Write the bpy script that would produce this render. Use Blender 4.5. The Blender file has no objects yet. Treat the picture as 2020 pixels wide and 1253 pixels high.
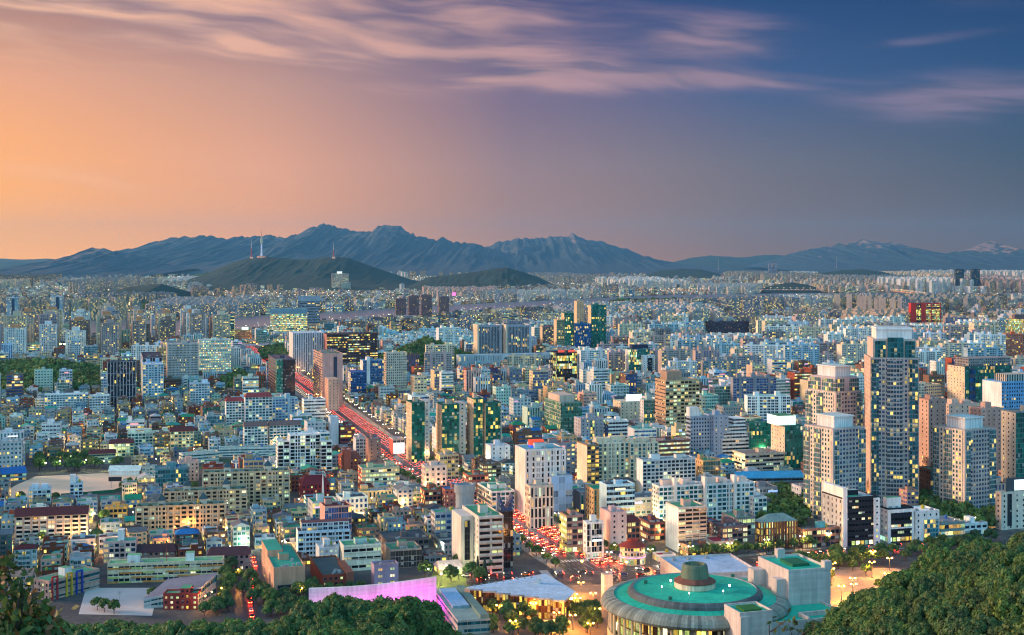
import bpy, math, random
from math import radians as R, sin, cos, pi, sqrt, atan2, exp, floor
rng = random.Random(7)
C = bpy.context.scene.collection
sc = bpy.context.scene

# ------------------------------------------------------------------ camera
EYE = 180.0                     # eye height over the city plain
FPX, CX, HY = 2600.0, 1010.0, 510.0   # focal length, centre column and horizon row, in pixels of the 2020 px wide picture
cam_d = bpy.data.cameras.new('camera'); cam = bpy.data.objects.new('camera', cam_d); C.objects.link(cam)
cam.location = (0, 0, EYE); cam.rotation_euler = (R(90), 0, 0)
cam_d.sensor_width = 36; cam_d.lens = 36*FPX/2020; cam_d.shift_y = -(626.5-HY)/2020
cam_d.clip_start = 0.5; cam_d.clip_end = 80000
sc.camera = cam
sc.view_settings.view_transform = 'Standard'; sc.view_settings.look = 'None'
sc.view_settings.exposure = 0.0; sc.view_settings.gamma = 1.0
cy = sc.cycles
cy.use_denoising = True; cy.denoiser = 'OPENIMAGEDENOISE'; cy.denoising_prefilter = 'ACCURATE'
cy.max_bounces = 4; cy.diffuse_bounces = 2; cy.glossy_bounces = 2; cy.transmission_bounces = 2; cy.volume_bounces = 0
cy.sample_clamp_indirect = 1.5; cy.sample_clamp_direct = 0; cy.caustics_reflective = False; cy.caustics_refractive = False
sc.render.film_transparent = False
cy.pixel_filter_type = 'BLACKMAN_HARRIS'; cy.filter_width = 1.2

def S(r, g, b):
    f = lambda c: (c/255/12.92) if c <= 10 else ((c/255+0.055)/1.055)**2.4
    return (f(r), f(g), f(b))
def sc3(c, k): return (c[0]*k, c[1]*k, c[2]*k)

# ------------------------------------------------------------------ node helper
class NT:
    def __init__(s, tree): s.t = tree; s.n = tree.nodes; s.l = tree.links
    def new(s, kind, **kw):
        n = s.n.new(kind)
        for k, v in kw.items(): setattr(n, k, v)
        return n
    def put(s, sock, v):
        if hasattr(v, 'links') or isinstance(v, bpy.types.NodeSocket): s.l.new(v, sock)
        elif v is not None:
            if sock.type == 'RGBA' and len(v) == 3: v = (*v, 1)
            sock.default_value = v
    def m(s, op, a, b=None, c=None, clamp=False):
        n = s.new('ShaderNodeMath', operation=op, use_clamp=clamp)
        s.put(n.inputs[0], a)
        if b is not None: s.put(n.inputs[1], b)
        if c is not None: s.put(n.inputs[2], c)
        return n.outputs[0]
    def vm(s, op, a, b=None, scale=None):
        n = s.new('ShaderNodeVectorMath', operation=op)
        s.put(n.inputs[0], a)
        if b is not None: s.put(n.inputs[1], b)
        if scale is not None: s.put(n.inputs['Scale'], scale)
        return n.outputs['Value'] if op in ('LENGTH', 'DOT_PRODUCT') else n.outputs[0]
    def mix(s, f, a, b, blend='MIX'):
        n = s.new('ShaderNodeMix', data_type='RGBA', blend_type=blend)
        s.put(n.inputs[0], f); s.put(n.inputs[6], a); s.put(n.inputs[7], b)
        return n.outputs[2]
    def rng(s, v, a, b, c=0.0, d=1.0, interp='LINEAR'):
        n = s.new('ShaderNodeMapRange', interpolation_type=interp); n.clamp = True
        s.put(n.inputs[0], v); s.put(n.inputs[1], a); s.put(n.inputs[2], b); s.put(n.inputs[3], c); s.put(n.inputs[4], d)
        return n.outputs[0]
    def ramp(s, v, stops, interp='LINEAR'):
        n = s.new('ShaderNodeValToRGB'); s.put(n.inputs[0], v); cr = n.color_ramp; cr.interpolation = interp
        while len(cr.elements) < len(stops): cr.elements.new(0.5)
        for e, (p, c) in zip(cr.elements, stops): e.position = p; e.color = (*c, 1)
        return n.outputs[0]
    def noise(s, vec, scale, detail=3.0, rough=0.55, dim='3D', w=None):
        n = s.new('ShaderNodeTexNoise', noise_dimensions=dim)
        s.put(n.inputs['Vector'], vec); n.inputs['Scale'].default_value = scale
        n.inputs['Detail'].default_value = detail; n.inputs['Roughness'].default_value = rough
        return n.outputs['Fac']
    def sep(s, v):
        n = s.new('ShaderNodeSeparateXYZ'); s.put(n.inputs[0], v); return n.outputs
    def comb(s, x, y, z):
        n = s.new('ShaderNodeCombineXYZ')
        for i, v in enumerate((x, y, z)): s.put(n.inputs[i], v)
        return n.outputs[0]
    def attr(s, name, out='Vector'): return s.new('ShaderNodeAttribute', attribute_name=name).outputs[out]

# ------------------------------------------------------------------ sky (world) and the last sunlight
SUN_AZ, SUN_EL = -78.0, 13.0
w = bpy.data.worlds.new('World'); sc.world = w; w.use_nodes = True
N = NT(w.node_tree); N.n.clear()
d = N.new('ShaderNodeTexCoord').outputs['Generated']
dx, dy, dz = N.sep(d)
az = N.m('MULTIPLY', N.m('ARCTAN2', dx, dy), 180/pi)
el = N.m('MULTIPLY', N.m('ARCSINE', dz), 180/pi)
taz = N.m('DIVIDE', N.m('ADD', az, 180), 360)
AZ = (-180, -110, -60, -21, -10.5, 0, 10.5, 21, 60, 120, 180)
def lev(*cols): return N.ramp(taz, [((a+180)/360, S(*c)) for a, c in zip(AZ, cols)])
BK = (100, 172, 206)
L0 = lev(BK, (215, 150, 110), (255, 184, 80), (255, 166, 52), (240, 154, 76), (176, 116, 78), (126, 86, 62), (96, 66, 48), (80, 96, 120), BK, BK)
L1 = lev(BK, (215, 150, 110), (255, 186, 90), (255, 168, 88), (230, 158, 122), (152, 120, 126), (106, 99, 114), (62, 75, 98), (60, 92, 132), BK, BK)
L2 = lev(BK, (205, 150, 130), (236, 168, 126), (228, 158, 120), (196, 145, 130), (116, 98, 132), (58, 84, 134), (28, 70, 120), (40, 84, 140), BK, BK)
L3 = lev(BK, (185, 145, 145), (200, 150, 135), (152, 112, 106), (124, 98, 120), (62, 66, 122), (14, 60, 118), (0, 50, 106), (20, 72, 132), BK, BK)
L4 = N.ramp(taz, [((a+180)/360, S(*c)) for a, c in zip((-180, -90, -30, 0, 30, 90, 180), ((108, 186, 216), (190, 150, 150), (90, 100, 150), (50, 80, 140), (30, 75, 135), (76, 136, 184), (108, 186, 216)))])
col = N.mix(N.rng(el, 0, 4), L0, L1)
col = N.mix(N.rng(el, 4, 7.4), col, L2)
col = N.mix(N.rng(el, 7.4, 11.2), col, L3)
col = N.mix(N.rng(el, 11.2, 35), col, L4)
# streaky high cloud
def blob(a0, e0, sa, se, k, tilt=0.0):
    da = N.m('SUBTRACT', az, a0)
    u = N.m('DIVIDE', da, sa)
    v = N.m('DIVIDE', N.m('SUBTRACT', N.m('SUBTRACT', el, e0), N.m('MULTIPLY', da, tilt)), se)
    q = N.m('ADD', N.m('MULTIPLY', u, u), N.m('MULTIPLY', v, v))
    return N.m('MULTIPLY', N.m('EXPONENT', N.m('MULTIPLY', q, -1.0)), k)
def addall(xs):
    o = xs[0]
    for x in xs[1:]: o = N.m('ADD', o, x)
    return o
warp = N.m('MULTIPLY', N.m('SUBTRACT', N.noise(N.comb(N.m('MULTIPLY', az, 0.10), N.m('MULTIPLY', el, 0.35), 3.0), 1.0, 2.0), 0.5), 2.2)
sv = N.comb(N.m('MULTIPLY', az, 0.13), N.m('ADD', N.m('ADD', N.m('MULTIPLY', el, 1.05), N.m('MULTIPLY', az, 0.10)), warp), 0.0)
n1 = N.noise(sv, 1.0, 3.5, 0.5)
n2 = N.noise(N.comb(N.m('MULTIPLY', az, 0.35), N.m('ADD', N.m('MULTIPLY', el, 4.2), N.m('MULTIPLY', az, 0.22)), 7.0), 1.0, 2.5, 0.5)
nz = N.m('ADD', N.m('MULTIPLY', n1, 0.86), N.m('MULTIPLY', n2, 0.14))
dens = addall([blob(-8, 9.6, 10, 1.7, 1.0, -0.12), blob(1.5, 8.0, 6, 0.8, 1.0, -0.03), blob(-1, 10.8, 6, 1.6, 0.8), blob(-18, 10.6, 12, 2.4, 0.6),
               blob(8.8, 9.4, 3.4, 1.0, 1.0), blob(9.5, 7.6, 4.4, 0.38, 1.05, -0.05), blob(19, 6.6, 5.0, 1.0, 1.15, 0.03), blob(20, 11, 3, 0.8, 0.4, 0.1), blob(17.5, 9.0, 3.2, 0.25, 0.5, 0.08),
               blob(-17, 3.6, 12, 1.6, 0.35), blob(-9, 1.6, 12, 0.6, 0.2), blob(30, 12, 8, 3, 0.5), blob(-40, 12, 18, 6, 0.6)])
cm = N.rng(N.m('MULTIPLY', N.rng(nz, 0.26, 0.62), dens), 0.06, 1.0, 0, 0.9, 'SMOOTHSTEP')
ccol = N.ramp(taz, [((a+180)/360, S(*c)) for a, c in zip((-180, -60, -21, -10, -2, 6, 14, 22, 60, 180), ((150, 170, 190), (255, 190, 150), (240, 184, 150), (230, 172, 150), (205, 156, 152), (170, 136, 152), (138, 120, 150), (120, 110, 145), (110, 120, 155), (150, 170, 190)))])
cdark = N.mix(N.rng(n1, 0.35, 0.65), sc3(S(150, 130, 150), 0.75), ccol)
col = N.mix(cm, col, cdark)
# sky behind the viewer is brightened, an added fill light for facades facing it
back = N.m('MULTIPLY', N.rng(dy, 0.25, -0.5), N.rng(el, -2, 25, 0.35, 1.0))
strength = N.m('ADD', 1.0, N.m('MULTIPLY', back, 1.75))
strength = N.m('MULTIPLY', strength, N.m('ADD', 1.0, N.m('MULTIPLY', N.m('EXPONENT', N.m('MULTIPLY', N.m('MAXIMUM', el, 0.0), -0.45)), 0.45)))
strength = N.m('MULTIPLY', strength, N.rng(az, -3.0, -20.0, 1.0, 1.12))
bg = N.new('ShaderNodeBackground'); N.put(bg.inputs[0], col); N.put(bg.inputs[1], strength)
sky = N.new('ShaderNodeTexSky', sky_type='NISHITA'); sky.sun_disc = False
sky.sun_elevation = R(3); sky.sun_rotation = R(SUN_AZ); sky.altitude = 200
bg2 = N.new('ShaderNodeBackground'); N.put(bg2.inputs[0], sky.outputs[0]); bg2.inputs[1].default_value = 0.012
mixs = N.new('ShaderNodeAddShader'); N.l.new(bg.outputs[0], mixs.inputs[0]); N.l.new(bg2.outputs[0], mixs.inputs[1])
out = N.new('ShaderNodeOutputWorld'); N.l.new(mixs.outputs[0], out.inputs[0])
w.cycles.sampling_method = 'MANUAL'; w.cycles.sample_map_resolution = 512

sl = bpy.data.lights.new('sun', 'SUN'); sl.energy = 5.0; sl.angle = R(10); sl.color = (1.0, 0.64, 0.40)
so = bpy.data.objects.new('sun', sl); C.objects.link(so)
import mathutils
sd = mathutils.Vector((sin(R(SUN_AZ))*cos(R(SUN_EL)), cos(R(SUN_AZ))*cos(R(SUN_EL)), sin(R(SUN_EL))))
so.rotation_euler = sd.to_track_quat('Z', 'Y').to_euler(); so.location = (-300, 100, 900)

# ------------------------------------------------------------------ materials
def mat(name):
    m = bpy.data.materials.new(name); m.use_nodes = True
    n = NT(m.node_tree); n.n.clear()
    p = n.new('ShaderNodeBsdfPrincipled'); o = n.new('ShaderNodeOutputMaterial'); n.l.new(p.outputs[0], o.inputs[0])
    return m, n, p
def facade_material():
    # one wall material for the whole city: colour, window grid, glass and lit share come with each face
    m, n, p = mat('facade')
    uv = n.new('ShaderNodeUVMap', uv_map='UVMap').outputs[0]
    cell = n.vm('FLOOR', uv); fr = n.sep(n.vm('FRACTION', uv)); cs = n.sep(cell)
    par = n.sep(n.attr('par')); seed = n.attr('seed', 'Fac')
    mx = n.m('LESS_THAN', n.m('ABSOLUTE', n.m('SUBTRACT', fr[0], 0.5)), n.m('MULTIPLY', par[0], 0.5))
    my = n.m('LESS_THAN', n.m('ABSOLUTE', n.m('SUBTRACT', fr[1], 0.52)), n.m('MULTIPLY', par[1], 0.5))
    mask = n.m('MULTIPLY', mx, my)
    wn = n.new('ShaderNodeTexWhiteNoise', noise_dimensions='4D'); n.put(wn.inputs['Vector'], cell); n.put(wn.inputs['W'], seed)
    wg = n.new('ShaderNodeTexWhiteNoise', noise_dimensions='4D')
    n.put(wg.inputs['Vector'], n.comb(n.m('FLOOR', n.m('DIVIDE', cs[0], 7.0)), cs[1], 0.0)); n.put(wg.inputs['W'], n.m('ADD', seed, 31.0))
    off = n.m('GREATER_THAN', seed, 500.0)
    v = n.m('ADD', n.m('MULTIPLY', wn.outputs['Value'], n.m('SUBTRACT', 1.0, n.m('MULTIPLY', off, 0.65))), n.m('MULTIPLY', wg.outputs['Value'], n.m('MULTIPLY', off, 0.65)))
    lit = n.m('MULTIPLY', n.m('LESS_THAN', v, par[2]), mask)
    r, g, b = [n.sep(wn.outputs['Color'])[i] for i in range(3)]
    lc = n.ramp(r, [(0.0, S(255, 214, 90)), (0.26, S(255, 196, 96)), (0.4, S(226, 255, 140)), (0.58, S(255, 240, 190)), (0.74, S(190, 255, 220)), (0.96, S(255, 150, 50))], 'CONSTANT')
    ls = n.m('ADD', 0.38, n.m('MULTIPLY', n.m('MULTIPLY', g, g), 1.9))
    # curtains and ceilings: uneven brightness inside one lit window
    ins = n.noise(n.vm('SCALE', uv, scale=2.7), 1.0, 1.0)
    ls = n.m('MULTIPLY', ls, n.rng(ins, 0.3, 0.62, 0.45, 1.15))
    pos = n.new('ShaderNodeNewGeometry').outputs['Position']
    big = n.noise(pos, 0.055, 4.0, 0.6)
    drip = n.noise(n.vm('MULTIPLY', pos, (0.55, 0.55, 0.05)), 1.0, 3.0, 0.6)
    wear = n.m('MULTIPLY', n.rng(big, 0.3, 0.7, 0.80, 1.14), n.rng(drip, 0.3, 0.7, 0.76, 1.10))
    # a thin joint at every floor line of a windowed wall
    joint = n.m('MULTIPLY', n.m('LESS_THAN', fr[1], 0.07), n.m('GREATER_THAN', par[0], 0.01))
    wear = n.m('MULTIPLY', wear, n.m('SUBTRACT', 1.0, n.m('MULTIPLY', joint, 0.18)))
    wall = n.vm('SCALE', n.attr('col', 'Color'), scale=wear)
    # frames: a pale bar up the middle of wide windows
    bar = n.m('MULTIPLY', n.m('LESS_THAN', n.m('ABSOLUTE', n.m('SUBTRACT', fr[0], 0.5)), 0.035), n.m('GREATER_THAN', par[0], 0.55))
    gl = n.vm('SCALE', n.attr('gls'), scale=n.m('ADD', 0.3, n.m('MULTIPLY', b, 1.1)))
    blind = n.m('MULTIPLY', n.m('LESS_THAN', g, 0.13), n.m('GREATER_THAN', fr[1], n.m('ADD', 0.25, n.m('MULTIPLY', b, 0.5))))
    gl = n.mix(n.m('MULTIPLY', blind, 0.6), gl, S(190, 192, 186))
    gl = n.mix(n.m('MULTIPLY', bar, 0.55), gl, wall)
    base = n.mix(mask, wall, gl)
    glassy = n.m('MULTIPLY', mask, n.m('SUBTRACT', 1.0, bar))
    n.put(p.inputs['Base Color'], base)
    n.put(p.inputs['Roughness'], n.m('SUBTRACT', 0.82, n.m('MULTIPLY', glassy, 0.70)))
    n.put(p.inputs['Specular IOR Level'], n.m('SUBTRACT', 0.4, n.m('MULTIPLY', glassy, 0.15)))
    em = n.vm('ADD', n.vm('SCALE', lc, scale=n.m('MULTIPLY', lit, ls)), n.attr('emi'))
    n.put(p.inputs['Emission Color'], em); p.inputs['Emission Strength'].default_value = 1.0
    m.cycles.emission_sampling = 'NONE'
    return m
FAC = facade_material()
def plain(name, col, rough=0.8, var=0.25, scale=0.2, metal=0.0, bump=0.0, emi=None, es=0.0, sampling=None):
    m, n, p = mat(name)
    pos = n.new('ShaderNodeNewGeometry').outputs['Position']
    nz = n.noise(pos, scale, 5.0, 0.6)
    n.put(p.inputs['Base Color'], n.vm('SCALE', col, scale=n.rng(nz, 0.28, 0.72, 1-var, 1+var)))
    p.inputs['Roughness'].default_value = rough; p.inputs['Metallic'].default_value = metal
    if emi: p.inputs['Emission Color'].default_value = (*emi, 1); p.inputs['Emission Strength'].default_value = es
    m.cycles.emission_sampling = sampling or ('AUTO' if emi else 'NONE')
    return m
def leaf_material(name, tint=(1, 1, 1), vary=0.35):
    m, n, p = mat(name)
    rnd = n.new('ShaderNodeObjectInfo').outputs['Random']
    c = n.attr('col', 'Color')
    c = n.vm('MULTIPLY', c, n.ramp(rnd, [(0, (1.0*tint[0], 1.0*tint[1], 1.0*tint[2])), (0.3, (1.15*tint[0], 1.15*tint[1], 0.8*tint[2])), (0.6, (0.62*tint[0], 0.78*tint[1], 0.9*tint[2])), (0.85, (1.35*tint[0], 1.25*tint[1], 0.75*tint[2])), (1, (0.9*tint[0], 1.1*tint[1], 0.8*tint[2]))]))
    n.put(p.inputs['Base Color'], c); p.inputs['Roughness'].default_value = 0.6
    t = n.new('ShaderNodeBsdfTranslucent'); n.put(t.inputs[0], c)
    mx = n.new('ShaderNodeMixShader'); mx.inputs[0].default_value = 0.3
    n.l.new(p.outputs[0], mx.inputs[1]); n.l.new(t.outputs[0], mx.inputs[2])
    o = [k for k in n.n if k.type == 'OUTPUT_MATERIAL'][0]; n.l.new(mx.outputs[0], o.inputs[0])
    return m
LEAF = leaf_material('leaf'); BARK = plain('bark', S(70, 58, 48), 0.9, 0.3, 2.0)

# ------------------------------------------------------------------ geometry helpers
NOWIN = (0, 0, 0); Z3 = (0, 0, 0)
class MB:
    def __init__(s): s.v = []; s.f = []; s.uv = []; s.col = []; s.par = []; s.gls = []; s.emi = []; s.seed = []
    def face(s, pts, col, uv=None, par=NOWIN, gls=Z3, emi=Z3, seed=0.0):
        b = len(s.v); k = len(pts); s.v.extend(pts); s.f.append(tuple(range(b, b+k)))
        s.uv.extend(uv if uv else [(0, 0)]*k); s.col.append(col); s.par.append(par); s.gls.append(gls); s.emi.append(emi); s.seed.append(seed)
    def add(s, o, X, Y, Z=0.0, yaw=0.0):
        c, n = cos(yaw), sin(yaw); b = len(s.v)
        s.v.extend([(X+x*c-y*n, Y+x*n+y*c, Z+z) for x, y, z in o.v])
        s.f.extend([tuple(i+b for i in f) for f in o.f])
        s.uv.extend(o.uv); s.col.extend(o.col); s.par.extend(o.par); s.gls.extend(o.gls); s.emi.extend(o.emi); s.seed.extend(o.seed)
    def wall(s, a, b, z0, z1, col, st=None, seed=0.0, lit=None, emi=Z3):
        # a vertical face from a to b (counter-clockwise seen from above: outside on the right)
        L = sqrt((b[0]-a[0])**2+(b[1]-a[1])**2); pts = [(a[0], a[1], z0), (b[0], b[1], z0), (b[0], b[1], z1), (a[0], a[1], z1)]
        if st is None or L < 1.2: s.face(pts, col, seed=seed, emi=emi); return
        bay, fh, wx, wy, lp, g, off = st
        nb = max(1, round(L/bay)); nf = max(1, round((z1-z0)/fh))
        s.face(pts, col, [(0, 0), (nb, 0), (nb, nf), (0, nf)], (wx, wy, lp if lit is None else lit), g, emi, seed+(600 if off else 0))
    def prism(s, pts, z0, z1, col, sts=None, top=None, seed=0.0, bottom=False, lit=None, emi=Z3, temi=Z3):
        k = len(pts)
        for i in range(k):
            c = col[i] if isinstance(col, list) else col
            s.wall(pts[i], pts[(i+1) % k], z0, z1, c, sts[i] if isinstance(sts, list) else sts, seed+i*3.7, lit, emi)
        s.face([(x, y, z1) for x, y in pts], top or (col[0] if isinstance(col, list) else col), emi=temi)
        if bottom: s.face([(x, y, z0) for x, y in reversed(pts)], col[0] if isinstance(col, list) else col)
    def box(s, x0, x1, y0, y1, z0, z1, col, sts=None, top=None, seed=0.0, bottom=False, lit=None, emi=Z3, temi=Z3):
        s.prism([(x0, y0), (x1, y0), (x1, y1), (x0, y1)], z0, z1, col, sts, top, seed, bottom, lit, emi, temi)   # front, right, back, left
    def gable(s, x0, x1, y0, y1, z0, h, col, ends, ov=0.4, hip=0.0):
        ym = (y0+y1)/2; a, b = x0-ov, x1+ov; c, e = y0-ov, y1+ov
        r0, r1 = (a+hip, ym, z0+h), (b-hip, ym, z0+h)
        s.face([(a, c, z0), (b, c, z0), r1, r0], col); s.face([(b, e, z0), (a, e, z0), r0, r1], col)
        s.face([(b, c, z0), (b, e, z0), r1], ends if hip == 0 else col); s.face([(a, e, z0), (a, c, z0), r0], ends if hip == 0 else col)
        s.face([(a, c, z0), (a, e, z0), (b, e, z0), (b, c, z0)], col)
    def rev(s, prof, cx, cy, col, n=48, a0=0.0, a1=2*pi, st=None, emi=Z3, seed=0.0, cap=False):
        full = abs(a1-a0-2*pi) < 1e-6
        for i in range(n):
            t0, t1 = a0+(a1-a0)*i/n, a0+(a1-a0)*(i+1)/n
            for j, ((r0, z0), (r1, z1)) in enumerate(zip(prof, prof[1:])):
                pts = [(cx+r0*cos(t0), cy+r0*sin(t0), z0), (cx+r0*cos(t1), cy+r0*sin(t1), z0), (cx+r1*cos(t1), cy+r1*sin(t1), z1), (cx+r1*cos(t0), cy+r1*sin(t0), z1)]
                c = col[j] if isinstance(col, list) else col
                if st: s.face(pts, c, [(i, 0), (i+1, 0), (i+1, st[1]), (i, st[1])], st[0], st[2], emi, seed)
                elif r1 < 1e-4: s.face(pts[:3], c, emi=emi)
                elif r0 < 1e-4: s.face([pts[0], pts[2], pts[3]], c, emi=emi)
                else: s.face(pts, c, emi=emi)
        if cap: s.face([(cx+prof[-1][0]*cos(a0+(a1-a0)*i/n), cy+prof[-1][0]*sin(a0+(a1-a0)*i/n), prof[-1][1]) for i in range(n)], col[-1] if isinstance(col, list) else col, emi=emi)
    def tube(s, a, b, r0, r1, col, n=6, emi=Z3):
        A, B = mathutils.Vector(a), mathutils.Vector(b); dv = (B-A)
        if dv.length < 1e-6: return
        q = dv.to_track_quat('Z', 'Y'); u = q @ mathutils.Vector((1, 0, 0)); v = q @ mathutils.Vector((0, 1, 0))
        ra = [A+(u*cos(2*pi*i/n)+v*sin(2*pi*i/n))*r0 for i in range(n)]; rb = [B+(u*cos(2*pi*i/n)+v*sin(2*pi*i/n))*r1 for i in range(n)]
        for i in range(n):
            j = (i+1) % n; s.face([tuple(ra[i]), tuple(ra[j]), tuple(rb[j]), tuple(rb[i])], col, emi=emi)
        s.face([tuple(p) for p in rb], col, emi=emi)
    def mesh(s, name):
        me = bpy.data.meshes.new(name); me.from_pydata(s.v, [], s.f)
        u = me.uv_layers.new(name='UVMap'); u.data.foreach_set('uv', [k for p in s.uv for k in p])
        a = me.attributes.new('col', 'FLOAT_COLOR', 'FACE'); a.data.foreach_set('color', [k for p in s.col for k in (p[0], p[1], p[2], 1.0)])
        for nm, src in (('par', s.par), ('gls', s.gls), ('emi', s.emi)):
            a = me.attributes.new(nm, 'FLOAT_VECTOR', 'FACE'); a.data.foreach_set('vector', [k for p in src for k in p])
        a = me.attributes.new('seed', 'FLOAT', 'FACE'); a.data.foreach_set('value', s.seed)
        return me
    def build(s, name, parent=None, m=None, loc=None):
        if not s.f: return None
        me = s.mesh(name); me.materials.append(m or FAC)
        o = bpy.data.objects.new(name, me); C.objects.link(o)
        if parent is not None: o.parent = parent
        if loc: o.location = loc
        return o
def tag(o, label=None, cat=None, group=None, kind=None):
    if label: o['label'] = label
    if cat:
        o['category'] = cat
        if not kind: kind = 'thing'
    if group: o['group'] = group
    if kind: o['kind'] = kind
    return o
def empty(name, loc, yaw=0.0, label=None, cat=None, group=None):
    o = bpy.data.objects.new(name, None); o.empty_display_size = 1.0; C.objects.link(o); o.location = loc; o.rotation_euler = (0, 0, yaw)
    return tag(o, label, cat, group)
def copy_tree(o, parent=None):
    c = o.copy(); C.objects.link(c)
    if parent is not None: c.parent = parent
    for ch in KIDS.get(o, ()): copy_tree(ch, c)
    return c
KIDS = {}
def reg(o, parent):
    KIDS.setdefault(parent, []).append(o); return o

def ground(x, y): D = EYE*FPX/(y-HY); return ((x-CX)/FPX*D, D)
def proj(X, D, z=0.0): return (CX+FPX*X/D, HY+FPX*(EYE-z)/D)
def inpoly(x, y, P):
    r = False; j = len(P)-1
    for i in range(len(P)):
        if (P[i][1] > y) != (P[j][1] > y) and x < (P[j][0]-P[i][0])*(y-P[i][1])/(P[j][1]-P[i][1])+P[i][0]: r = not r
        j = i
    return r
def segdist(px, py, a, b):
    vx, vy = b[0]-a[0], b[1]-a[1]; t = max(0, min(1, ((px-a[0])*vx+(py-a[1])*vy)/(vx*vx+vy*vy)))
    return sqrt((px-a[0]-t*vx)**2+(py-a[1]-t*vy)**2)
def hash2(i, j, s=0):
    i, j, s = int(i), int(j), int(s)
    n = (i*374761393+j*668265263+s*974711) & 0xffffffff; n = ((n ^ (n >> 13))*1274126177) & 0xffffffff
    return ((n ^ (n >> 16)) & 0xffff)/65535
def vnoise(x, y, s=0):
    i, j = floor(x), floor(y); u, v = x-i, y-j; u = u*u*(3-2*u); v = v*v*(3-2*v)
    return (hash2(i, j, s)*(1-u)+hash2(i+1, j, s)*u)*(1-v)+(hash2(i, j+1, s)*(1-u)+hash2(i+1, j+1, s)*u)*v
def fbm(x, y, s=0, o=4):
    t, a, k = 0, 0.5, 1
    for _ in range(o): t += a*vnoise(x*k, y*k, s); a *= .5; k *= 2.03
    return t
YAW = 17.0
GD, GT, GG, GB = S(26, 44, 62), S(26, 96, 104), S(14, 104, 88), S(20, 74, 128)   # glass: dark, teal, green, blue
ST = {  # bay, storey, window width, window height, lit share, glass, lit by whole floors
    'apt': (3.3, 2.9, .78, .66, .15, GT, 0), 'aptd': (3.3, 2.9, .74, .62, .13, GD, 0), 'aptv': (3.6, 2.9, .60, .70, .14, GT, 0), 'small': (3.0, 2.9, .40, .45, .2, GD, 0),
    'grid': (2.7, 3.5, .52, .52, .12, GD, 1), 'gridl': (2.7, 3.5, .56, .55, .5, GD, 1), 'vert': (2.9, 3.8, .46, .96, .08, GD, 1), 'band': (3.2, 3.6, 1.0, .5, .35, GD, 1),
    'glass': (1.9, 3.7, .90, .88, .14, GG, 1), 'glassb': (1.9, 3.7, .90, .86, .16, GB, 1), 'glassd': (1.6, 3.7, .90, .90, .16, S(20, 28, 38), 1), 'glasst': (2.0, 3.3, .86, .80, .14, GT, 0),
    'blank': None, 'villa': (3.0, 2.8, .50, .48, .2, GD, 0), 'shop': (3.2, 3.5, .80, .60, .3, GD, 0), 'slots': (5.0, 3.4, .22, .42, .06, GD, 0),
    'lit': (2.6, 3.5, .80, .80, .92, GD, 0), 'corr': (3.2, 2.9, 1.0, .42, .10, GT, 0), 'bandy': (3.2, 3.6, 1.0, .55, .75, GD, 1)}
W1, W2, W3 = S(234, 234, 230), S(218, 218, 214), S(196, 198, 198)
CREAM, TAN, PINK, BRN, BRICK, GREY, DGREY = S(224, 206, 176), S(200, 170, 132), S(208, 176, 160), S(126, 92, 72), S(150, 78, 56), S(160, 162, 164), S(92, 94, 98)
MAROON, GROOF, TROOF, BROOF, DROOF = S(96, 42, 44), S(64, 150, 112), S(40, 156, 132), S(86, 130, 168), S(84, 88, 92)
# ================================================================== the land: plain, river, hills, mountains, roads
def smooth(a, b, x):
    t = max(0.0, min(1.0, (x-a)/(b-a))); return t*t*(3-2*t)
def hill(X, D):
    right = min(103.5+0.618*X-0.301*D, 56+0.2*(520-D)); right = right*smooth(650, 560, D) if right > 0 else right
    left = (27+12*smooth(-18, -40, X)*smooth(-90, -70, X)+0.2*(500-D))*smooth(615, 555, D)*smooth(2, -40, X)
    left = min(left, 120)
    knoll = 174-0.62*sqrt(X*X+D*D)
    z = max(right, left, knoll)
    return z+(fbm(X*.02, D*.02, 3)-.5)*6*smooth(0, 10, z)
# ground sheet
def ground_material():
    m, n, p = mat('city_ground')
    pos = n.new('ShaderNodeNewGeometry').outputs['Position']
    a = n.noise(pos, 0.03, 6.0, 0.6); b = n.noise(pos, 0.35, 3.0, 0.6)
    c = n.ramp(n.m('ADD', n.m('MULTIPLY', a, .7), n.m('MULTIPLY', b, .3)), [(0.3, S(44, 46, 50)), (0.48, S(68, 68, 70)), (0.6, S(96, 92, 86)), (0.72, S(48, 60, 44))])
    n.put(p.inputs['Base Color'], c); p.inputs['Roughness'].default_value = 0.85
    return m
GM = ground_material()
g = MB(); g.face([(-14500, -900, 0), (14500, -900, 0), (14500, 26300, 0), (-14500, 26300, 0)], Z3)
tag(g.build('ground', None, GM), kind='structure')
# hillside under the viewer
HM = plain('forest_floor', S(60, 62, 38), 0.95, 0.4, 0.15)
hv, hf = [], []
hx = [-320+8*i for i in range(86)]; hy = [-80+8*j for j in range(98)]
for y in hy:
    for x in hx: hv.append((x, y, max(hill(x, y)-.5, -1.5)))
for j in range(len(hy)-1):
    for i in range(len(hx)-1):
        a = j*len(hx)+i; q = (a, a+1, a+1+len(hx), a+len(hx))
        if max(hv[k][2] for k in q) > -0.3: hf.append(q)
me = bpy.data.meshes.new('hillside'); me.from_pydata(hv, [], hf); me.materials.append(HM)
for p_ in me.polygons: p_.use_smooth = True
o = bpy.data.objects.new('hillside', me); C.objects.link(o); tag(o, kind='structure')

def sheet(name, pts, z, m):
    b = MB(); b.face([(x, y, z) for x, y in pts], Z3); return tag(b.build(name, None, m), kind='structure')
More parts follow.
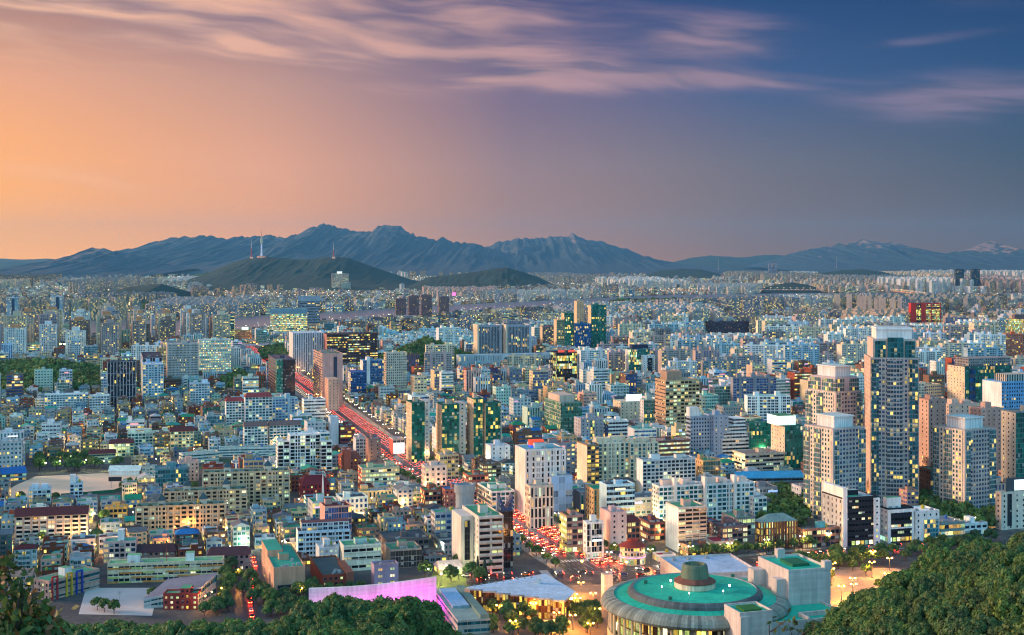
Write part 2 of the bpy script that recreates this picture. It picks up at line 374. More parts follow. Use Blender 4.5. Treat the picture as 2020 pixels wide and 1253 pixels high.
# river
rm, rn_, rp = mat('river_water')
rp.inputs['Base Color'].default_value = (*S(110, 112, 120), 1); rp.inputs['Roughness'].default_value = 0.28
bp = rn_.new('ShaderNodeBump'); bp.inputs['Strength'].default_value = 0.04; bp.inputs['Distance'].default_value = 0.4
rn_.put(bp.inputs['Height'], rn_.noise(rn_.new('ShaderNodeNewGeometry').outputs['Position'], 0.12, 3.0)); rn_.l.new(bp.outputs[0], rp.inputs['Normal'])
RIVPX = [(-150, 678), (120, 674), (330, 664), (480, 650), (640, 634), (800, 624), (930, 614), (1100, 604), (1300, 595), (1560, 586), (1800, 583), (2150, 584),
         (2150, 579), (1800, 577), (1560, 579), (1300, 583), (1100, 592), (930, 600), (780, 608), (640, 617), (530, 622), (420, 627), (330, 631), (100, 634), (-150, 636)]
sheet('river', [ground(*p) for p in RIVPX], 0.6, rm)

# mountains -------------------------------------------------------
def mountain_material(name, wood, rock, rk):
    m, n, p = mat(name)
    geo = n.new('ShaderNodeNewGeometry'); pos = geo.outputs['Position']
    h = n.attr('ridge', 'Fac')
    a = n.noise(n.vm('MULTIPLY', pos, (0.009, 0.003, 0.010)), 1.0, 6.0, 0.72)
    b = n.noise(n.vm('MULTIPLY', pos, (0.0016, 0.0006, 0.0016)), 1.0, 3.0, 0.5)
    f = n.rng(n.m('ADD', n.m('ADD', n.m('MULTIPLY', a, 0.9), n.m('MULTIPLY', b, 0.55)), n.m('MULTIPLY', h, rk)), 0.985, 1.07)
    t = n.noise(pos, 0.02, 5.0, 0.6)
    n.put(p.inputs['Base Color'], n.mix(f, n.vm('SCALE', wood, scale=n.rng(t, 0.32, 0.68, 0.25, 1.75)), rock)); p.inputs['Roughness'].default_value = 0.95
    return m
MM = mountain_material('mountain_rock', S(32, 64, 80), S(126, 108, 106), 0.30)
MW = mountain_material('mountain_wood', S(10, 50, 42), S(60, 75, 70), 0.0)
def mountain(name, pts, D, foot, back, m, jag=3.6, zs=0.0, step=2, folds=1.0, seed=0):
    xs = []; x = pts[0][0]
    while x <= pts[-1][0]: xs.append(x); x += step
    prof = []
    for x in xs:
        for (xa, ya), (xb, yb) in zip(pts, pts[1:]):
            if xa <= x <= xb:
                y = ya+(yb-ya)*(x-xa)/max(1e-6, xb-xa); break
        up = max(0.0, min(1.0, (526-y)/25))
        y -= ((fbm(x*.13, 1.3, seed+5, 5)-.47)*2.6+(abs(vnoise(x*.055, 4.4, seed+7)-.5)-.25)*2.2+(fbm(x*.02, 9.1, seed+6)-.47)*2)*jag*up+(fbm(x*.31, 6.6, seed+9)-.47)*7*up*up*max(0, min(1, (490-y)/25))
        prof.append((x, max(0.0, EYE+(HY-y)/FPX*D)))
    zmax = max(z for _, z in prof)
    rows = [i/16 for i in range(17)]+[1.12, 1.35, 1.7, 2.0]
    v, f, rid = [], [], []
    for t in rows:
        for x, zr in prof:
            X = (x-CX)/FPX*D
            if t <= 1: Y = D-foot*(1-t); s = t**1.15
            else: Y = D+back*(t-1); s = max(0, 1-(t-1))
            u = X/D*FPX*.02
            wu = u+(fbm(u*.9, t*2.2, seed+21)-.5)*2.6; wt = t*3.2+(fbm(u*1.1+5, t*2.0, seed+23)-.5)*1.6
            fold = abs(fbm(wu*1.5+seed, wt, seed+11)-.5)*1.7+abs(vnoise(wu*3.7, wt*2.1, seed+2)-.5)*.5+abs(vnoise(wu*9, wt*5.2, seed+4)-.5)*.22
            z = zr*s*(1-min(1, 4*t*(1-t) if t < 1 else 0)*.55*folds*fold)
            v.append((X, Y, z-(6 if t == 0 or t == 2 else 0))); rid.append(z/zmax)
    n = len(prof)
    for j in range(len(rows)-1):
        for i in range(n-1): f.append((j*n+i, j*n+i+1, (j+1)*n+i+1, (j+1)*n+i))
    me = bpy.data.meshes.new(name); me.from_pydata(v, [], f); me.materials.append(m)
    a = me.attributes.new('ridge', 'FLOAT', 'POINT'); a.data.foreach_set('value', rid)
    for p_ in me.polygons: p_.use_smooth = True
    o = bpy.data.objects.new(name, me); C.objects.link(o); return tag(o, kind='structure')
mountain('mountain', [(190, 528), (205, 510), (230, 497), (240, 491), (275, 492), (290, 486), (320, 474), (345, 469), (390, 468), (415, 464), (440, 470), (480, 467), (515, 463), (530, 465), (565, 467), (590, 461), (605, 451), (625, 445), (640, 443), (660, 447), (680, 449), (695, 455), (720, 457), (735, 455), (745, 445), (757, 441), (775, 445), (790, 447), (800, 457), (820, 463), (840, 470), (860, 475), (870, 468), (880, 472), (900, 475), (930, 480), (955, 484), (980, 492), (1010, 505), (1040, 518), (1080, 527)], 19000, 7000, 3500, MM, seed=1)
mountain('mountain', [(880, 528), (930, 500), (955, 485), (975, 479), (985, 475), (1010, 470), (1040, 467), (1065, 470), (1090, 463), (1110, 466), (1130, 460), (1140, 465), (1165, 471), (1200, 480), (1230, 489), (1260, 497), (1290, 508), (1330, 518), (1380, 527)], 21500, 7500, 3500, MM, seed=2)
mountain('mountain', [(10, 530), (60, 521), (100, 514), (150, 502), (170, 494), (182, 489), (205, 491), (230, 498), (260, 503), (300, 515), (340, 523), (380, 530)], 13000, 3200, 2500, MM, seed=3)
mountain('mountain', [(-140, 508), (0, 510), (40, 512), (100, 510), (130, 514), (200, 522)], 24000, 4500, 1800, MW, jag=.8, seed=4)
mountain('mountain', [(1290, 526), (1330, 517), (1360, 509), (1400, 504), (1430, 506), (1470, 508), (1500, 503), (1530, 502), (1560, 506), (1610, 516), (1650, 524)], 24500, 4500, 1700, MW, jag=.8, seed=5)
mountain('mountain', [(1490, 527), (1530, 511), (1560, 500), (1600, 490), (1625, 485), (1640, 487), (1655, 481), (1670, 485), (1690, 475), (1705, 470), (1725, 476), (1750, 480), (1760, 477), (1775, 485), (1800, 489), (1830, 495), (1865, 503), (1900, 512), (1950, 526)], 20000, 6500, 3500, MM, seed=6)
mountain('mountain', [(1780, 527), (1830, 510), (1860, 502), (1900, 496), (1925, 488), (1945, 480), (1957, 477), (1970, 483), (1990, 489), (2020, 494), (2080, 503), (2160, 515)], 17500, 5500, 3500, MM, seed=7)
mountain('hill', [(385, 548), (400, 543), (430, 530), (460, 518), (490, 510), (515, 507), (540, 508), (560, 509), (590, 512), (615, 512), (640, 508), (665, 506), (690, 509), (710, 517), (740, 528), (780, 541), (820, 555), (860, 566)], 8900, 1500, 1200, MW, jag=.9, folds=.6, seed=8)
mountain('hill', [(790, 574), (820, 558), (850, 546), (900, 541), (940, 536), (975, 530), (1000, 528), (1030, 536), (1060, 546), (1090, 560)], 7900, 900, 900, MW, jag=.9, folds=.6, seed=9)
mountain('hill', [(90, 604), (130, 592), (200, 577), (260, 565), (320, 560), (350, 572), (380, 590), (400, 602)], 5700, 700, 700, MW, jag=1.5, folds=.5, seed=10)
mountain('hill', [(1480, 580), (1500, 571), (1530, 562), (1560, 557), (1590, 561), (1620, 570), (1640, 578)], 7300, 500, 600, MW, jag=1.2, folds=.4, seed=11)
mountain('hill', [(1270, 545), (1300, 534), (1340, 530), (1380, 531), (1410, 538), (1430, 545)], 11500, 900, 900, MW, jag=1, folds=.4, seed=12)
mountain('hill', [(1560, 548), (1610, 540), (1660, 533), (1700, 531), (1740, 536), (1780, 545)], 11000, 900, 900, MW, jag=1, folds=.4, seed=13)

# roads -----------------------------------------------------------
def asphalt():
    m, n, p = mat('asphalt')
    pos = n.new('ShaderNodeNewGeometry').outputs['Position']
    a = n.noise(pos, 0.12, 5.0, 0.6)
    n.put(p.inputs['Base Color'], n.ramp(a, [(0.3, S(46, 46, 50)), (0.7, S(72, 70, 70))])); p.inputs['Roughness'].default_value = 0.4
    return m
ASP = asphalt(); PAVE = plain('paving', S(150, 142, 132), 0.8, 0.25, 0.25); PLAZA = plain('plaza_stone', S(128, 112, 98), 0.7, 0.22, 0.3)
SAND = plain('sand', S(240, 198, 164), 0.95, 0.10, 0.06); SAND2 = plain('pale_sand', S(196, 184, 178), 0.95, 0.08, 0.08); WPAINT = plain('road_paint', S(214, 212, 206), 0.7, 0.1, 0.8)
AVE = [(62, 738), (49, 765), (-30, 1000), (-90, 1140), (-170, 1420), (-245, 1690), (-403, 2228), (-520, 2600), (-640, 3000)]
BELT = [(-26, 742), (49, 748), (125, 772), (192, 800), (300, 850), (420, 910)]
SIDE = [(-128, 640), (-142, 700), (-150, 760), (-160, 800)]
def ribbon(name, line, off0, off1, z, m):
    L, Rr = [], []
    for i, (x, y) in enumerate(line):
        a = line[max(0, i-1)]; b = line[min(len(line)-1, i+1)]; l = sqrt((b[0]-a[0])**2+(b[1]-a[1])**2); nx, ny = (b[1]-a[1])/l, -(b[0]-a[0])/l
        L.append((x+nx*off0, y+ny*off0, z)); Rr.append((x+nx*off1, y+ny*off1, z))
    b = MB()
    for i in range(len(line)-1): b.face([L[i], Rr[i], Rr[i+1], L[i+1]], Z3)
    return tag(b.build(name, None, m), kind='structure')
ribbon('road', AVE, -19, 19, .12, ASP); ribbon('road', BELT, -15, 15, .10, ASP); ribbon('road', SIDE, -6, 6, .08, ASP)
for sgn in (-1, 1):
    b = MB()
    for i in range(len(AVE)-3):
        (xa, ya), (xb, yb) = AVE[i+1], AVE[i+2]; l = sqrt((xb-xa)**2+(yb-ya)**2); nx, ny = (yb-ya)/l, -(xb-xa)/l
        o0, o1 = (19, 25) if sgn > 0 else (-25, -19)
        P = [(xa+nx*o0, ya+ny*o0), (xa+nx*o1, ya+ny*o1), (xb+nx*o1, yb+ny*o1), (xb+nx*o0, yb+ny*o0)]
        b.prism(P, 0.02, 0.26, Z3)
    tag(b.build('pavement', None, PAVE), kind='structure')
ribbon('pavement', [(x, y) for x, y in BELT[2:]], -21, -15.2, .2, PAVE)
# painted lines and crossings
b = MB()
def dash(line, off, wdt, ln, gap, z):
    for (xa, ya), (xb, yb) in zip(line, line[1:]):
        l = sqrt((xb-xa)**2+(yb-ya)**2); ux, uy = (xb-xa)/l, (yb-ya)/l; nx, ny = uy, -ux; t = 0
        while t < l-ln:
            p = (xa+ux*t+nx*off, ya+uy*t+ny*off)
            b.face([(p[0]-nx*wdt/2, p[1]-ny*wdt/2, z), (p[0]+nx*wdt/2, p[1]+ny*wdt/2, z), (p[0]+nx*wdt/2+ux*ln, p[1]+ny*wdt/2+uy*ln, z), (p[0]-nx*wdt/2+ux*ln, p[1]-ny*wdt/2+uy*ln, z)], Z3); t += ln+gap
for off in (-15.4, -12.2, -9, -5.8, 5.8, 9, 12.2, 15.4): dash(AVE[1:5], off, .28, 5, 6, .16)
for off in (-2.2, 2.2): dash(AVE[1:5], off, .3, 30, 0.5, .16)
for off in (-9, -5, 5, 9): dash(BELT, off, .28, 5, 6, .14)
def zebra(cx, cy, ang, n, ln):
    ux, uy = cos(ang), sin(ang)
    for i in range(n):
        o_ = (i-(n-1)/2)*1.9; p = (cx+ux*o_, cy+uy*o_); nx, ny = -uy, ux
        b.face([(p[0]-ux*.5-nx*ln/2, p[1]-uy*.5-ny*ln/2, .165), (p[0]+ux*.5-nx*ln/2, p[1]+uy*.5-ny*ln/2, .165), (p[0]+ux*.5+nx*ln/2, p[1]+uy*.5+ny*ln/2, .165), (p[0]-ux*.5+nx*ln/2, p[1]-uy*.5+ny*ln/2, .165)], Z3)
zebra(42, 786, R(17), 18, 5); zebra(20, 748, R(100), 13, 5); zebra(88, 762, R(107), 13, 5)
tag(b.build('road_markings', None, WPAINT), kind='structure')
# median island of the avenue and plaza
b = MB(); b.prism([(20, 838), (24.5, 839), (-22, 985), (-26, 984)], .02, .3, Z3); tag(b.build('pavement', None, PAVE), kind='structure')
sheet('plaza', [(-45, 560), (150, 560), (150, 715), (60, 728), (-30, 722), (-62, 712), (-50, 640)], .05, PLAZA)
sheet('car_park', [(148, 640), (215, 640), (225, 765), (165, 772), (150, 700)], .09, plain('concrete', S(148, 138, 126), .8, .2, .2))
TURF = None
px = lambda P: [ground(*q) for q in P]
sheet('sports_field', px([(0, 976), (30, 958), (70, 940), (130, 937), (200, 934), (268, 934), (272, 942), (262, 958), (225, 972), (120, 980), (20, 992)]), .06, SAND)
sheet('school_yard', px([(155, 1212), (170, 1160), (300, 1160), (310, 1172), (300, 1215)]), .06, SAND2)
FG = plain('courtyard_grass', S(52, 84, 40), 0.95, 0.3, 0.3)
sheet('lawn', px([(385, 925), (430, 905), (470, 908), (440, 928)]), .06, FG)
sheet('lawn', px([(840, 1160), (855, 1128), (930, 1122), (945, 1140), (920, 1160)]), .07, plain('forecourt', S(120, 130, 70), 0.9, 0.2, 0.3))
# ================================================================== named buildings
FOOT = []        # footprints already taken: (cx, cy, half width, half depth, yaw)
VIS = []         # picture columns and lowest row in which a named building should stay in view
SHORT = []       # (px, py, short name) of landmarks that labels may refer to
PANE = {}
VIS.append((18, 272, 985, 980))
def pane_mesh(kv):
    if kv not in PANE:
        kind, seed = kv[:-1], int(kv[-1])*13.7; b = MB()
        glass = {'dark': GD, 'teal': GT, 'green': GG, 'blue': GB, 'black': S(18, 24, 34)}
        if kind in glass: c, par, gl, em = GD, (1.2, 1.2, 0), glass[kind], Z3
        else: c, par, gl, em = S(200, 190, 150), NOWIN, Z3, {'lit1': sc3(S(255, 208, 84), 1.0), 'lit2': sc3(S(238, 250, 150), .8), 'lit3': sc3(S(206, 250, 214), .75), 'lit4': sc3(S(255, 168, 64), .7), 'lit5': sc3(S(255, 206, 110), .35), 'lit6': sc3(S(214, 240, 170), .4), 'lit7': sc3(S(180, 236, 224), .5), 'lit8': sc3(S(255, 236, 190), 1.2)}[kind]
        P = [(-.5, 0, 0), (.5, 0, 0), (.5, 0, 1), (-.5, 0, 1)]; Q = [(x, -1.0, z) for x, y, z in P]
        if kind in glass: b.face(Q, c, [(.01, .2), (.49, .2), (.49, .8), (.01, .8)], par, gl, em, seed)
        else:   # a lit room: two sashes with a frame bar, curtain on one side, darker lintel above
            kv_ = int(kv[-1]); fl_, fr_, ft_ = ((1, .55, .5), (.6, 1, .7), (1, .9, .35), (.4, .95, .6), (1, 1, .8), (.75, .3, .5), (.95, .7, 1))[kv_ % 7]
            for xa, xb, za, zb, k in ((-.5, -.04, 0, .72, fl_), (.04, .5, 0, .72, fr_), (-.5, -.04, .72, 1, fl_*ft_), (.04, .5, .72, 1, fr_*ft_)): b.face([(xa, -1, za), (xb, -1, za), (xb, -1, zb), (xa, -1, zb)], c, None, NOWIN, Z3, sc3(em, k*1.15), seed)
            b.face([(-.04, -1, 0), (.04, -1, 0), (.04, -1, 1), (-.04, -1, 1)], S(90, 88, 84))
        for i in range(4):
            j = (i+1) % 4; b.face([P[i], P[j], Q[j], Q[i]], S(120, 122, 124))
        me = b.mesh('window'); me.materials.append(FAC); PANE[kv] = me
    return PANE[kv]
GNAME = {GD: 'dark', GT: 'teal', GG: 'green', GB: 'blue'}
def panes(root, faces, cap=100, skip=None):
    """real window panes on the faces (a, b, z0, z1, style): the first `cap` are parts, the rest one part of kind stuff"""
    cells = []
    for a, b_, z0, z1, st, lit in faces:
        bay, fh, wx, wy, lp, g_, off = st; L = sqrt((b_[0]-a[0])**2+(b_[1]-a[1])**2); nb = max(1, round(L/bay)); nf = max(1, round((z1-z0)/fh)); ang = atan2(b_[1]-a[1], b_[0]-a[0])
        for f in range(nf):
            for i in range(nb):
                t = (i+.5)/nb; k = hash2(i, f, int(a[0]*7+a[1]*3+z1))
                if off: k = .5*k+.5*hash2(i//6, f, int(z1*5+a[1]))
                cells.append((a[0]+(b_[0]-a[0])*t, a[1]+(b_[1]-a[1])*t, z0+(f+.5)*(z1-z0)/nf-(wy*fh)/2+.1, ang, min(wx, .97)*L/nb, min(wy, .94)*(z1-z0)/nf, k < (st[4] if lit is None else lit), g_, hash2(f, i, 9)))
    cells.sort(key=lambda c: -c[2]); rest = MB()
    if len(cells) > cap:       # keep the lit ones and the upper ones as parts of their own
        cells.sort(key=lambda c: (not c[6], -c[2]))
    for n, (x, y, z, ang, ww, hh, on, g_, r) in enumerate(cells):
        kind = ('lit%d' % (1+int(r*7.99))) if on else GNAME.get(g_, 'black')
        kind += str(int(r*977) % 7)
        if n < cap:
            o = bpy.data.objects.new('window', pane_mesh(kind)); C.objects.link(o); o.parent = root; o.location = (x, y, z); o.rotation_euler = (0, 0, ang); o.scale = (ww, .07, hh)
        else:
            src = PSRC.setdefault(kind, None) or PSRC.__setitem__(kind, mb_of(kind)) or PSRC[kind]
            q = MB(); q.v = [(vx*ww, vy*.07, vz*hh) for vx, vy, vz in src.v]; q.f = src.f; q.uv = src.uv; q.col = src.col; q.par = src.par; q.gls = src.gls; q.emi = src.emi; q.seed = src.seed
            rest.add(q, x, y, z, ang)
    if rest.f: tag(rest.build('windows', root), kind='stuff')
PSRC = {}
def mb_of(kind):
    b = MB(); me = pane_mesh(kind); b.v = [tuple(v.co) for v in me.vertices]; b.f = [tuple(p.vertices) for p in me.polygons]
    uv = me.uv_layers[0].data; b.uv = [tuple(u.uv) for u in uv]
    b.col = [tuple(x.color)[:3] for x in me.attributes['col'].data]
    for nm in ('par', 'gls', 'emi'): setattr(b, nm, [tuple(x.vector) for x in me.attributes[nm].data])
    b.seed = [x.value for x in me.attributes['seed'].data]; return b
def parapet(b, x0, x1, y0, y1, z, h, t, col):
    b.box(x0, x1, y0, y0+t, z, z+h, col); b.box(x0, x1, y1-t, y1, z, z+h, col); b.box(x0, x0+t, y0+t, y1-t, z, z+h, col); b.box(x1-t, x1, y0+t, y1-t, z, z+h, col)
def frame_of(xl, x0, x1, yb, yt, yaw, dep):
    D0 = EYE*FPX/(yb-HY); k0, k1 = (x0-CX)/FPX, (x1-CX)/FPX; X0 = k0*D0; c, s = cos(R(yaw)), sin(R(yaw))
    wd = (k1*D0-X0)/(c-k1*s); h = (yb-yt)/FPX*D0
    if dep is None:
        kl = (xl-CX)/FPX; dep = (X0-kl*D0)/(kl*c+s)
    return X0, D0, wd, dep, h
def H(name, label, cat, x0, x1, yb, yt, st='grid', col=W1, lst=None, lcol=None, xl=None, dep=None, yaw=YAW, roof=None, geo=False, lit=None, short=None, huts=1, hutc=None, group=None,
      par=1.0, z0=0.0, gf=None, extra=None, rst=None, gable=None, bands=None, cap=100, bumps=True):
    """One building: front face spans columns x0..x1, foot row yb and eaves row yt of the photograph; its depth in metres (or the column xl of its far left corner)."""
    X0, D0, wd, dp, h = frame_of(xl, x0, x1, yb, yt, yaw, dep)
    dp = max(6, min(dp, 90)); r = random.Random(int(x0*31+yb*7))
    root = empty(name, (X0, D0, 0), R(yaw), label, cat, group)
    VIS.append((min(x0, xl or x0)-3, x1+3, D0, yt+.74*(yb-yt)))
    FOOT.append((X0+cos(R(yaw))*wd/2-sin(R(yaw))*dp/2, D0+sin(R(yaw))*wd/2+cos(R(yaw))*dp/2, wd/2, dp/2, R(yaw)))
    if short: SHORT.append(((x0+x1)/2, yb, short))
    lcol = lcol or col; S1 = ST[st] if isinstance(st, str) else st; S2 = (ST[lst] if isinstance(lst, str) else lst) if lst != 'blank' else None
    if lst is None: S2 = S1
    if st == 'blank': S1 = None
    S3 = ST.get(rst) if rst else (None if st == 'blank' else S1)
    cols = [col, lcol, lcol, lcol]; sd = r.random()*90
    b = MB(); zb = 0.0
    if gf:  # a lit ground storey
        b.prism([(0, 0), (wd, 0), (wd, dp), (0, dp)], 0, 4.2, cols, [ST['shop'], S3 and ST['shop'], None, S2 and ST['shop']], None, sd, lit=gf); zb = 4.2
    pts = [(0, 0), (wd, 0), (wd, dp), (0, dp)]
    if geo:
        b.prism(pts, zb, h, cols, None, roof or col, sd)
    else:
        b.prism(pts, zb, h, cols, [S1, S3, S2, S2], roof or col, sd, lit=lit)
    b.build('wall', root)
    if geo:
        fs = []
        if S1: fs.append(((0, 0), (wd, 0), zb, h, S1, lit))
        if S2: fs.append(((0, dp), (0, 0), zb, h, S2, lit))
        if S3 and yaw < 10: fs.append(((wd, 0), (wd, dp), zb, h, S3, lit))
        panes(root, fs, cap)
    ro = MB(); rc = roof or col
    if gable:
        gh, gc, hip = gable; ro.gable(0, wd, 0, dp, h+.02, gh, gc, col, 0.8, hip); rfo = ro.build('roof', root)
    else:
        ro.box(.35, wd-.35, .35, dp-.35, h+.02, h+.25, rc); parapet(ro, -.05, wd+.05, -.05, dp+.05, h+.01, par, .4, W2 if col is None else col); rfo = ro.build('roof', root)
        hc = hutc or col
        for i in range(huts):
            hw = min(wd*.32, r.uniform(4, 8)); hd = min(dp*.5, r.uniform(4, 7)); hx0 = wd*(i+.5)/huts-hw/2+r.uniform(-.06, .06)*wd; hy0 = dp*.35
            q = MB(); q.box(hx0, hx0+hw, hy0, hy0+hd, h+.25, h+.25+r.uniform(2.8, 4.6), hc, [None, None, None, None], rc); q.build('stair_hut', rfo)
        if bumps and wd > 8:
            for i in range(r.randint(2, 5)):
                q = MB(); bx = r.uniform(1.5, max(1.6, wd-3)); by = r.uniform(1, max(1.1, dp*.3))
                q.box(bx, bx+r.uniform(1.0, 2.2), by, by+r.uniform(.8, 1.4), h+.26, h+.26+r.uniform(.9, 1.6), GREY); q.build('air_unit', rfo)
            if r.random() < .4:
                q = MB(); q.rev([(1.2, h+.25), (1.2, h+2.4), (.3, h+2.8), (0, h+2.8)], wd*.7, dp*.65, S(70, 110, 170) if r.random() < .5 else S(200, 170, 60), 12); q.build('water_tank', rfo)
            if r.random() < .35:
                q = MB(); q.tube((wd*.5, dp*.5, h), (wd*.5, dp*.5, h+r.uniform(6, 11)), .18, .06, S(170, 60, 50), 5); q.build('antenna', rfo)
    if bands:  # projecting storey bands / piers: (n horizontal, n vertical, colour, depth)
        nh, nv, bc, bd = bands
        if nh:
            q = MB()
            for i in range(1, nh+1): q.box(-.02, wd+.02, -bd, -.01, zb+(h-zb)*i/nh-.35, zb+(h-zb)*i/nh, bc)
            q.build('ledge_stripes', root)
        for i in range(nv+1 if nv else 0):
            q = MB(); xx = wd*i/nv; q.box(xx-.35, xx+.35, -bd, -.01, 0, h, bc); q.build('pier', root)
    for e in (extra or []):  # name, x0,x1,y0,y1 as fractions of width and depth, z0,z1 as fraction of height (over 2: metres over the roof minus 2), colour, style, roof colour, lit, emission
        nm, a0, a1, c0, c1, e0, e1, ec, es = e[:9]; er = e[9] if len(e) > 9 else None; el_ = e[10] if len(e) > 10 else None; ee = e[11] if len(e) > 11 else Z3
        Zf = lambda t: t*h if t < 2 else h+(t-2)
        q = MB(); est = None if es is None else (ST[es] if isinstance(es, str) else es)
        q.box(a0*wd, a1*wd, c0*dp, c1*dp, Zf(e0), Zf(e1), ec, est, er or ec, sd+5, True, el_, ee, ee if er is None else Z3); q.build(nm, rfo if e0 >= 2 else root)
    return root, wd, dp, h
AP, OF, SH, HO = 'apartment building', 'office building', 'shop building', 'house'

# ---- the five tall residential towers at the far side of the arts centre
TW = [('glass_bay', 0.02, .17, -.03, .02, .0, .995, S(120, 124, 132), 'glasst', None, .16), ('glass_bay', .80, .97, -.03, .02, .0, .995, S(120, 124, 132), 'glasst', None, .2)]
TC = S(188, 176, 168)
tw = (2.7, 3.1, .62, .58, .05, S(22, 50, 92), 0); twl = (2.9, 3.1, .55, .6, .12, S(34, 84, 90), 0)
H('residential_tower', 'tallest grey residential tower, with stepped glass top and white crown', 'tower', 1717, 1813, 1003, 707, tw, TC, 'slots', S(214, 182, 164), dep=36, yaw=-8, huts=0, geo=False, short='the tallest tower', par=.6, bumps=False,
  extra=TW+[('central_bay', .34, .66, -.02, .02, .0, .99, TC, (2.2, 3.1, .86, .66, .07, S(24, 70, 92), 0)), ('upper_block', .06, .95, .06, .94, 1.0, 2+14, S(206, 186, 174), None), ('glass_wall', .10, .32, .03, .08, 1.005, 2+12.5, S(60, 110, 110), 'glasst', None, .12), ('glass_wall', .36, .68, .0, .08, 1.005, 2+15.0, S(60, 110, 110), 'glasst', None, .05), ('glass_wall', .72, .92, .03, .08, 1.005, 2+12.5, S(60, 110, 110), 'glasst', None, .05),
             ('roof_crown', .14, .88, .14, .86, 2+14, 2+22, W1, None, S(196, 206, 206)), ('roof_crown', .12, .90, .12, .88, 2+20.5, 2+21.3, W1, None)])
def acro(label, x0, x1, yb, yt, xl, top2=None, short=None):
    ex = [('glass_bay', -.015, .18, -.02, .06, 0, .985, TC, 'glasst', None, .1), ('glass_bay', .80, 1.015, -.02, .06, 0, .985, TC, 'glasst', None, .16), ('corner_pier', -.03, .02, -.03, .02, 0, 1.0, S(214, 190, 176), None),
          ('glass_bay', -.03, .05, .42, .62, 0, .985, TC, 'glasst', None, .12), ('glass_bay', -.03, .05, .82, 1.0, 0, .985, TC, 'glasst', None, .12)]
    if top2: ex += [('upper_block', .08, .92, .08, .92, 1.0, 2+top2, S(190, 176, 180), None), ('glass_wall', .05, .40, .05, .12, 1.005, 2+top2-1, TC, 'glasst', None, .2), ('glass_wall', .62, .95, .05, .12, 1.005, 2+top2-1, TC, 'glasst', None, .1), ('glass_wall', .05, .12, .15, .5, 1.005, 2+top2-1, TC, 'glasst', None, .25), ('glass_wall', .05, .12, .58, .92, 1.005, 2+top2-1, TC, 'glasst', None, .3)]
    z = top2 or 0
    ex += [('roof_crown', .22, .80, .2, .8, 2+z, 2+z+7.5, W1, (1.6, 7.5, .12, .9, 0, S(150, 160, 165), 0), S(190, 210, 206)), ('roof_crown', .19, .83, .17, .83, 2+z+7.5, 2+z+8.3, W1, None, S(190, 210, 206))]
    return H('residential_tower', label, 'tower', x0, x1, yb, yt, tw, TC, twl, S(222, 206, 188), xl=xl, yaw=27, huts=0, par=.6, short=short, extra=ex, bumps=False)
acro('pale residential tower with a green glass upper part, behind a shorter twin', 1648, 1700, 985, 775, 1590, 11, 'the tower with green glass top')
acro('pale twin-faced residential tower with white roof box, before a taller one', 1643, 1706, 1034, 848, 1587, None, 'the pale corner tower')
acro('pale residential tower with white roof box, standing alone by the wooded hillside', 1903, 1963, 1016, 850, 1842, None, 'the lone pale tower')
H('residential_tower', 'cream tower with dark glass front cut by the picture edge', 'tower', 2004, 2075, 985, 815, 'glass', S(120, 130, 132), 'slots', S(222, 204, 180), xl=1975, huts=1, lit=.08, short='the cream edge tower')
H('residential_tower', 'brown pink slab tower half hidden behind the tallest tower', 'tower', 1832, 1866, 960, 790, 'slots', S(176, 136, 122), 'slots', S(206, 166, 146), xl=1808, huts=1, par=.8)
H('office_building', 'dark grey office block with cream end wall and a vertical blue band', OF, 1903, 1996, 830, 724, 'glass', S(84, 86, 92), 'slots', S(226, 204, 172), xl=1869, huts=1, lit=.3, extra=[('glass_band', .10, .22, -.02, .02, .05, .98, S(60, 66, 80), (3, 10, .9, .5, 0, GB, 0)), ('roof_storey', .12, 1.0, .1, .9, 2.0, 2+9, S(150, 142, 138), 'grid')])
H('office_building', 'blue gridded office block with a blank white end wall', OF, 1976, 2060, 880, 755, 'grid', S(120, 170, 214), 'blank', W1, xl=1938, huts=1, lit=.18, extra=[('roof_storey', .2, .9, .2, .8, 2.0, 2+7, S(190, 180, 160), 'vert')])
H('apartment_building', 'pinkish stepped apartment block behind the lone pale tower', AP, 1872, 1935, 930, 800, 'slots', S(210, 178, 160), 'small', dep=16, huts=2)
H('apartment_building', 'pink brown apartment block between the two pale towers', AP, 1936, 1976, 960, 808, 'slots', S(200, 164, 150), 'slots', dep=16, huts=1)

# ---- street row along the near road, right half
H('office_building', 'white rounded office block with tall dark glass front', OF, 1662, 1731, 1080, 985, (2.3, 3.9, .96, .36, .3, S(18, 24, 34), 1), S(26, 30, 38), (5, 3.9, .22, .5, .05, GD, 0), W1, xl=1622, roof=S(190, 196, 192), geo=True, lit=.26, gf=.8, short='the white block with dark glass',
  extra=[('side_wing', .0, .12, -.03, 1, 0, 2+7, W1, None), ('side_wing', .88, 1.05, -.04, .6, 0, .99, W1, (5, 3.9, .3, .3, .2, GD, 0)), ('green_roof', .1, .6, .2, .6, 2.3, 2.6, GROOF, None)])
H('office_building', 'white office block with black glass bays and a white roof hut', OF, 1752, 1802, 1072, 1006, (2.2, 3.8, .96, .38, .34, S(18, 24, 34), 1), S(26, 30, 40), 'slots', W1, xl=1736, geo=True, lit=.34, gf=.9, huts=0, extra=[('white_frame', -.02, .1, -.03, .02, 0, 1.0, W1, None), ('white_frame', .1, 1.02, -.05, -.01, .9, 1.0, W1, None), ('white_frame', .1, 1.0, -.05, -.01, .42, .46, W1, None), ('white_frame', .93, 1.02, -.03, .02, 0, .9, W1, None),('roof_hut', .05, .6, .3, .8, 2.0, 2+7, W1, None, GROOF)])
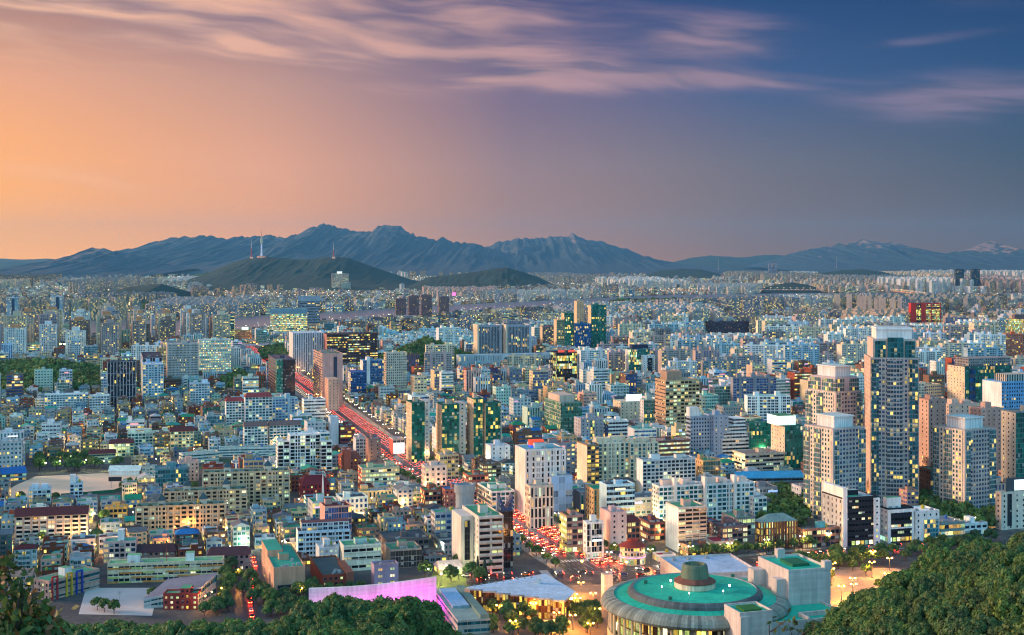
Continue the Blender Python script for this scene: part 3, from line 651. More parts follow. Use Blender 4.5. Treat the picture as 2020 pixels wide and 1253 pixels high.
H('office_building', 'small white gridded office with a square glass bay', OF, 1806, 1853, 1068, 1012, 'slots', W1, 'blank', W1, dep=16, huts=0, geo=False, extra=[('glass_bay', .35, .95, -.03, .03, .1, .75, S(150, 170, 172), 'glasst', None, .4)])
H('shop_building', 'low glazed hall with a curved grey roof', SH, 1856, 1903, 1060, 1034, 'bandy', S(150, 158, 150), 'band', dep=20, huts=0, lit=.8, roof=S(120, 130, 140))
H('office_building', 'little white four storey office above the tree line', OF, 1902, 1948, 1056, 1036, (4, 3.2, .7, .5, .1, GD, 0), W1, 'aptd', dep=12, huts=1, geo=True)
H('office_building', 'cream gridded tower block with a dark vertical slot and a big lit screen', OF, 1975, 2050, 1046, 974, 'slots', S(226, 208, 188), 'slots', S(228, 206, 182), xl=1967, geo=True, huts=0, extra=[('dark_slot', .16, .28, -.01, .02, .1, .98, S(40, 42, 50), None), ('screen_frame', .15, 1, .1, .2, 2.0, 2+10, S(80, 82, 88), None), ('screen', .36, .75, .09, .1, 2+1.5, 2+8.5, W1, None, None, None, (1.1, 1.25, 1.15))])
H('cultural_building', 'brown louvred building glowing yellow through its screens', 'building', 1500, 1571, 1084, 1031, (1.9, 4.6, .62, .80, .85, GD, 0), S(112, 84, 66), (1.9, 4.6, .5, .7, .6, GD, 0), xl=1490, huts=0, roof=S(110, 150, 150), short='the yellow louvred building', gable=(4.5, S(104, 140, 140), 8), bands=(0, 14, S(96, 72, 58), .7))
H('shop_building', 'low brown brick building with a teal roof hut beside the white block', SH, 1584, 1656, 1084, 1047, 'shop', S(132, 96, 84), 'small', S(110, 86, 80), xl=1575, huts=1, hutc=S(90, 180, 186), roof=S(120, 150, 150), geo=True, lit=.15)
H('apartment_building', 'cream twelve storey apartment block with green roof near the opera house', AP, 1338, 1394, 1090, 1004, (4.4, 2.75, .86, .58, .16, S(60, 62, 66), 0), S(230, 206, 186), 'blank', W1, xl=1313, roof=GROOF, geo=True, huts=1, hutc=S(214, 180, 164), short='the cream block with green roof', bands=(11, 0, S(222, 190, 172), .9), cap=100)
H('apartment_building', 'long white apartment slab behind the cream block, tall end towers', AP, 1300, 1385, 1040, 962, 'apt', W1, 'small', W1, dep=12, roof=S(170, 180, 180), geo=True, huts=2, hutc=S(236, 206, 190), group='white apartment slabs', extra=[('stair_tower', .33, .40, -.12, .25, 0, 2+6, S(240, 222, 210), None)])
H('apartment_building', 'white apartment slab with three tall blank stair towers', AP, 1388, 1487, 1036, 958, 'apt', W1, 'small', W1, dep=12, roof=S(170, 180, 180), geo=True, huts=3, hutc=S(236, 206, 190), group='white apartment slabs', bands=(0, 4, W1, .8), short='the white slab with stair towers', extra=[('stair_tower', .0, .05, -.15, .3, 0, 2+6, S(240, 222, 210), None), ('stair_tower', .58, .64, -.15, .3, 0, 2+6, S(240, 222, 210), None)])
H('apartment_building', 'short white apartment wing at the end of the white slab', AP, 1488, 1513, 1034, 984, 'apt', W2, 'small', dep=12, geo=True, group='white apartment slabs')
H('apartment_building', 'grey white apartment slab behind the white slabs', AP, 1268, 1372, 985, 910, 'aptd', S(206, 208, 210), 'blank', W1, dep=12, roof=S(110, 150, 160), geo=True, huts=2, hutc=W1)
H('apartment_building', 'cream apartment slab with vertical window columns, nearer of a pair', AP, 1180, 1241, 968, 876, 'aptv', S(232, 214, 184), 'blank', S(226, 206, 176), xl=1168, geo=True, huts=4, hutc=CREAM, group='cream slab pair', bands=(0, 6, S(236, 220, 192), .9))
H('apartment_building', 'cream apartment slab with vertical window columns, further of a pair', AP, 1243, 1298, 966, 876, 'aptv', S(232, 214, 184), 'blank', S(226, 206, 176), xl=1236, geo=True, huts=4, hutc=CREAM, group='cream slab pair', bands=(0, 5, S(236, 220, 192), .9))
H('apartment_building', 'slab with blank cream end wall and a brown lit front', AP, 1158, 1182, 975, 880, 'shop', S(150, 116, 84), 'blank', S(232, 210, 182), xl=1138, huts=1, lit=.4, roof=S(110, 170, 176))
H('office_building', 'brown office block with two rows of yellow lit windows', OF, 1298, 1360, 915, 872, (3, 4.2, .95, .42, .8, GD, 1), S(112, 74, 66), 'blank', S(150, 116, 100), dep=24, huts=1, roof=S(176, 150, 140), geo=True)
H('shop_building', 'long low shed with a bright blue roof beside a coach yard', SH, 1458, 1588, 952, 944, 'band', S(90, 150, 180), dep=26, yaw=6, huts=0, par=.3, roof=S(30, 120, 170), lit=.4, gable=(3.5, S(44, 156, 206), 0), short='the blue roofed shed')
H('office_building', 'long cream office block with ribbon windows behind the blue shed', OF, 1470, 1546, 930, 898, 'band', S(206, 190, 166), dep=24, huts=1, roof=S(130, 120, 116), geo=True)
H('apartment_building', 'white terraced building stepping up like a sloped staircase', AP, 1425, 1477, 905, 868, 'band', W2, 'blank', W2, dep=22, huts=0, lit=.12, geo=True, extra=[('terrace', .1, 1.0, .1, 1, 1.0, 2+6, W2, 'band', None, .1), ('terrace', .3, 1.0, .2, 1, 2+6, 2+12, W2, 'band', None, .1), ('terrace', .55, 1.0, .3, 1, 2+12, 2+18, W1, 'band', None, .1)])
H('office_building', 'grey blue office tower with rounded corner and dark bands', OF, 1362, 1405, 905, 824, 'grid', S(146, 160, 178), 'band', S(150, 164, 182), xl=1353, lit=.1, huts=1, hutc=W2, extra=[('roof_hut', .0, .45, .2, .9, 2, 2+9, W2, None)])
H('office_building', 'plain grey office block beside the rounded blue tower', OF, 1408, 1437, 905, 822, 'slots', S(150, 166, 186), dep=20, huts=1)
H('office_building', 'wide tan office tower with rows of yellow lit windows', OF, 1313, 1380, 866, 752, (4.3, 3.6, .80, .58, .42, S(50, 66, 54), 0), S(190, 166, 122), (3, 3.6, .8, .3, .1, GD, 0), S(196, 156, 120), xl=1292, geo=True, huts=1, short='the wide tan tower', roof=S(160, 150, 140), hutc=S(160, 130, 110), extra=[('roof_hut', .1, .55, .2, .8, 2, 2+9, S(170, 140, 118), None)])
H('office_building', 'cream tower with a green glass side and a glowing white roof sign', OF, 1548, 1583, 925, 842, 'glass', S(40, 110, 96), 'slots', S(228, 210, 182), xl=1521, lit=.3, huts=0, extra=[('roof_sign', -.3, .7, .1, .9, 2+1, 2+9, W1, None, S(70, 140, 100), None, (.75, .95, .8))], short='the tower with a glowing roof sign')
H('office_building', 'white and green glass office tower beside the glowing sign tower', OF, 1478, 1522, 900, 835, 'glass', S(60, 130, 110), 'small', W2, xl=1470, lit=.25, huts=1)
H('office_building', 'green glass office tower with cream frame and round roof drum', OF, 1106, 1148, 868, 796, 'glass', S(120, 150, 130), 'glass', S(206, 206, 176), xl=1074, lit=.14, huts=0, extra=[('roof_drum', .1, .8, .2, .9, 2.0, 2+7, S(206, 184, 164), None)], short='the framed green glass tower')
H('office_building', 'grey office with a sloping shoulder and a green lit column', OF, 1146, 1190, 876, 828, 'slots', S(176, 172, 176), dep=20, huts=1, extra=[('glass_bay', .42, .6, -.02, .02, 0, .95, S(120, 160, 140), 'glasst', None, .7)])
H('office_building', 'black and white office block with a blue glass corner', OF, 1200, 1240, 876, 832, 'band', W1, 'glassb', S(40, 60, 110), xl=1193, lit=.2, huts=1)
H('office_building', 'narrow white office tower with green side windows', OF, 1270, 1292, 852, 790, 'glass', S(180, 206, 196), 'slots', W2, xl=1262, huts=1)
H('shop_building', 'cream building carrying a large glowing white billboard', SH, 1224, 1266, 840, 794, 'slots', S(226, 206, 176), dep=22, huts=0, extra=[('billboard', .3, 1.0, .02, .1, 2+1, 2+8, W1, None, None, None, (1.2, 1.35, 1.25))], short='the white billboard')
H('office_building', 'black office tower with scattered lit windows and red roof signs', OF, 1098, 1138, 770, 697, 'glassd', S(40, 34, 42), 'glassd', S(60, 44, 44), dep=26, lit=.42, huts=0, short='the black office tower', extra=[('roof_sign', .1, .4, .05, .1, 2, 2+4, BRICK, None, None, None, (.8, .08, .06)), ('roof_sign', .6, .9, .05, .1, 2, 2+4, BRICK, None, None, None, (.8, .08, .06))])
H('office_building', 'teal glass office block with a dark roof storey', OF, 1240, 1282, 745, 690, 'glass', S(70, 130, 136), 'slots', W2, xl=1233, lit=.35, huts=0, extra=[('roof_storey', .2, .95, .2, .9, 2, 2+7, S(40, 44, 70), None)])
H('office_building', 'white office with black glass panel below the teal block', OF, 1268, 1292, 745, 702, 'slots', W1, dep=20, huts=1, extra=[('glass_bay', .4, .8, -.02, .02, .1, .9, S(50, 60, 80), 'glassd')])

# ---- avenue and middle of the city
H('office_building', 'big white office block with tall slot windows and a blue roof edge', OF, 1037, 1115, 1022, 890, (3.7, 4.0, .52, .66, .22, S(26, 30, 44), 0), S(232, 222, 216), 'blank', S(236, 220, 208), xl=1016, roof=S(90, 170, 186), geo=True, huts=1, short='the big white office block', bands=(0, 13, S(234, 224, 218), .6), extra=[('roof_sign', .25, .6, .5, .7, 2+2, 2+5.5, S(196, 40, 30), None, None, None, (.75, .10, .04)), ('roof_sign', .25, .6, .45, .68, 2+.3, 2+2, S(20, 60, 170), None, None, None, (.03, .12, .6))])
H('office_building', 'pale blue glazed annexe against the big white office block', OF, 1088, 1129, 1022, 942, (6, 5, .94, .94, .0, S(140, 170, 200), 0), S(170, 196, 220), 'blank', W1, dep=16, huts=0)
H('office_building', 'beige stone office block with deep slot windows beside the avenue', OF, 1046, 1092, 1044, 962, (2.9, 7.0, .5, .84, .12, S(36, 40, 46), 0), S(218, 200, 180), (2.9, 4, .45, .6, .1, GD, 0), S(220, 192, 168), xl=1036, geo=True, huts=1, roof=S(160, 160, 156), short='the beige stone office')
H('office_building', 'slim dark tower with a pointed V shaped glass crown', OF, 986, 1012, 1122, 1010, 'glassd', S(86, 72, 70), 'glassd', S(100, 76, 70), xl=980, lit=.12, geo=True, huts=0, short='the slim pointed tower', par=.2, bumps=False)
H('office_building', 'white concrete office with a stepped green roof and dark stair window', OF, 944, 993, 1134, 1022, (8, 3.6, .82, .42, .14, S(44, 48, 56), 0), S(228, 206, 190), 'slots', S(232, 224, 212), xl=912, geo=True, huts=1, roof=GROOF, bands=(9, 0, S(224, 196, 178), .9), short='the stepped concrete office', extra=[('stair_tower', -.5, -.02, .3, .9, 0, .98, S(216, 208, 196), None), ('stair_window', -.36, -.16, .28, .31, .2, .9, S(60, 66, 74), 'glassd')])
H('office_building', 'grey blue office with white rows of windows and a round drum on its roof', OF, 858, 912, 1072, 1014, (3.4, 3.5, .78, .5, .4, GB, 1), S(150, 160, 172), 'grid', S(200, 196, 190), xl=850, geo=True, huts=0, roof=GROOF, short='the office with a roof drum')
H('office_building', 'square patterned cream office block by the avenue', OF, 838, 881, 972, 922, (4.2, 3.8, .42, .5, .12, GD, 0), S(222, 200, 186), (4.2, 3.8, .4, .5, .05, GD, 0), S(224, 196, 180), xl=831, geo=True, huts=1)
H('shop_building', 'red brown brick block with a white roof dish', SH, 878, 929, 1008, 968, 'small', S(168, 96, 84), 'small', S(186, 108, 92), xl=868, geo=True, huts=1, roof=S(60, 120, 170))
H('apartment_building', 'white apartment block with green roof between drum office and avenue', AP, 970, 1015, 1016, 972, 'apt', W1, 'apt', S(232, 212, 190), xl=942, geo=True, huts=2, roof=GROOF)
H('shop_building', 'low brick block in front of the red brown one', SH, 838, 870, 1006, 970, 'shop', S(160, 92, 70), 'shop', S(176, 100, 76), xl=829, geo=True, huts=1, roof=GROOF)
H('office_building', 'brown brick office with yellow green lit side beside the avenue', OF, 1118, 1150, 1092, 1020, 'shop', S(170, 130, 118), 'bandy', S(190, 206, 110), xl=1104, geo=True, huts=1, gf=.9, roof=S(50, 84, 44), group='avenue shops')
H('shop_building', 'white framed glass shop building glowing yellow at street level', SH, 1158, 1191, 1104, 1034, 'glassd', W1, 'slots', W1, xl=1150, geo=True, lit=.35, huts=1, gf=1.0, short='the white framed shop', group='avenue shops', extra=[('white_frame', .2, .26, -.08, -.01, 0, 1.0, W1, None), ('white_frame', .9, .97, -.08, -.01, 0, 1.0, W1, None), ('white_frame', .2, .97, -.08, -.01, .6, .66, W1, None), ('lit_sign', .3, .86, -.1, -.08, .5, .56, W1, None, None, None, (.7, 1.1, 1.2))])
H('office_building', 'mauve grey office with a sloping glazed front', OF, 1204, 1236, 1088, 1014, 'slots', S(190, 164, 164), 'blank', S(200, 176, 172), dep=18, geo=True, huts=1, short='the sloping mauve office')
H('shop_building', 'dark red roofed corner building behind the round cafe', SH, 1238, 1262, 1076, 1030, 'shop', S(120, 70, 60), 'shop', dep=14, geo=True, huts=0, gable=(3, MAROON, 2), lit=.35)
H('shop_building', 'dark brick building with red shopfront beside the cream block', SH, 1282, 1312, 1068, 1034, 'shop', S(110, 60, 62), 'shop', dep=18, geo=True, huts=1, roof=S(60, 90, 110))
H('shop_building', 'low cream restaurant with a red flat roof and long lit windows', SH, 1408, 1452, 1092, 1072, (4, 3.6, .9, .5, .9, GD, 0), S(226, 196, 170), 'band', dep=16, geo=True, huts=0, roof=S(190, 50, 60), lit=.9)
H('shop_building', 'brown building with a stepped dark roof and yellow windows', SH, 1425, 1475, 1084, 1042, 'shop', S(96, 84, 92), 'small', S(120, 100, 100), dep=18, geo=True, lit=.4, huts=1)
H('office_building', 'grey stepped office with a green roof before the white slab', OF, 1448, 1490, 1060, 1024, 'shop', S(150, 140, 136), 'small', S(190, 160, 140), dep=18, geo=True, huts=1, roof=GROOF)
H('shop_building', 'little white kiosk shop with a red roof by the parked cars', SH, 1298, 1333, 1108, 1098, (3, 3.4, .9, .6, 1, GD, 0), W1, 'lit', dep=8, geo=True, huts=0, roof=S(170, 40, 50))
H('office_building', 'tan brown hotel tower with a dark central slot and roof garden', 'hotel', 636, 676, 806, 699, 'blank', S(204, 156, 146), 'corr', S(206, 152, 134), xl=618, short='the pink hotel tower', huts=2, roof=S(90, 120, 84), extra=[('dark_slot', .55, .72, -.01, .03, .45, .95, S(50, 56, 80), None), ('lower_block', .1, .62, -.4, .0, 0, .58, S(214, 170, 148), 'slots')])
H('office_building', 'dark glass tower with brown ribbed side left of the avenue', OF, 546, 582, 800, 711, 'glassd', S(86, 76, 92), 'band', S(120, 90, 84), xl=528, lit=.1, huts=1, short='the dark ribbed tower', extra=[('glass_corner', -.02, .3, -.06, .1, 0, 1.02, S(90, 150, 140), 'glass', None, .1)])
H('office_building', 'tan square office tower with small windows near the wooded hill', OF, 762, 803, 780, 697, 'grid', S(206, 196, 176), 'corr', S(206, 170, 140), xl=757, lit=.2, huts=1, short='the tan square tower')
H('office_building', 'white gridded government office slab beside a dark brown one', OF, 578, 638, 735, 658, 'vert', S(212, 214, 220), 'blank', W2, xl=570, lit=.12, huts=0, short='the white government slab')
H('office_building', 'wide dark brown office slab with yellow lit floors', OF, 645, 745, 738, 660, (2.4, 3.6, 1.0, .42, .36, S(36, 26, 32), 1), S(84, 58, 62), 'blank', S(170, 116, 104), xl=638, huts=0, short='the dark brown slab')
H('office_building', 'blue glass office with a tall white fin', OF, 716, 757, 770, 712, 'glassb', S(110, 150, 180), 'slots', W1, dep=22, lit=.3, huts=1, extra=[('white_fin', .18, .34, -.02, .5, 0, 2+5, W1, None)])
H('office_building', 'low blue glass office with a white top edge', OF, 692, 722, 785, 735, 'glassb', S(70, 110, 170), 'grid', W2, dep=22, lit=.1, huts=0)
# twin court towers and their podium
for nm, a, b_, lb in (('court_tower', 944, 988, 'grey twin court tower with vertical ribs, nearer the wooded hill'), ('court_tower', 1000, 1046, 'grey twin court tower with vertical ribs, nearer the green glass towers')):
    H(nm, lb, 'tower', a, b_, 716, 645, (2.6, 3.5, .52, 1.0, .2, S(30, 30, 44), 1), S(150, 158, 168), 'blank', S(216, 190, 160), dep=24, huts=0, group='court towers', par=2.5, extra=[('end_pier', -.06, .02, -.05, 1, 0, 2+4, S(226, 206, 176), None), ('end_pier', .94, 1.04, -.05, 1, 0, 2+4, S(170, 178, 190), None)], bumps=False)
SHORT.append((995, 716, 'the twin court towers'))
r_, wd_, dp_, h_ = H('court_podium', 'long low grey court podium with a round emblem disc', 'building', 905, 1095, 728, 702, (4, 14, .3, .7, .05, S(120, 140, 150), 0), S(176, 188, 194), 'blank', dep=18, huts=0, bumps=False)
q = MB()
cxp = wd_*.49
ang = [2*pi*i/28 for i in range(28)]
def disc(q, R0, R1, y, col):
    for i in range(28):
        a0, a1 = ang[i], ang[(i+1) % 28]
        q.face([(cxp+R0*cos(a0), y, h_*.62+R0*sin(a0)), (cxp+R1*cos(a0), y, h_*.62+R1*sin(a0)), (cxp+R1*cos(a1), y, h_*.62+R1*sin(a1)), (cxp+R0*cos(a1), y, h_*.62+R0*sin(a1))][::-1], col)
disc(q, 4.5, 9.5, -.5, S(196, 206, 210)); disc(q, 0.01, 4.5, -.4, S(70, 100, 120)); q.build('emblem_disc', r_)
# green glass residential towers in the middle
for i, (a, b_, yb, yt, lb) in enumerate([(812, 838, 914, 796, 'green glass residential tower with a cream edge, leftmost of the row'), (872, 906, 912, 800, 'green glass residential tower with yellow lit windows, second of the row'),
                                         (934, 952, 912, 788, 'narrow dark green glass tower with cream edge, third of the row'), (958, 987, 912, 796, 'green glass residential tower at the avenue-facing end of the row')]):
    H('glass_tower', lb, 'tower', a, b_, yb, yt, (2.2, 3.2, .92, .84, (.08, .16, .3, .14)[i], GG, 0), S(30, 96, 84), 'slots', S(222, 196, 160), dep=22, huts=1, hutc=S(200, 170, 140), group='green glass tower row', short=('the green glass tower row' if i == 1 else None),
      extra=[('cream_edge', 1.0, 1.42 if i in (0, 1) else 1.14, .1, .95, 0, 1.03, S(206, 196, 184), 'slots')])
H('shop_building', 'grey brown tower block beside the avenue bend', SH, 727, 751, 920, 868, 'slots', S(140, 112, 106), 'slots', S(170, 124, 110), xl=721, huts=1, geo=True)
H('office_building', 'pale grey office block behind the grey brown tower block', OF, 702, 724, 912, 866, 'aptd', S(190, 186, 186), 'blank', W2, dep=14, huts=1)
H('church', 'red brick church like building with a pointed tower', 'church', 676, 712, 938, 906, 'small', S(170, 80, 58), 'small', S(180, 84, 60), dep=22, huts=0, gable=(5, S(140, 70, 54), 3), extra=[('brick_tower', .05, .42, -.1, .35, 0, 2+7, S(172, 84, 62), None)])
H('shop_building', 'long pale green glazed department building with red corner', SH, 714, 788, 960, 926, 'bandy', S(214, 196, 160), 'shop', S(200, 60, 60), xl=706, lit=.6, huts=2, roof=S(80, 150, 120), geo=True, short='the pale green glazed store')
H('shop_building', 'cream building with a gold rounded side near the avenue', SH, 868, 905, 948, 900, 'shop', S(214, 184, 140), 'shop', S(224, 196, 150), dep=18, huts=1, lit=.25)
H('shop_building', 'glowing white screen building on the avenue', SH, 775, 798, 898, 868, 'shop', S(210, 190, 180), 'blank', S(206, 90, 76), dep=16, huts=0, extra=[('screen', .05, .98, -.06, -.02, .1, .8, W1, None, None, None, (1.2, 1.15, 1.1))])
H('office_building', 'white office with square dark windows left of the big white block', OF, 968, 1006, 925, 882, 'slots', S(214, 214, 220), 'blank', W2, dep=16, huts=1)
H('shop_building', 'brown building with bright green lit windows before the glass towers', SH, 953, 988, 950, 918, (3.4, 3.6, .8, .55, .8, GD, 0), S(110, 96, 80), 'shop', dep=16, huts=1, lit=.75, geo=True)
H('shop_building', 'round fronted red brick block near the big white office block', SH, 924, 964, 988, 940, 'shop', S(164, 90, 72), 'shop', S(176, 96, 76), dep=16, huts=1, roof=GROOF, geo=True)
# left middle
H('court_building', 'huge pale stone court building, darker half with small square windows', 'court', 330, 392, 762, 680, (1.9, 3.4, .55, .5, .14, S(50, 46, 60), 1), S(186, 178, 170), 'small', S(206, 186, 160), xl=322, dep=30, huts=1, short='the pale stone court', extra=[('podium', -.3, 1.35, -.25, .3, 0, .22, S(190, 178, 162), 'grid')])
H('court_building', 'pale green lit half of the stone court building', 'court', 393, 456, 748, 672, (2.4, 3.4, .58, .48, .62, S(70, 90, 84), 1), S(206, 212, 198), 'small', dep=28, huts=1)
H('office_building', 'dark blue glass office tower wrapped in white metal frames', OF, 212, 268, 806, 714, 'glassd', S(40, 52, 84), 'vert', S(200, 180, 176), xl=190, lit=.1, huts=0, short='the dark framed glass tower', bands=(4, 9, S(196, 186, 188), .7))
H('office_building', 'taller dark glass tower behind the framed one', OF, 282, 320, 796, 706, 'glassd', S(44, 46, 66), 'vert', S(206, 184, 176), xl=268, lit=.08, huts=0, bands=(3, 6, S(196, 186, 188), .7))
H('apartment_building', 'pale blue apartment tower before the dark glass towers', AP, 282, 322, 804, 720, 'apt', S(196, 212, 226), 'apt', W2, xl=277, huts=2, hutc=S(150, 180, 206), bands=(0, 4, S(206, 220, 232), .8))
H('apartment_building', 'small pale blue apartment block with tiled panel before the court', AP, 375, 414, 806, 758, 'apt', S(206, 214, 222), 'apt', dep=14, huts=2)
H('apartment_building', 'long white apartment slab with two roof turrets beside the woods', AP, 88, 174, 812, 780, 'apt', W1, 'small', dep=12, huts=2, hutc=W1, group='white slabs by the woods')
H('apartment_building', 'white apartment slab end next to the dark framed glass tower', AP, 176, 216, 812, 782, 'aptd', W1, 'small', dep=12, huts=1, hutc=W1, group='white slabs by the woods')
H('apartment_building', 'white apartment tower cluster with red hipped roofs, lower wing', AP, 446, 482, 850, 792, 'apt', W1, 'blank', dep=14, gable=(3.5, S(150, 60, 60), 3), huts=0, geo=True, short='the red roofed white cluster', group='red roofed cluster')
H('apartment_building', 'white apartment tower cluster with red hipped roofs, tall wing', AP, 484, 537, 852, 784, 'apt', W1, 'blank', W1, dep=14, gable=(4, S(150, 60, 60), 3), huts=0, geo=True, group='red roofed cluster', bands=(0, 4, W1, .8))
H('apartment_building', 'white apartment slab with brown pitched roof, left wing', AP, 482, 528, 888, 842, 'apt', W1, 'small', dep=13, gable=(4, S(120, 96, 92), 1), huts=0, geo=True, group='brown roofed slabs')
H('apartment_building', 'white apartment slab with brown pitched roof, right wing', AP, 532, 594, 886, 840, 'apt', W1, 'small', dep=13, gable=(4, S(120, 96, 92), 1), huts=0, geo=True, group='brown roofed slabs')
H('apartment_building', 'glassy white apartment tower with green windows, main block', AP, 572, 632, 942, 860, (4.2, 2.9, .84, .74, .3, S(50, 78, 72), 0), W1, 'small', W2, dep=14, geo=True, huts=0, short='the glassy white apartments', bands=(0, 4, W1, 1.0))
H('apartment_building', 'glassy white apartment tower with green windows, lower side block', AP, 548, 571, 942, 872, (4.2, 2.9, .84, .74, .3, S(50, 78, 72), 0), W1, 'small', W2, dep=14, geo=True, huts=0)
H('apartment_building', 'glassy white apartment tower with green windows, far end block', AP, 633, 655, 942, 872, (4.2, 2.9, .84, .74, .3, S(50, 78, 72), 0), W1, 'small', W2, dep=14, geo=True, huts=0)
H('school_building', 'long low white school wing with open galleries, curving behind lawn', 'school', 432, 552, 902, 886, 'corr', S(214, 222, 214), dep=12, huts=0, roof=S(120, 150, 140), geo=True, yaw=10)
H('school_building', 'angled white school wing joining the long low one', 'school', 360, 432, 916, 898, 'corr', S(206, 212, 204), dep=11, huts=0, roof=S(150, 170, 150), geo=True, yaw=30)
H('office_building', 'tall narrow white wall building behind the glassy apartments', OF, 652, 668, 880, 825, 'blank', S(190, 206, 214), dep=14, huts=0)
H('shop_building', 'maroon brick office with white ledges behind the avenue trees', SH, 672, 700, 880, 842, 'band', S(120, 52, 56), 'blank', S(150, 74, 70), dep=20, huts=1, roof=S(90, 160, 150))

# ---- left front: apartments, school
H('apartment_building', 'white seven storey slab with a maroon pitched roof and yellow windows', AP, 30, 172, 1072, 1020, (4.8, 2.9, .72, .56, .17, S(56, 78, 78), 0), S(226, 216, 202), 'blank', W2, dep=13, yaw=13, gable=(4.5, MAROON, 0), geo=True, huts=0, short='the maroon roofed slab', bands=(0, 9, S(206, 170, 150), .5), rst='blank')
tan = dict(geo=True, huts=0, roof=S(60, 110, 104), par=.8)
def cupola(rt):
    root, wd, dp, h = rt
    for fx in (.28, .75):
        q = MB(); a = wd*fx; q.box(a-2.4, a+2.4, dp*.25, dp*.25+5, h+.2, h+3.6, S(226, 206, 186)); q.build('cupola', root)
        q = MB(); zz = h+3.6; P = [(a-3, dp*.25-.6), (a+3, dp*.25-.6), (a+3, dp*.25+5.6), (a-3, dp*.25+5.6)]
        for i in range(4): q.face([(*P[i], zz), (*P[(i+1) % 4], zz), (a, dp*.25+2.5, zz+4)], S(56, 84, 92))
        q.build('cupola_roof', root)
    for i in range(9):
        q = MB(); a = wd*(.05+.9*i/8); crown_low(q, a, 1.6, h+.3, 1.2); q.build('roof_shrub', root, LEAF)
def crown_low(q, x, y, z, r):
    rr = random.Random(int(x*13+y*7))
    for i in range(26):
        c = (x+rr.uniform(-r, r), y+rr.uniform(-r, r)*.7, z+rr.uniform(0, r)); a = rr.uniform(.3, .6)*r*.6
        n = mathutils.Vector((rr.uniform(-1, 1), rr.uniform(-1, 1), rr.uniform(-.2, 1))).normalized(); t = n.orthogonal().normalized()*a; u = n.cross(t)
        cc = mathutils.Vector(c); g_ = rr.uniform(.6, 1.4)
        q.face([tuple(cc+t+u), tuple(cc-t+u), tuple(cc-t-u), tuple(cc+t-u)], (.035*g_, .065*g_, .022*g_))
cupola(H('apartment_building', 'long tan apartment block with green roof and turrets, nearest of three', AP, 268, 444, 1055, 1002, (4.0, 2.75, .70, .56, .16, S(58, 60, 66), 0), S(206, 174, 138), 'small', dep=14, yaw=12, group='tan apartment blocks', short='the nearest tan block', bands=(0, 12, S(224, 192, 156), .6), **tan))
cupola(H('apartment_building', 'tan apartment block with turrets half hidden behind the nearest one', AP, 322, 487, 1032, 972, (4.0, 2.75, .70, .56, .14, S(58, 60, 66), 0), S(206, 174, 138), 'small', dep=14, yaw=12, group='tan apartment blocks', bands=(0, 12, S(224, 192, 156), .6), **tan))
cupola(H('apartment_building', 'tallest tan apartment block with turrets, rearmost of three', AP, 400, 571, 1018, 935, (4.0, 2.75, .70, .56, .14, S(58, 60, 66), 0), S(206, 174, 138), 'small', dep=14, yaw=12, group='tan apartment blocks', short='the tall tan block', bands=(0, 12, S(224, 192, 156), .6), **tan))
# ---- school, gym, halls at the lower left
rt, wd, dp, h = H('school_building', 'long cream school block striped orange and green with a pale green roof', 'school', 212, 440, 1152, 1116, (3.0, 3.3, .86, .56, .08, GD, 0), S(226, 206, 170), 'blank', W2, dep=11, yaw=9, huts=2, hutc=W1, roof=S(110, 176, 130), geo=True, short='the striped school', rst='blank', bumps=True)
for f in range(4):   # coloured panels under the windows
    q = MB()
    for i in range(10):
        c = (S(222, 150, 80), S(190, 196, 110), S(226, 206, 170), S(214, 140, 70))[(i+f) % 4]
        q.box(wd*i/10+.2, wd*(i+1)/10-.2, -.22, -.02, h*f/4+.15, h*f/4+h*.11, c)
    q.build('panel_stripes', rt)
rt, wd, dp, h = H('school_building', 'slanting school wing with pink ribbon walls and a pale green roof', 'school', 96, 196, 1186, 1150, 'corr', S(214, 170, 150), 'small', dep=12, yaw=58, huts=1, hutc=W1, roof=S(110, 176, 130), geo=True, bands=(4, 0, S(220, 180, 160), .4))
for fx, c, ww in ((.58, S(40, 70, 170), 2.2), (.38, S(226, 180, 50), 2.0), (.1, S(190, 50, 60), 2.0)):
    q = MB(); a = wd*fx
    q.box(a-ww, a-ww+.8, -1.2, -.3, 0, h+2.2, c); q.box(a+ww-.8, a+ww, -1.2, -.3, 0, h+2.2, c); q.box(a-ww, a+ww, -1.2, -.3, h+2.2, h+3.0, c); q.build('stair_frame', rt)
rt, wd, dp, h = H('gymnasium', 'red brick school gym with a wide sloping grey roof', 'gym', 322, 390, 1203, 1174, 'small', S(168, 60, 50), 'blank', S(200, 196, 190), dep=8, yaw=0, huts=0, geo=True, roof=S(96, 160, 120), lit=.5, short='the brick gym', bumps=False)
FOOT.append((rt.location.x+5, rt.location.y+14, 17, 16, 0))
q = MB(); T_ = [(-11, 2, 5.0), (wd, 8.1, 9.6), (wd+4, 27, 12.5), (-5, 28, 9.0)]
q.face(T_, S(120, 122, 136)); q.face([(x, y, z-.6) for x, y, z in T_][::-1], S(150, 150, 156))
for i in range(4):
    (xa, ya, za), (xb, yb, zb) = T_[i], T_[(i+1) % 4]; q.face([(xa, ya, za-.6), (xb, yb, zb-.6), (xb, yb, zb), (xa, ya, za)], S(196, 204, 210)); q.face([(xa*.97, ya+.3, 0), (xb*.97, yb+.3, 0), (xb*.97, yb+.3, zb-.6), (xa*.97, ya+.3, za-.6)], S(186, 190, 190), [(0, 0), (8, 0), (8, 2), (0, 2)], (.9, .4, .1), GT)
q.build('sloping_roof', rt)
q = MB(); q.box(wd*.5, wd*.78, -.6, 7, 0, h+3.6, S(168, 60, 50), ST['small'], S(80, 160, 120)); q.build('brick_tower', rt)
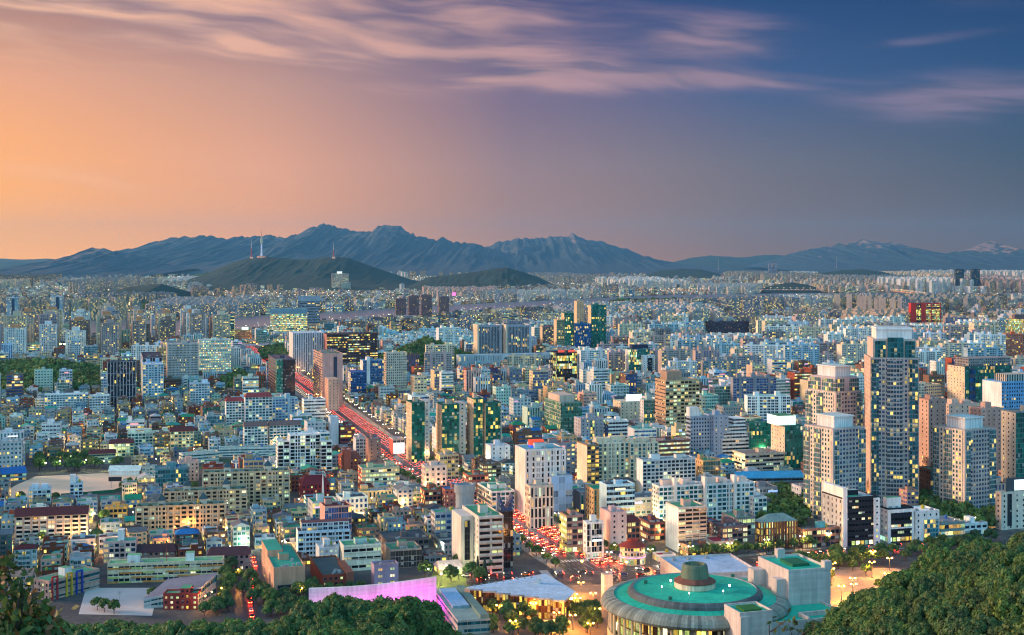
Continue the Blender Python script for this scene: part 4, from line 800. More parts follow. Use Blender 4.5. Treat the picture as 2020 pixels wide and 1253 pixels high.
H('hall', 'tan brick hall with a turquoise flat roof and ribbon windows', 'hall', 540, 602, 1178, 1124, 'blank', S(206, 158, 128), 'slots', S(210, 168, 140), xl=516, roof=TROOF, geo=False, huts=1, hutc=S(206, 160, 130), short='the tan brick hall', extra=[('ribbon_window', .12, .95, -.01, .02, .30, .42, GD, 'band', None, .3), ('ribbon_window', .12, .95, -.01, .02, .08, .2, GD, 'band', None, .1), ('rear_block', .0, .5, .5, 1, 1.0, 2+4, S(206, 158, 128), None, TROOF)])
H('brick_building', 'dark orange red brick building with rooftop units', 'building', 636, 690, 1168, 1138, 'small', S(140, 66, 48), 'blank', S(196, 72, 40), xl=612, geo=True, huts=0, roof=S(70, 90, 90), extra=[('drum', .86, 1.12, -.05, .6, 0, 2+2, S(130, 80, 62), None)])
H('shop_building', 'mauve plastered house with lit square windows behind the pink wall', SH, 738, 786, 1158, 1118, (6, 4.2, .34, .36, .5, GD, 0), S(164, 142, 166), 'blank', S(176, 150, 170), xl=732, geo=True, huts=0, lit=.55, roof=S(120, 110, 120))
H('apartment_building', 'blue white apartment slab with terraces and a brown roof edge', AP, 588, 690, 1106, 1052, (3.6, 2.8, .8, .6, .14, S(60, 110, 140), 0), S(196, 212, 224), 'blank', S(224, 214, 204), dep=14, yaw=14, geo=True, huts=2, roof=S(80, 60, 66), short='the blue white slab', bands=(6, 7, S(214, 224, 230), .8), extra=[('roof_terrace', .08, 1.0, .3, .95, 1.0, 2+5, S(200, 206, 212), 'aptd', S(96, 60, 66))])
H('office_building', 'pale green tinted office with horizontal bands and a green roof', OF, 678, 752, 1128, 1080, (4, 4.2, .9, .34, .2, S(60, 90, 96), 0), S(226, 226, 206), 'blank', S(216, 222, 206), xl=669, geo=True, huts=1, hutc=S(180, 214, 206), roof=GROOF, short='the pale banded office', bands=(4, 0, S(206, 196, 176), .3))
H('shop_building', 'small white office in front of the blue white slab', SH, 630, 668, 1122, 1084, 'small', S(206, 214, 216), 'blank', dep=14, geo=True, huts=1)
H('church', 'dark red church building with steep dormers and a white cross', 'church', 596, 650, 984, 958, 'small', S(140, 34, 42), 'small', S(150, 36, 44), dep=20, huts=0, gable=(6, S(110, 26, 36), 4), geo=True, short='the dark red church')
H('shop_building', 'dark green roofed hall with a wide glass gable', SH, 770, 832, 1122, 1088, 'glassd', S(170, 150, 140), 'blank', S(176, 160, 146), dep=20, geo=False, huts=1, roof=S(60, 130, 100), lit=.1)
H('shop_building', 'long dark flat roofed building behind the green roofed hall', SH, 762, 846, 1102, 1068, 'shop', S(96, 92, 96), 'small', S(140, 120, 120), dep=24, huts=1, roof=S(84, 92, 96), lit=.15, geo=True)
H('pavilion', 'white tent roofed pavilion lit from within beside the pointed tower', 'pavilion', 868, 912, 1136, 1124, 'lit', S(220, 200, 170), 'lit', dep=14, huts=0, gable=(3.5, S(226, 200, 190), 1), short='the lit pavilion')
H('apartment_building', 'brick row house block with a long maroon roof behind the school', AP, 208, 345, 1110, 1092, 'villa', S(150, 110, 100), 'small', dep=13, yaw=9, gable=(3.5, S(78, 44, 52), 2), huts=0, geo=True)
H('apartment_building', 'dark roofed row house block beside the maroon one', AP, 410, 492, 1128, 1096, 'villa', S(160, 130, 130), 'small', dep=13, yaw=9, gable=(3.5, S(84, 50, 56), 2), huts=0, geo=True)
H('shop_building', 'pale pink four storey building with a white stair tower', SH, 204, 268, 1112, 1072, 'aptd', S(216, 176, 168), 'small', dep=12, yaw=10, huts=0, roof=TROOF, geo=True, extra=[('stair_tower', .42, .62, .2, .7, 1, 2+7, W1, None)])
H('house', 'yellow plastered villa with stacked balconies', HO, 206, 250, 1024, 1004, 'shop', S(226, 176, 90), 'villa', dep=10, yaw=12, huts=1, geo=True, lit=.3)
H('shed', 'low white arched tent hall at the edge of the sports field', 'hall', 215, 275, 938, 930, 'blank', W1, dep=12, yaw=4, huts=0, gable=(4.0, S(226, 232, 220), 0), par=.1, short='the white tent hall')
H('shed', 'blue roofed shed by the sports field fence', 'shed', 4, 52, 952, 936, 'band', S(110, 150, 176), dep=20, yaw=30, huts=0, gable=(4, S(34, 110, 180), 0))
H('apartment_building', 'cream yellow apartment block with dark pitched roof by the field', AP, 216, 264, 902, 876, 'apt', S(226, 206, 140), 'small', dep=12, gable=(3.5, MAROON, 1), huts=0, geo=True, lit=.25)
H('apartment_building', 'cream walk-up block with a maroon roof and long balconies', AP, 176, 228, 916, 896, 'corr', S(220, 206, 160), 'small', dep=12, gable=(3, MAROON, 1), huts=0, geo=True)
H('apartment_building', 'white balconied apartment row behind the cream yellow block', AP, 252, 336, 886, 856, 'apt', S(216, 220, 196), 'small', dep=12, huts=3, geo=True)
H('apartment_building', 'cream apartment block with pitched roof above the angled school wing', AP, 336, 382, 890, 852, 'apt', S(226, 206, 150), 'small', dep=14, gable=(4, MAROON, 1), huts=0, geo=True)
H('office_building', 'teal glass fronted block with a slanted side before the tan blocks', OF, 306, 372, 962, 928, 'glasst', S(90, 140, 150), 'glasst', dep=18, huts=1, roof=S(90, 130, 140), lit=.12)
H('shop_building', 'peach plastered block beside the teal glass block', SH, 352, 392, 950, 914, 'small', S(220, 176, 160), 'small', dep=14, huts=1, geo=True)
H('office_building', 'narrow white block with tall stair tower by the sports field', OF, 138, 163, 984, 956, 'aptd', S(186, 206, 220), 'small', dep=11, huts=1, geo=True, extra=[('stair_tower', .0, .45, .1, .5, 1, 2+7, W1, None)])
H('office_building', 'white and grey six storey block at the near side of the field', OF, 56, 100, 1000, 968, 'aptd', S(196, 212, 222), 'small', dep=13, huts=2, geo=True)
# far landmarks -----------------------------------------------------
H('office_building', 'big office slab with two yellow lit halves near the river', OF, 533, 606, 668, 610, (3.2, 3.8, .9, .6, .85, S(96, 106, 60), 0), S(150, 170, 170), 'blank', S(190, 170, 140), dep=22, huts=0, yaw=8, short='the yellow lit office slab', extra=[('top_band', -.01, 1.01, -.02, .1, .84, 1.0, S(120, 150, 166), None)])
H('office_building', 'grey tower with dark horizontal bands behind the yellow slab', OF, 588, 631, 660, 585, (3, 3.8, 1.0, .55, .22, S(34, 40, 56), 1), S(150, 162, 176), 'blank', dep=30, huts=0, yaw=8, extra=[('top_band', -.01, 1.01, -.02, .1, .88, 1.0, S(150, 165, 178), None)])
H('office_building', 'dark green office tower with lit floors near the river', OF, 430, 462, 680, 623, 'band', S(44, 110, 112), 'band', dep=30, lit=.6, huts=0, yaw=8)
H('office_building', 'tan low office with a glowing white roof sign', OF, 464, 496, 676, 652, 'grid', S(190, 140, 100), dep=24, yaw=8, huts=0, lit=.3, extra=[('roof_sign', .4, .8, .1, .2, 2, 2+7, W1, None, None, None, (.8, 1.2, 1.0))])
for i, (a, b_, yb, yt) in enumerate([(781, 801, 632, 590), (806, 827, 636, 585), (831, 852, 640, 583), (866, 886, 628, 586)]):
    H('residential_tower', ('brown riverside tower, smallest and first of four', 'brown riverside tower, second of four', 'brown riverside tower, tallest of four', 'brown riverside tower standing apart from three others')[i], 'tower', a, b_, yb, yt, (3, 3.2, .5, .5, .05, GD, 0), S(128, 92, 92), dep=30, yaw=8, huts=1, group='brown riverside towers', short=('the brown riverside towers' if i == 1 else None))
for a, b_, yb, yt, c, st, lb in [(1098, 1112, 700, 632, S(226, 190, 140), 'glass', 'cream and green glass tower at the edge of a green tower group'), (1113, 1132, 700, 618, S(60, 130, 110), 'glass', 'green glass tower with lit corner windows'), (1133, 1166, 700, 640, S(40, 110, 150), 'glassb', 'blue glass tower with a curved pale edge'), (1166, 1196, 698, 603, S(24, 110, 96), 'glass', 'tallest dark green glass tower of the group'), (1138, 1152, 690, 595, S(206, 170, 130), 'slots', 'cream tower standing behind the blue glass tower'), (1070, 1098, 690, 645, S(140, 104, 104), 'apt', 'brown apartment tower beside the green glass group')]:
    H('office_building', lb, 'tower', a, b_, yb, yt, st, c, 'slots', S(224, 196, 156), dep=26, lit=.2, huts=1, yaw=10)
rt, wd, dp, h = H('apartment_building', 'bright red tower block with black window columns', AP, 1797, 1856, 650, 599, 'blank', S(206, 44, 26), dep=30, yaw=-6, huts=2, hutc=S(150, 150, 160), short='the bright red tower block', extra=[('window_bay', .18, .34, -.02, .02, .02, .98, S(40, 24, 30), 'glassd', None, .3), ('window_bay', .5, .66, -.02, .02, .02, .98, S(50, 24, 30), 'band', None, .6), ('window_bay', .7, .97, -.02, .02, .02, .98, S(70, 24, 30), 'band', None, .6)])
for a, b_, lb in ((1885, 1902, 'dark blue twin tower across the river, nearer the red block'), (1917, 1933, 'dark blue twin tower across the river, further from the red block')):
    H('office_building', lb, 'tower', a, b_, 576, 531, 'glassd', S(40, 66, 96), dep=40, yaw=-8, huts=1, lit=.12, group='dark twin towers', bumps=False)
for a, b_ in ((1517, 1524), (1526, 1533)): H('residential_tower', 'pair of slim mauve towers far across the river', 'tower', a, b_, 546, 520, 'apt', S(120, 110, 150), dep=40, yaw=0, huts=1, group='slim mauve towers', bumps=False)
H('office_building', 'wide golden lit stepped building at the far edge of town', OF, 1984, 2050, 664, 640, 'vert', S(210, 160, 80), dep=40, lit=.9, yaw=-8, huts=0, extra=[('step', .12, 1, .1, .9, 1, 2+12, S(200, 150, 80), 'lit'), ('step', .3, 1, .2, .9, 2+12, 2+22, S(120, 90, 90), 'grid')])
H('apartment_building', 'orange brick apartment slab at the edge below the golden building', AP, 1984, 2050, 715, 660, 'aptv', S(206, 110, 70), 'slots', dep=20, huts=2, yaw=-6, hutc=S(206, 90, 60))
H('apartment_building', 'long dark maroon apartment row among white slabs', AP, 1398, 1480, 664, 636, 'grid', S(74, 52, 68), dep=30, yaw=6, huts=4, hutc=S(80, 52, 66))
H('hotel', 'pale hotel block at the foot of the tower hill', 'hotel', 655, 688, 572, 540, 'grid', S(176, 150, 140), dep=60, yaw=10, huts=1, lit=.4, bumps=False, extra=[('roof_sign', .3, .6, .1, .2, 2, 2+12, W1, None, None, None, (1.0, 1.0, .9)), ('lower_wing', .55, 1.1, -.3, 0, 0, .45, S(220, 206, 180), 'vert')])
H('office_building', 'glowing magenta building across the river', OF, 883, 903, 586, 577, 'blank', S(200, 90, 160), dep=40, yaw=5, huts=0, bumps=False, extra=[('screen', .02, .98, -.03, -.01, .05, 1.0, W1, None, None, None, (1.2, .06, .6))])
# two tall towers near the left river bank
for a, b_, yt, lb in ((12, 36, 588, 'tall white riverside tower with dark centre bay near the edge of town'), (99, 124, 585, 'tall white riverside tower with dark centre bay and red roof lights')):
    H('residential_tower', lb, 'tower', a, b_, 640, yt, 'apt', S(196, 206, 214), dep=26, yaw=10, huts=1, group='tall white riverside towers', extra=[('dark_bay', .45, .7, -.02, .02, 0, .98, S(40, 60, 84), None)])

# ================================================================== the arts centre: round opera house and its blocks
TEAL = S(28, 186, 154); METAL = S(142, 150, 138); STONE = S(206, 196, 190)
ox, oy = 85.0, 613.0
op = empty('opera_house', (ox, oy, 0), 0, 'round opera house with turquoise ringed roof and a green hat shaped dome', 'opera house')
FOOT.append((ox, oy, 46, 46, 0)); SHORT.append((1370, 1200, 'the opera house'))
q = MB(); q.rev([(40.5, 0), (40.5, 8.4)], 0, 0, S(222, 196, 150), 96); q.rev([(40.5, 8.4), (39.0, 8.4)], 0, 0, S(180, 160, 130), 96); q.rev([(38.5, 17.4), (38.5, 20.0)], 0, 0, S(222, 196, 150), 96); q.build('drum_wall', op)
q = MB(); q.rev([(37.4, 8.4), (37.4, 17.4)], 0, 0, S(90, 60, 40), 96, st=((.86, .84, .72), 2, S(70, 50, 36)), seed=4); q.build('window_ring', op)
for i in range(48):
    a = 2*pi*i/48; q = MB(); q.tube((39.4*cos(a), 39.4*sin(a), 8.4), (39.4*cos(a), 39.4*sin(a), 17.6), .62, .62, S(226, 206, 170), 8); q.build('column', op)
def rib_rev(q, prof, n, col, amp):   # sheet metal with standing seams
    for i in range(n):
        t0, t1 = 2*pi*i/n, 2*pi*(i+1)/n; k = 1+amp*(hash2(i, 3)-.5)*2; c = sc3(col, k)
        for (r0, z0), (r1, z1) in zip(prof, prof[1:]):
            q.face([(r0*cos(t0), r0*sin(t0), z0), (r0*cos(t1), r0*sin(t1), z0), (r1*cos(t1), r1*sin(t1), z1), (r1*cos(t0), r1*sin(t0), z1)], c)
        tm = t0; w_ = .0016
        for (r0, z0), (r1, z1) in zip(prof, prof[1:]):
            q.face([(r0*cos(tm-w_)*1.0015, r0*sin(tm-w_)*1.0015, z0+.05), (r0*cos(tm+w_)*1.0015, r0*sin(tm+w_)*1.0015, z0+.05), (r1*cos(tm+w_)*1.0015, r1*sin(tm+w_)*1.0015, z1+.05), (r1*cos(tm-w_)*1.0015, r1*sin(tm-w_)*1.0015, z1+.05)], sc3(col, .6))
q = MB(); rib_rev(q, [(38.6, 19.9), (43.3, 19.3), (43.8, 20.2), (43.1, 21.6), (41.6, 22.9), (39.6, 23.6), (37.6, 23.95)], 180, METAL, .4); q.build('eave_ring', op)
q = MB(); q.rev([(37.6, 23.9), (37.3, 23.4)], 0, 0, S(150, 160, 150), 96); rib_rev(q, [(37.3, 23.4), (34.2, 23.85), (31.0, 24.3)], 64, TEAL, .07); q.build('outer_roof', op)
q = MB(); rib_rev(q, [(31.2, 24.2), (31.0, 25.6), (30.0, 26.7), (28.6, 27.1)], 140, S(96, 106, 108), .22); q.build('inner_ring', op)
q = MB(); q.rev([(28.6, 27.1), (28.3, 26.7)], 0, 0, S(150, 160, 160), 96); rib_rev(q, [(28.3, 26.7), (22, 26.85), (15.5, 27.0), (9.0, 27.2)], 48, TEAL, .06); q.build('inner_roof', op)
q = MB(); rib_rev(q, [(9.2, 27.1), (9.5, 27.5), (9.4, 30.0)], 72, S(226, 208, 180), .2); q.build('dome_base', op)
q = MB(); rib_rev(q, [(9.7, 30.0), (9.6, 30.5), (6.8, 32.0)], 60, S(120, 76, 62), .25); q.build('dome_brim', op)
q = MB(); rib_rev(q, [(6.6, 31.9), (5.9, 36.9), (5.5, 37.9), (4.9, 38.1), (4.5, 38.1), (4.4, 36.0), (0.01, 35.9)], 48, S(104, 120, 98), .25); q.build('dome_crown', op)
q = MB()
for i in range(12): q.box(-.25, .25, -6.62+.052*i, -6.5+.052*i, 32.2+i*.44, 32.32+i*.44, S(170, 160, 120))
q2 = MB(); q2.add(q, 0, 0, 0, .55); q2.build('ladder', op)
for i, (x, y) in enumerate(((-10.5, 5.5), (15.5, -4), (-16, -6), (-5, -18), (11, -14))):
    q = MB(); q.tube((x, y, 27), (x, y, 28.4), .12, .12, GREY, 5); q.rev([(0.01, 28.4), (.42 if i < 2 else .28, 28.7), (.42 if i < 2 else .28, 29.1), (0, 29.4)], x, y, W1, 10, emi=(14, 15, 14) if i < 2 else (5, 5.5, 5)); q.build('roof_lamp', op)
for x, y in ((-22, 8), (-14, -22), (21, 20)):
    q = MB(); q.box(x-.8, x+.8, y-.6, y+.6, 27, 28.4, S(60, 120, 100)); q.build('roof_vent', op)
q = MB()
for i in range(5): q.rev([(46.5+i*1.1, 0), (46.5+i*1.1, 3.2-i*.6), (45.4+i*1.1, 3.2-i*.6)], 0, 0, S(196, 180, 160), 20, pi*.98, pi*1.32)
q.build('stair', op)
def block(name, lab, X, D, wdt, dpt, h, yaw, roofc=TEAL, z0=0.0, par=1.2, kids=()):
    r = empty(name, (X, D, 0), R(yaw), lab, 'building'); FOOT.append((X+cos(R(yaw))*wdt/2-sin(R(yaw))*dpt/2, D+sin(R(yaw))*wdt/2+cos(R(yaw))*dpt/2, wdt/2, dpt/2, R(yaw)))
    b = MB()
    # stone courses: alternate slightly set back bands
    n = max(4, int((h-z0)/1.5))
    for i in range(n):
        s_ = .0 if i % 2 else .07; za, zb = z0+(h-z0)*i/n, z0+(h-z0)*(i+1)/n; k = .95+.1*hash2(i, int(X))
        b.box(s_, wdt-s_, s_, dpt-s_, za, zb, sc3(STONE, k))
    b.build('wall', r); b = MB(); b.box(.4, wdt-.4, .4, dpt-.4, h+.01, h+.15, roofc); parapet(b, -.05, wdt+.05, -.05, dpt+.05, h+.01, par, .5, STONE); b.build('roof', r)
    for nm, a0, a1, c0, c1, za, zb, c in kids: b = MB(); b.box(a0, a1, c0, c1, za, zb, c); b.build(nm, r)
    return r
block('stage_tower', 'tall pale stone block with turquoise roof beside the round opera house', 128, 610, 22, 30, 34.5, 17, kids=[('roof_platform', 7, 16, 9, 21, 34.65, 36.0, S(24, 104, 72)), ('corner_block', 18.6, 22.4, -.3, 3, 34.5, 38.5, STONE), ('corner_block', 9, 13, 27, 30.2, 34.5, 39, STONE), ('side_buttress', -4.5, -.01, 3, 8, 0, 31, STONE), ('side_buttress', -6, -.01, 23, 29, 0, 31, STONE)])
block('stage_block', 'lower pale stone block with turquoise roof before the opera house', 97, 561, 15.5, 15, 28, 17, kids=[('roof_platform', 3.5, 12, 3, 11, 28.15, 29.3, S(40, 110, 50)), ('corner_block', -.2, 4, -1.2, -.01, 0, 27.5, STONE)])
block('low_wing', 'low wing with turquoise roof at the foot of the tall stone block', 112, 578, 42, 30, 19, 17, kids=[('roof_wall', 20, 42.2, 8, 9, 19, 21, STONE), ('roof_wall', 20, 21, -.2, 8, 19, 21, STONE)])
block('side_wing', 'small stone wing with turquoise roof between dome and tall block', 112, 636, 17, 16, 21, 17)
block('exhibition_hall', 'wide flat pale blue roofed hall behind the opera house', 92, 700, 42, 42, 11, 12, S(176, 198, 220), kids=[('roof_vent', 5, 7, 34, 36, 11.2, 12.6, GREY), ('roof_vent', 14, 16, 35, 37, 11.2, 12.6, GREY), ('roof_vent', 25, 27, 36, 38, 11.2, 12.6, GREY)])
block('entrance_block', 'tan stone gate block behind the dome beside the crossing', 48, 690, 5, 5, 14, 12, S(206, 170, 140), par=.3)
# sawtooth glass hall
sw = empty('sawtooth_hall', (-23, 680, 0), 0, 'pale blue flat roofed hall with a sawtooth bronze glass front', 'hall'); FOOT.append((3, 683, 28, 26, -.3)); SHORT.append((1030, 1180, 'the sawtooth hall'))
P = [(0, 0)]; n = 6; ax, ay, bx, by = 4, -4, 46, -25
P = [(0, 0), (2, -3)]
for i in range(n):
    t0, t1 = i/n, (i+1)/n; x0, y0 = ax+(bx-ax)*t0, ay+(by-ay)*t0; x1, y1 = ax+(bx-ax)*t1, ay+(by-ay)*t1
    P += [(x0+4.6, y0-.8), (x0+4.2, y1-.2)]
P += [(49, -26), (55, -9), (41, 29), (34, 24)]
GLZ = (1.5, 3.2, .86, .9, .34, S(96, 56, 30), 0)
b = MB(); b.prism(P, 0, 9.6, S(120, 84, 60), GLZ, S(180, 206, 226), 12); b.build('wall', sw)
b = MB(); Q = [(x*1.015-.4, y*1.015-.3) for x, y in P]; b.prism(Q, 9.62, 10.5, S(150, 160, 170), None, S(184, 208, 228)); b.build('roof', sw)
for i in range(9):
    b = MB(); t = i/8; b.box(3+30*t, 3.8+30*t, 1+18*t, 1.9+18*t, 10.5, 11.3, GREY); b.build('roof_vent', sw)
b = MB(); b.box(36, 38, 6, 9, 10.5, 13.5, W2); b.build('roof_hut', sw)
b = MB(); b.box(-1.5, 1.5, -4, 2, 0, 9.4, S(206, 160, 130)); b.build('end_pier', sw)
# magenta wall
mw = empty('screen_wall', (-101, 655, 0), 0, 'long curved pale wall washed in magenta light above the dark trees', 'wall'); SHORT.append((740, 1180, 'the magenta wall'))
b = MB(); pts = []
for i in range(21):
    t = i/20; pts.append((62*t, 24*t+5*sin(pi*t)*-1))
for z in range(8):
    for (x0, y0), (x1, y1) in zip(pts, pts[1:]):
        b.prism([(x0, y0), (x1, y1), (x1, y1+1.6), (x0, y0+1.6)], z*2, z*2+1.94, sc3(W1, .96+.05*hash2(z, int(x0))))
b.build('panel_courses', mw)
FOOT.append((-70, 668, 34, 6, R(20)))
gr = empty('gallery_hall', (-40, 690, 0), R(-76), 'long low hall with blue glass skylight roof and green copper edges', 'hall'); FOOT.append((-33, 660, 12, 32, R(14)))
b = MB(); b.box(0, 62, -1, 15, 0, 7.0, S(190, 180, 168), ST['corr'], S(140, 166, 160)); b.build('wall', gr)
b = MB(); b.box(4, 40, 1.0, 9.5, 7.02, 8.2, S(150, 170, 180), None, S(150, 190, 220)); b.build('skylight', gr)
b = MB(); b.box(2, 61, 10.4, 14.6, 7.02, 8.6, S(110, 140, 130)); b.build('copper_edge', gr)
# tower hill: observation tower and masts
def revobj(name, prof, col, par, n=16, emi=Z3): q = MB(); q.rev(prof, 0, 0, col, n, emi=emi); return q.build(name, par)
tX, tD = (516-CX)/FPX*8900, 8900; zt = EYE+(HY-507)/FPX*8900
tt = empty('observation_tower', (tX, tD, zt), 0, 'slender lit observation tower on the wooded hill top', 'tower')
k = 8900/FPX
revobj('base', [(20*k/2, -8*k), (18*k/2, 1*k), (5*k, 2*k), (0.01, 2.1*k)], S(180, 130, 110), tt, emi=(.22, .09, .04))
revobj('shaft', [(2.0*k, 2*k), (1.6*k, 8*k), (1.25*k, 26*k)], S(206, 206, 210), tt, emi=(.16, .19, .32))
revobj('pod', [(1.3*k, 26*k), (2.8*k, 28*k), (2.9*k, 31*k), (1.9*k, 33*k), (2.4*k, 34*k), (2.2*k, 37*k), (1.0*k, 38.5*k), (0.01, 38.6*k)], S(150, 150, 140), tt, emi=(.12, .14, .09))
revobj('antenna', [(.8*k, 38.4*k), (.65*k, 44*k), (.4*k, 46*k), (.25*k, 53*k), (0.01, 54*k)], S(206, 120, 96), tt)
def mast(px_, y0, y1, D, lab, kk=1.0, red=True):
    X = (px_-CX)/FPX*D; z = EYE+(HY-y0)/FPX*D; H_ = (y0-y1)/FPX*D; u = D/FPX*kk
    r = empty('radio_mast', (X, D, z-2*u), 0, lab, 'mast'); q = MB(); q.tube((0, 0, 0), (0, 0, H_*.55), 1.6*u, .9*u, S(176, 70, 62) if red else S(150, 150, 156), 4); q.build('lattice_body', r); q = MB(); q.tube((0, 0, H_*.55), (0, 0, H_+2*u), .7*u, .2*u, S(206, 190, 180), 4); q.build('tip', r)
    q = MB(); q.box(-3*u, 3*u, -2*u, 2*u, -1*u, 2.2*u, S(196, 150, 130), None, None, 0, False, None, (.35, .2, .12)); q.build('hut', r)
mast(496, 507, 471, 8850, 'red radio mast beside the observation tower')
mast(658, 507, 478, 8850, 'red and white radio mast on the second hump of the hill')
mast(1417, 530, 510, 11000, 'thin pale mast rising over the distant housing', .3, False)
mast(1650, 528, 505, 12500, 'thin pale mast before the eastern mountain', .3, False)
# ================================================================== ordinary buildings
AVESEG = list(zip(AVE, AVE[1:])); BELTSEG = list(zip(BELT, BELT[1:])); SIDESEG = list(zip(SIDE, SIDE[1:]))
RIVER = [ground(*p) for p in RIVPX]
NOB = [px(P) for P in [
    [(0, 990), (0, 945), (60, 905), (200, 905), (290, 925), (275, 965), (200, 988), (60, 992)],   # sports field and its trees
    [(120, 1230), (150, 1152), (285, 1152), (300, 1130), (440, 1140), (430, 1215), (330, 1240)], [(1012, 1062), (1058, 1055), (1075, 1145), (1010, 1145)], [(375, 930), (425, 900), (500, 906), (440, 932)]]]
WOODS = [  # (polygon of ground points, hill top height, spacing, crown radius, label)
    (px([(-40, 785), (-40, 733), (60, 728), (130, 734), (190, 738), (300, 706), (345, 694), (372, 700), (330, 712), (270, 730), (190, 775), (120, 772), (40, 788)]), 20, 9.5, 6.5),
    (px([(740, 740), (730, 722), (760, 708), (820, 702), (900, 704), (942, 712), (935, 722), (880, 728), (860, 740), (800, 748)]), 40, 9.5, 6.5),
    (px([(436, 780), (430, 760), (455, 748), (480, 742), (505, 755), (512, 772), (480, 782)]), 8, 9, 6),
    (px([(520, 712), (515, 698), (545, 688), (570, 692), (570, 710)]), 14, 9, 6),
    (px([(1505, 1040), (1500, 1000), (1530, 975), (1588, 975), (1590, 1050), (1540, 1052)]), 0, 7.5, 4.6),
    (px([(1812, 1010), (1818, 985), (1845, 985), (1850, 1022), (1830, 1024)]), 0, 7, 4.5),
    (px([(1800, 1040), (1870, 1012), (1965, 1026), (1962, 1050), (1900, 1052)]), 0, 7, 4.4),
    (px([(1690, 622), (1740, 606), (1850, 608), (1900, 620), (1800, 626)]), 6, 14, 9), (px([(930, 700), (940, 690), (955, 692), (958, 700)]), 6, 12, 8),
    (px([(640, 604), (660, 599), (740, 598), (760, 602), (700, 606)]), 6, 16, 11), (px([(440, 606), (460, 602), (500, 602), (505, 607)]), 6, 16, 11)]
HILLS = [[(90, 606), (130, 590), (200, 577), (260, 572), (320, 568), (360, 580), (400, 606)], [(400, 577), (440, 560), (820, 560), (870, 572), (760, 578), (600, 576)], [(800, 576), (860, 556), (1000, 552), (1085, 560), (1060, 576), (900, 580)], [(1480, 582), (1530, 568), (1590, 568), (1640, 582)], [(1270, 546), (1430, 546), (1420, 556), (1280, 556)]]
HILLS = [px(P) for P in HILLS]
def bbox(P): return (min(p[0] for p in P), max(p[0] for p in P), min(p[1] for p in P), max(p[1] for p in P))
BANS = [(P, bbox(P)) for P in NOB+[w_[0] for w_ in WOODS]+HILLS+[RIVER]]
def free(X, D, r, skip_foot=False):
    if D < 2700:
        for a, b in AVESEG:
            if segdist(X, D, a, b) < 25+r: return False
        if D < 950:
            for a, b in BELTSEG:
                if segdist(X, D, a, b) < 18+r: return False
        if D < 980:
            for a, b in SIDESEG:
                if segdist(X, D, a, b) < 6+r: return False
    for P, (x0, x1, y0, y1) in BANS:
        if x0 < X < x1 and y0 < D < y1 and inpoly(X, D, P): return False
    if D < 620: return False
    x, y = proj(X, D)
    if y > 1108 and x > 596: return False
    if x > 1590 and y > 1010: return False
    if x > 1480 and y > 1056: return False
    if hill(X, D) > -6 and D < 700: return False
    if not skip_foot:
        for fx, fy, hw, hd, yw in FOOT:
            dx_, dy_ = X-fx, D-fy
            if abs(dx_) > 80+r or abs(dy_) > 80+r: continue
            c, s = cos(yw), sin(yw); u, v = dx_*c+dy_*s, -dx_*s+dy_*c
            if abs(u) < hw+r*.9 and abs(v) < hd+r*.9: return False
    return True
WALLS = [('white', W1, 6), ('pale grey', S(200, 204, 206), 5), ('cream', S(220, 204, 176), 4), ('red brick', S(146, 84, 66), 2.2), ('brown brick', S(120, 92, 80), 2.5), ('pink', S(208, 172, 158), 2.5), ('pale blue', S(176, 200, 214), 3), ('pale green', S(184, 206, 190), 1.5), ('grey', S(140, 144, 150), 3), ('tan', S(196, 168, 134), 2)]
ROOFS = [('green', S(54, 140, 108), 4), ('turquoise', S(40, 156, 140), 3), ('grey', S(120, 124, 128), 5), ('dark grey', S(72, 78, 84), 3.5), ('blue', S(70, 120, 170), 1.5), ('maroon', S(96, 48, 50), 1.6), ('pale', S(186, 190, 190), 3), ('rust', S(150, 80, 60), .8)]
def sat(c, k=1.35):
    m = (c[0]+c[1]+c[2])/3; return tuple(max(.01, m+(x-m)*k) for x in c)
WALLS = [(n_, sat(c), w_) for n_, c, w_ in WALLS]; ROOFS = [(n_, sat(c), w_) for n_, c, w_ in ROOFS]
def pick(r, T):
    t = r.random()*sum(w_ for _, _, w_ in T)
    for n, c, w_ in T:
        t -= w_
        if t <= 0: return n, c
    return T[-1][0], T[-1][1]
def jit(c, r, a=.12): k = 1+r.uniform(-a, a); return tuple(max(.01, x*k*(1+r.uniform(-.04, .04))) for x in c)
GLS = [GD, GD, GT, GT, GB, GG]
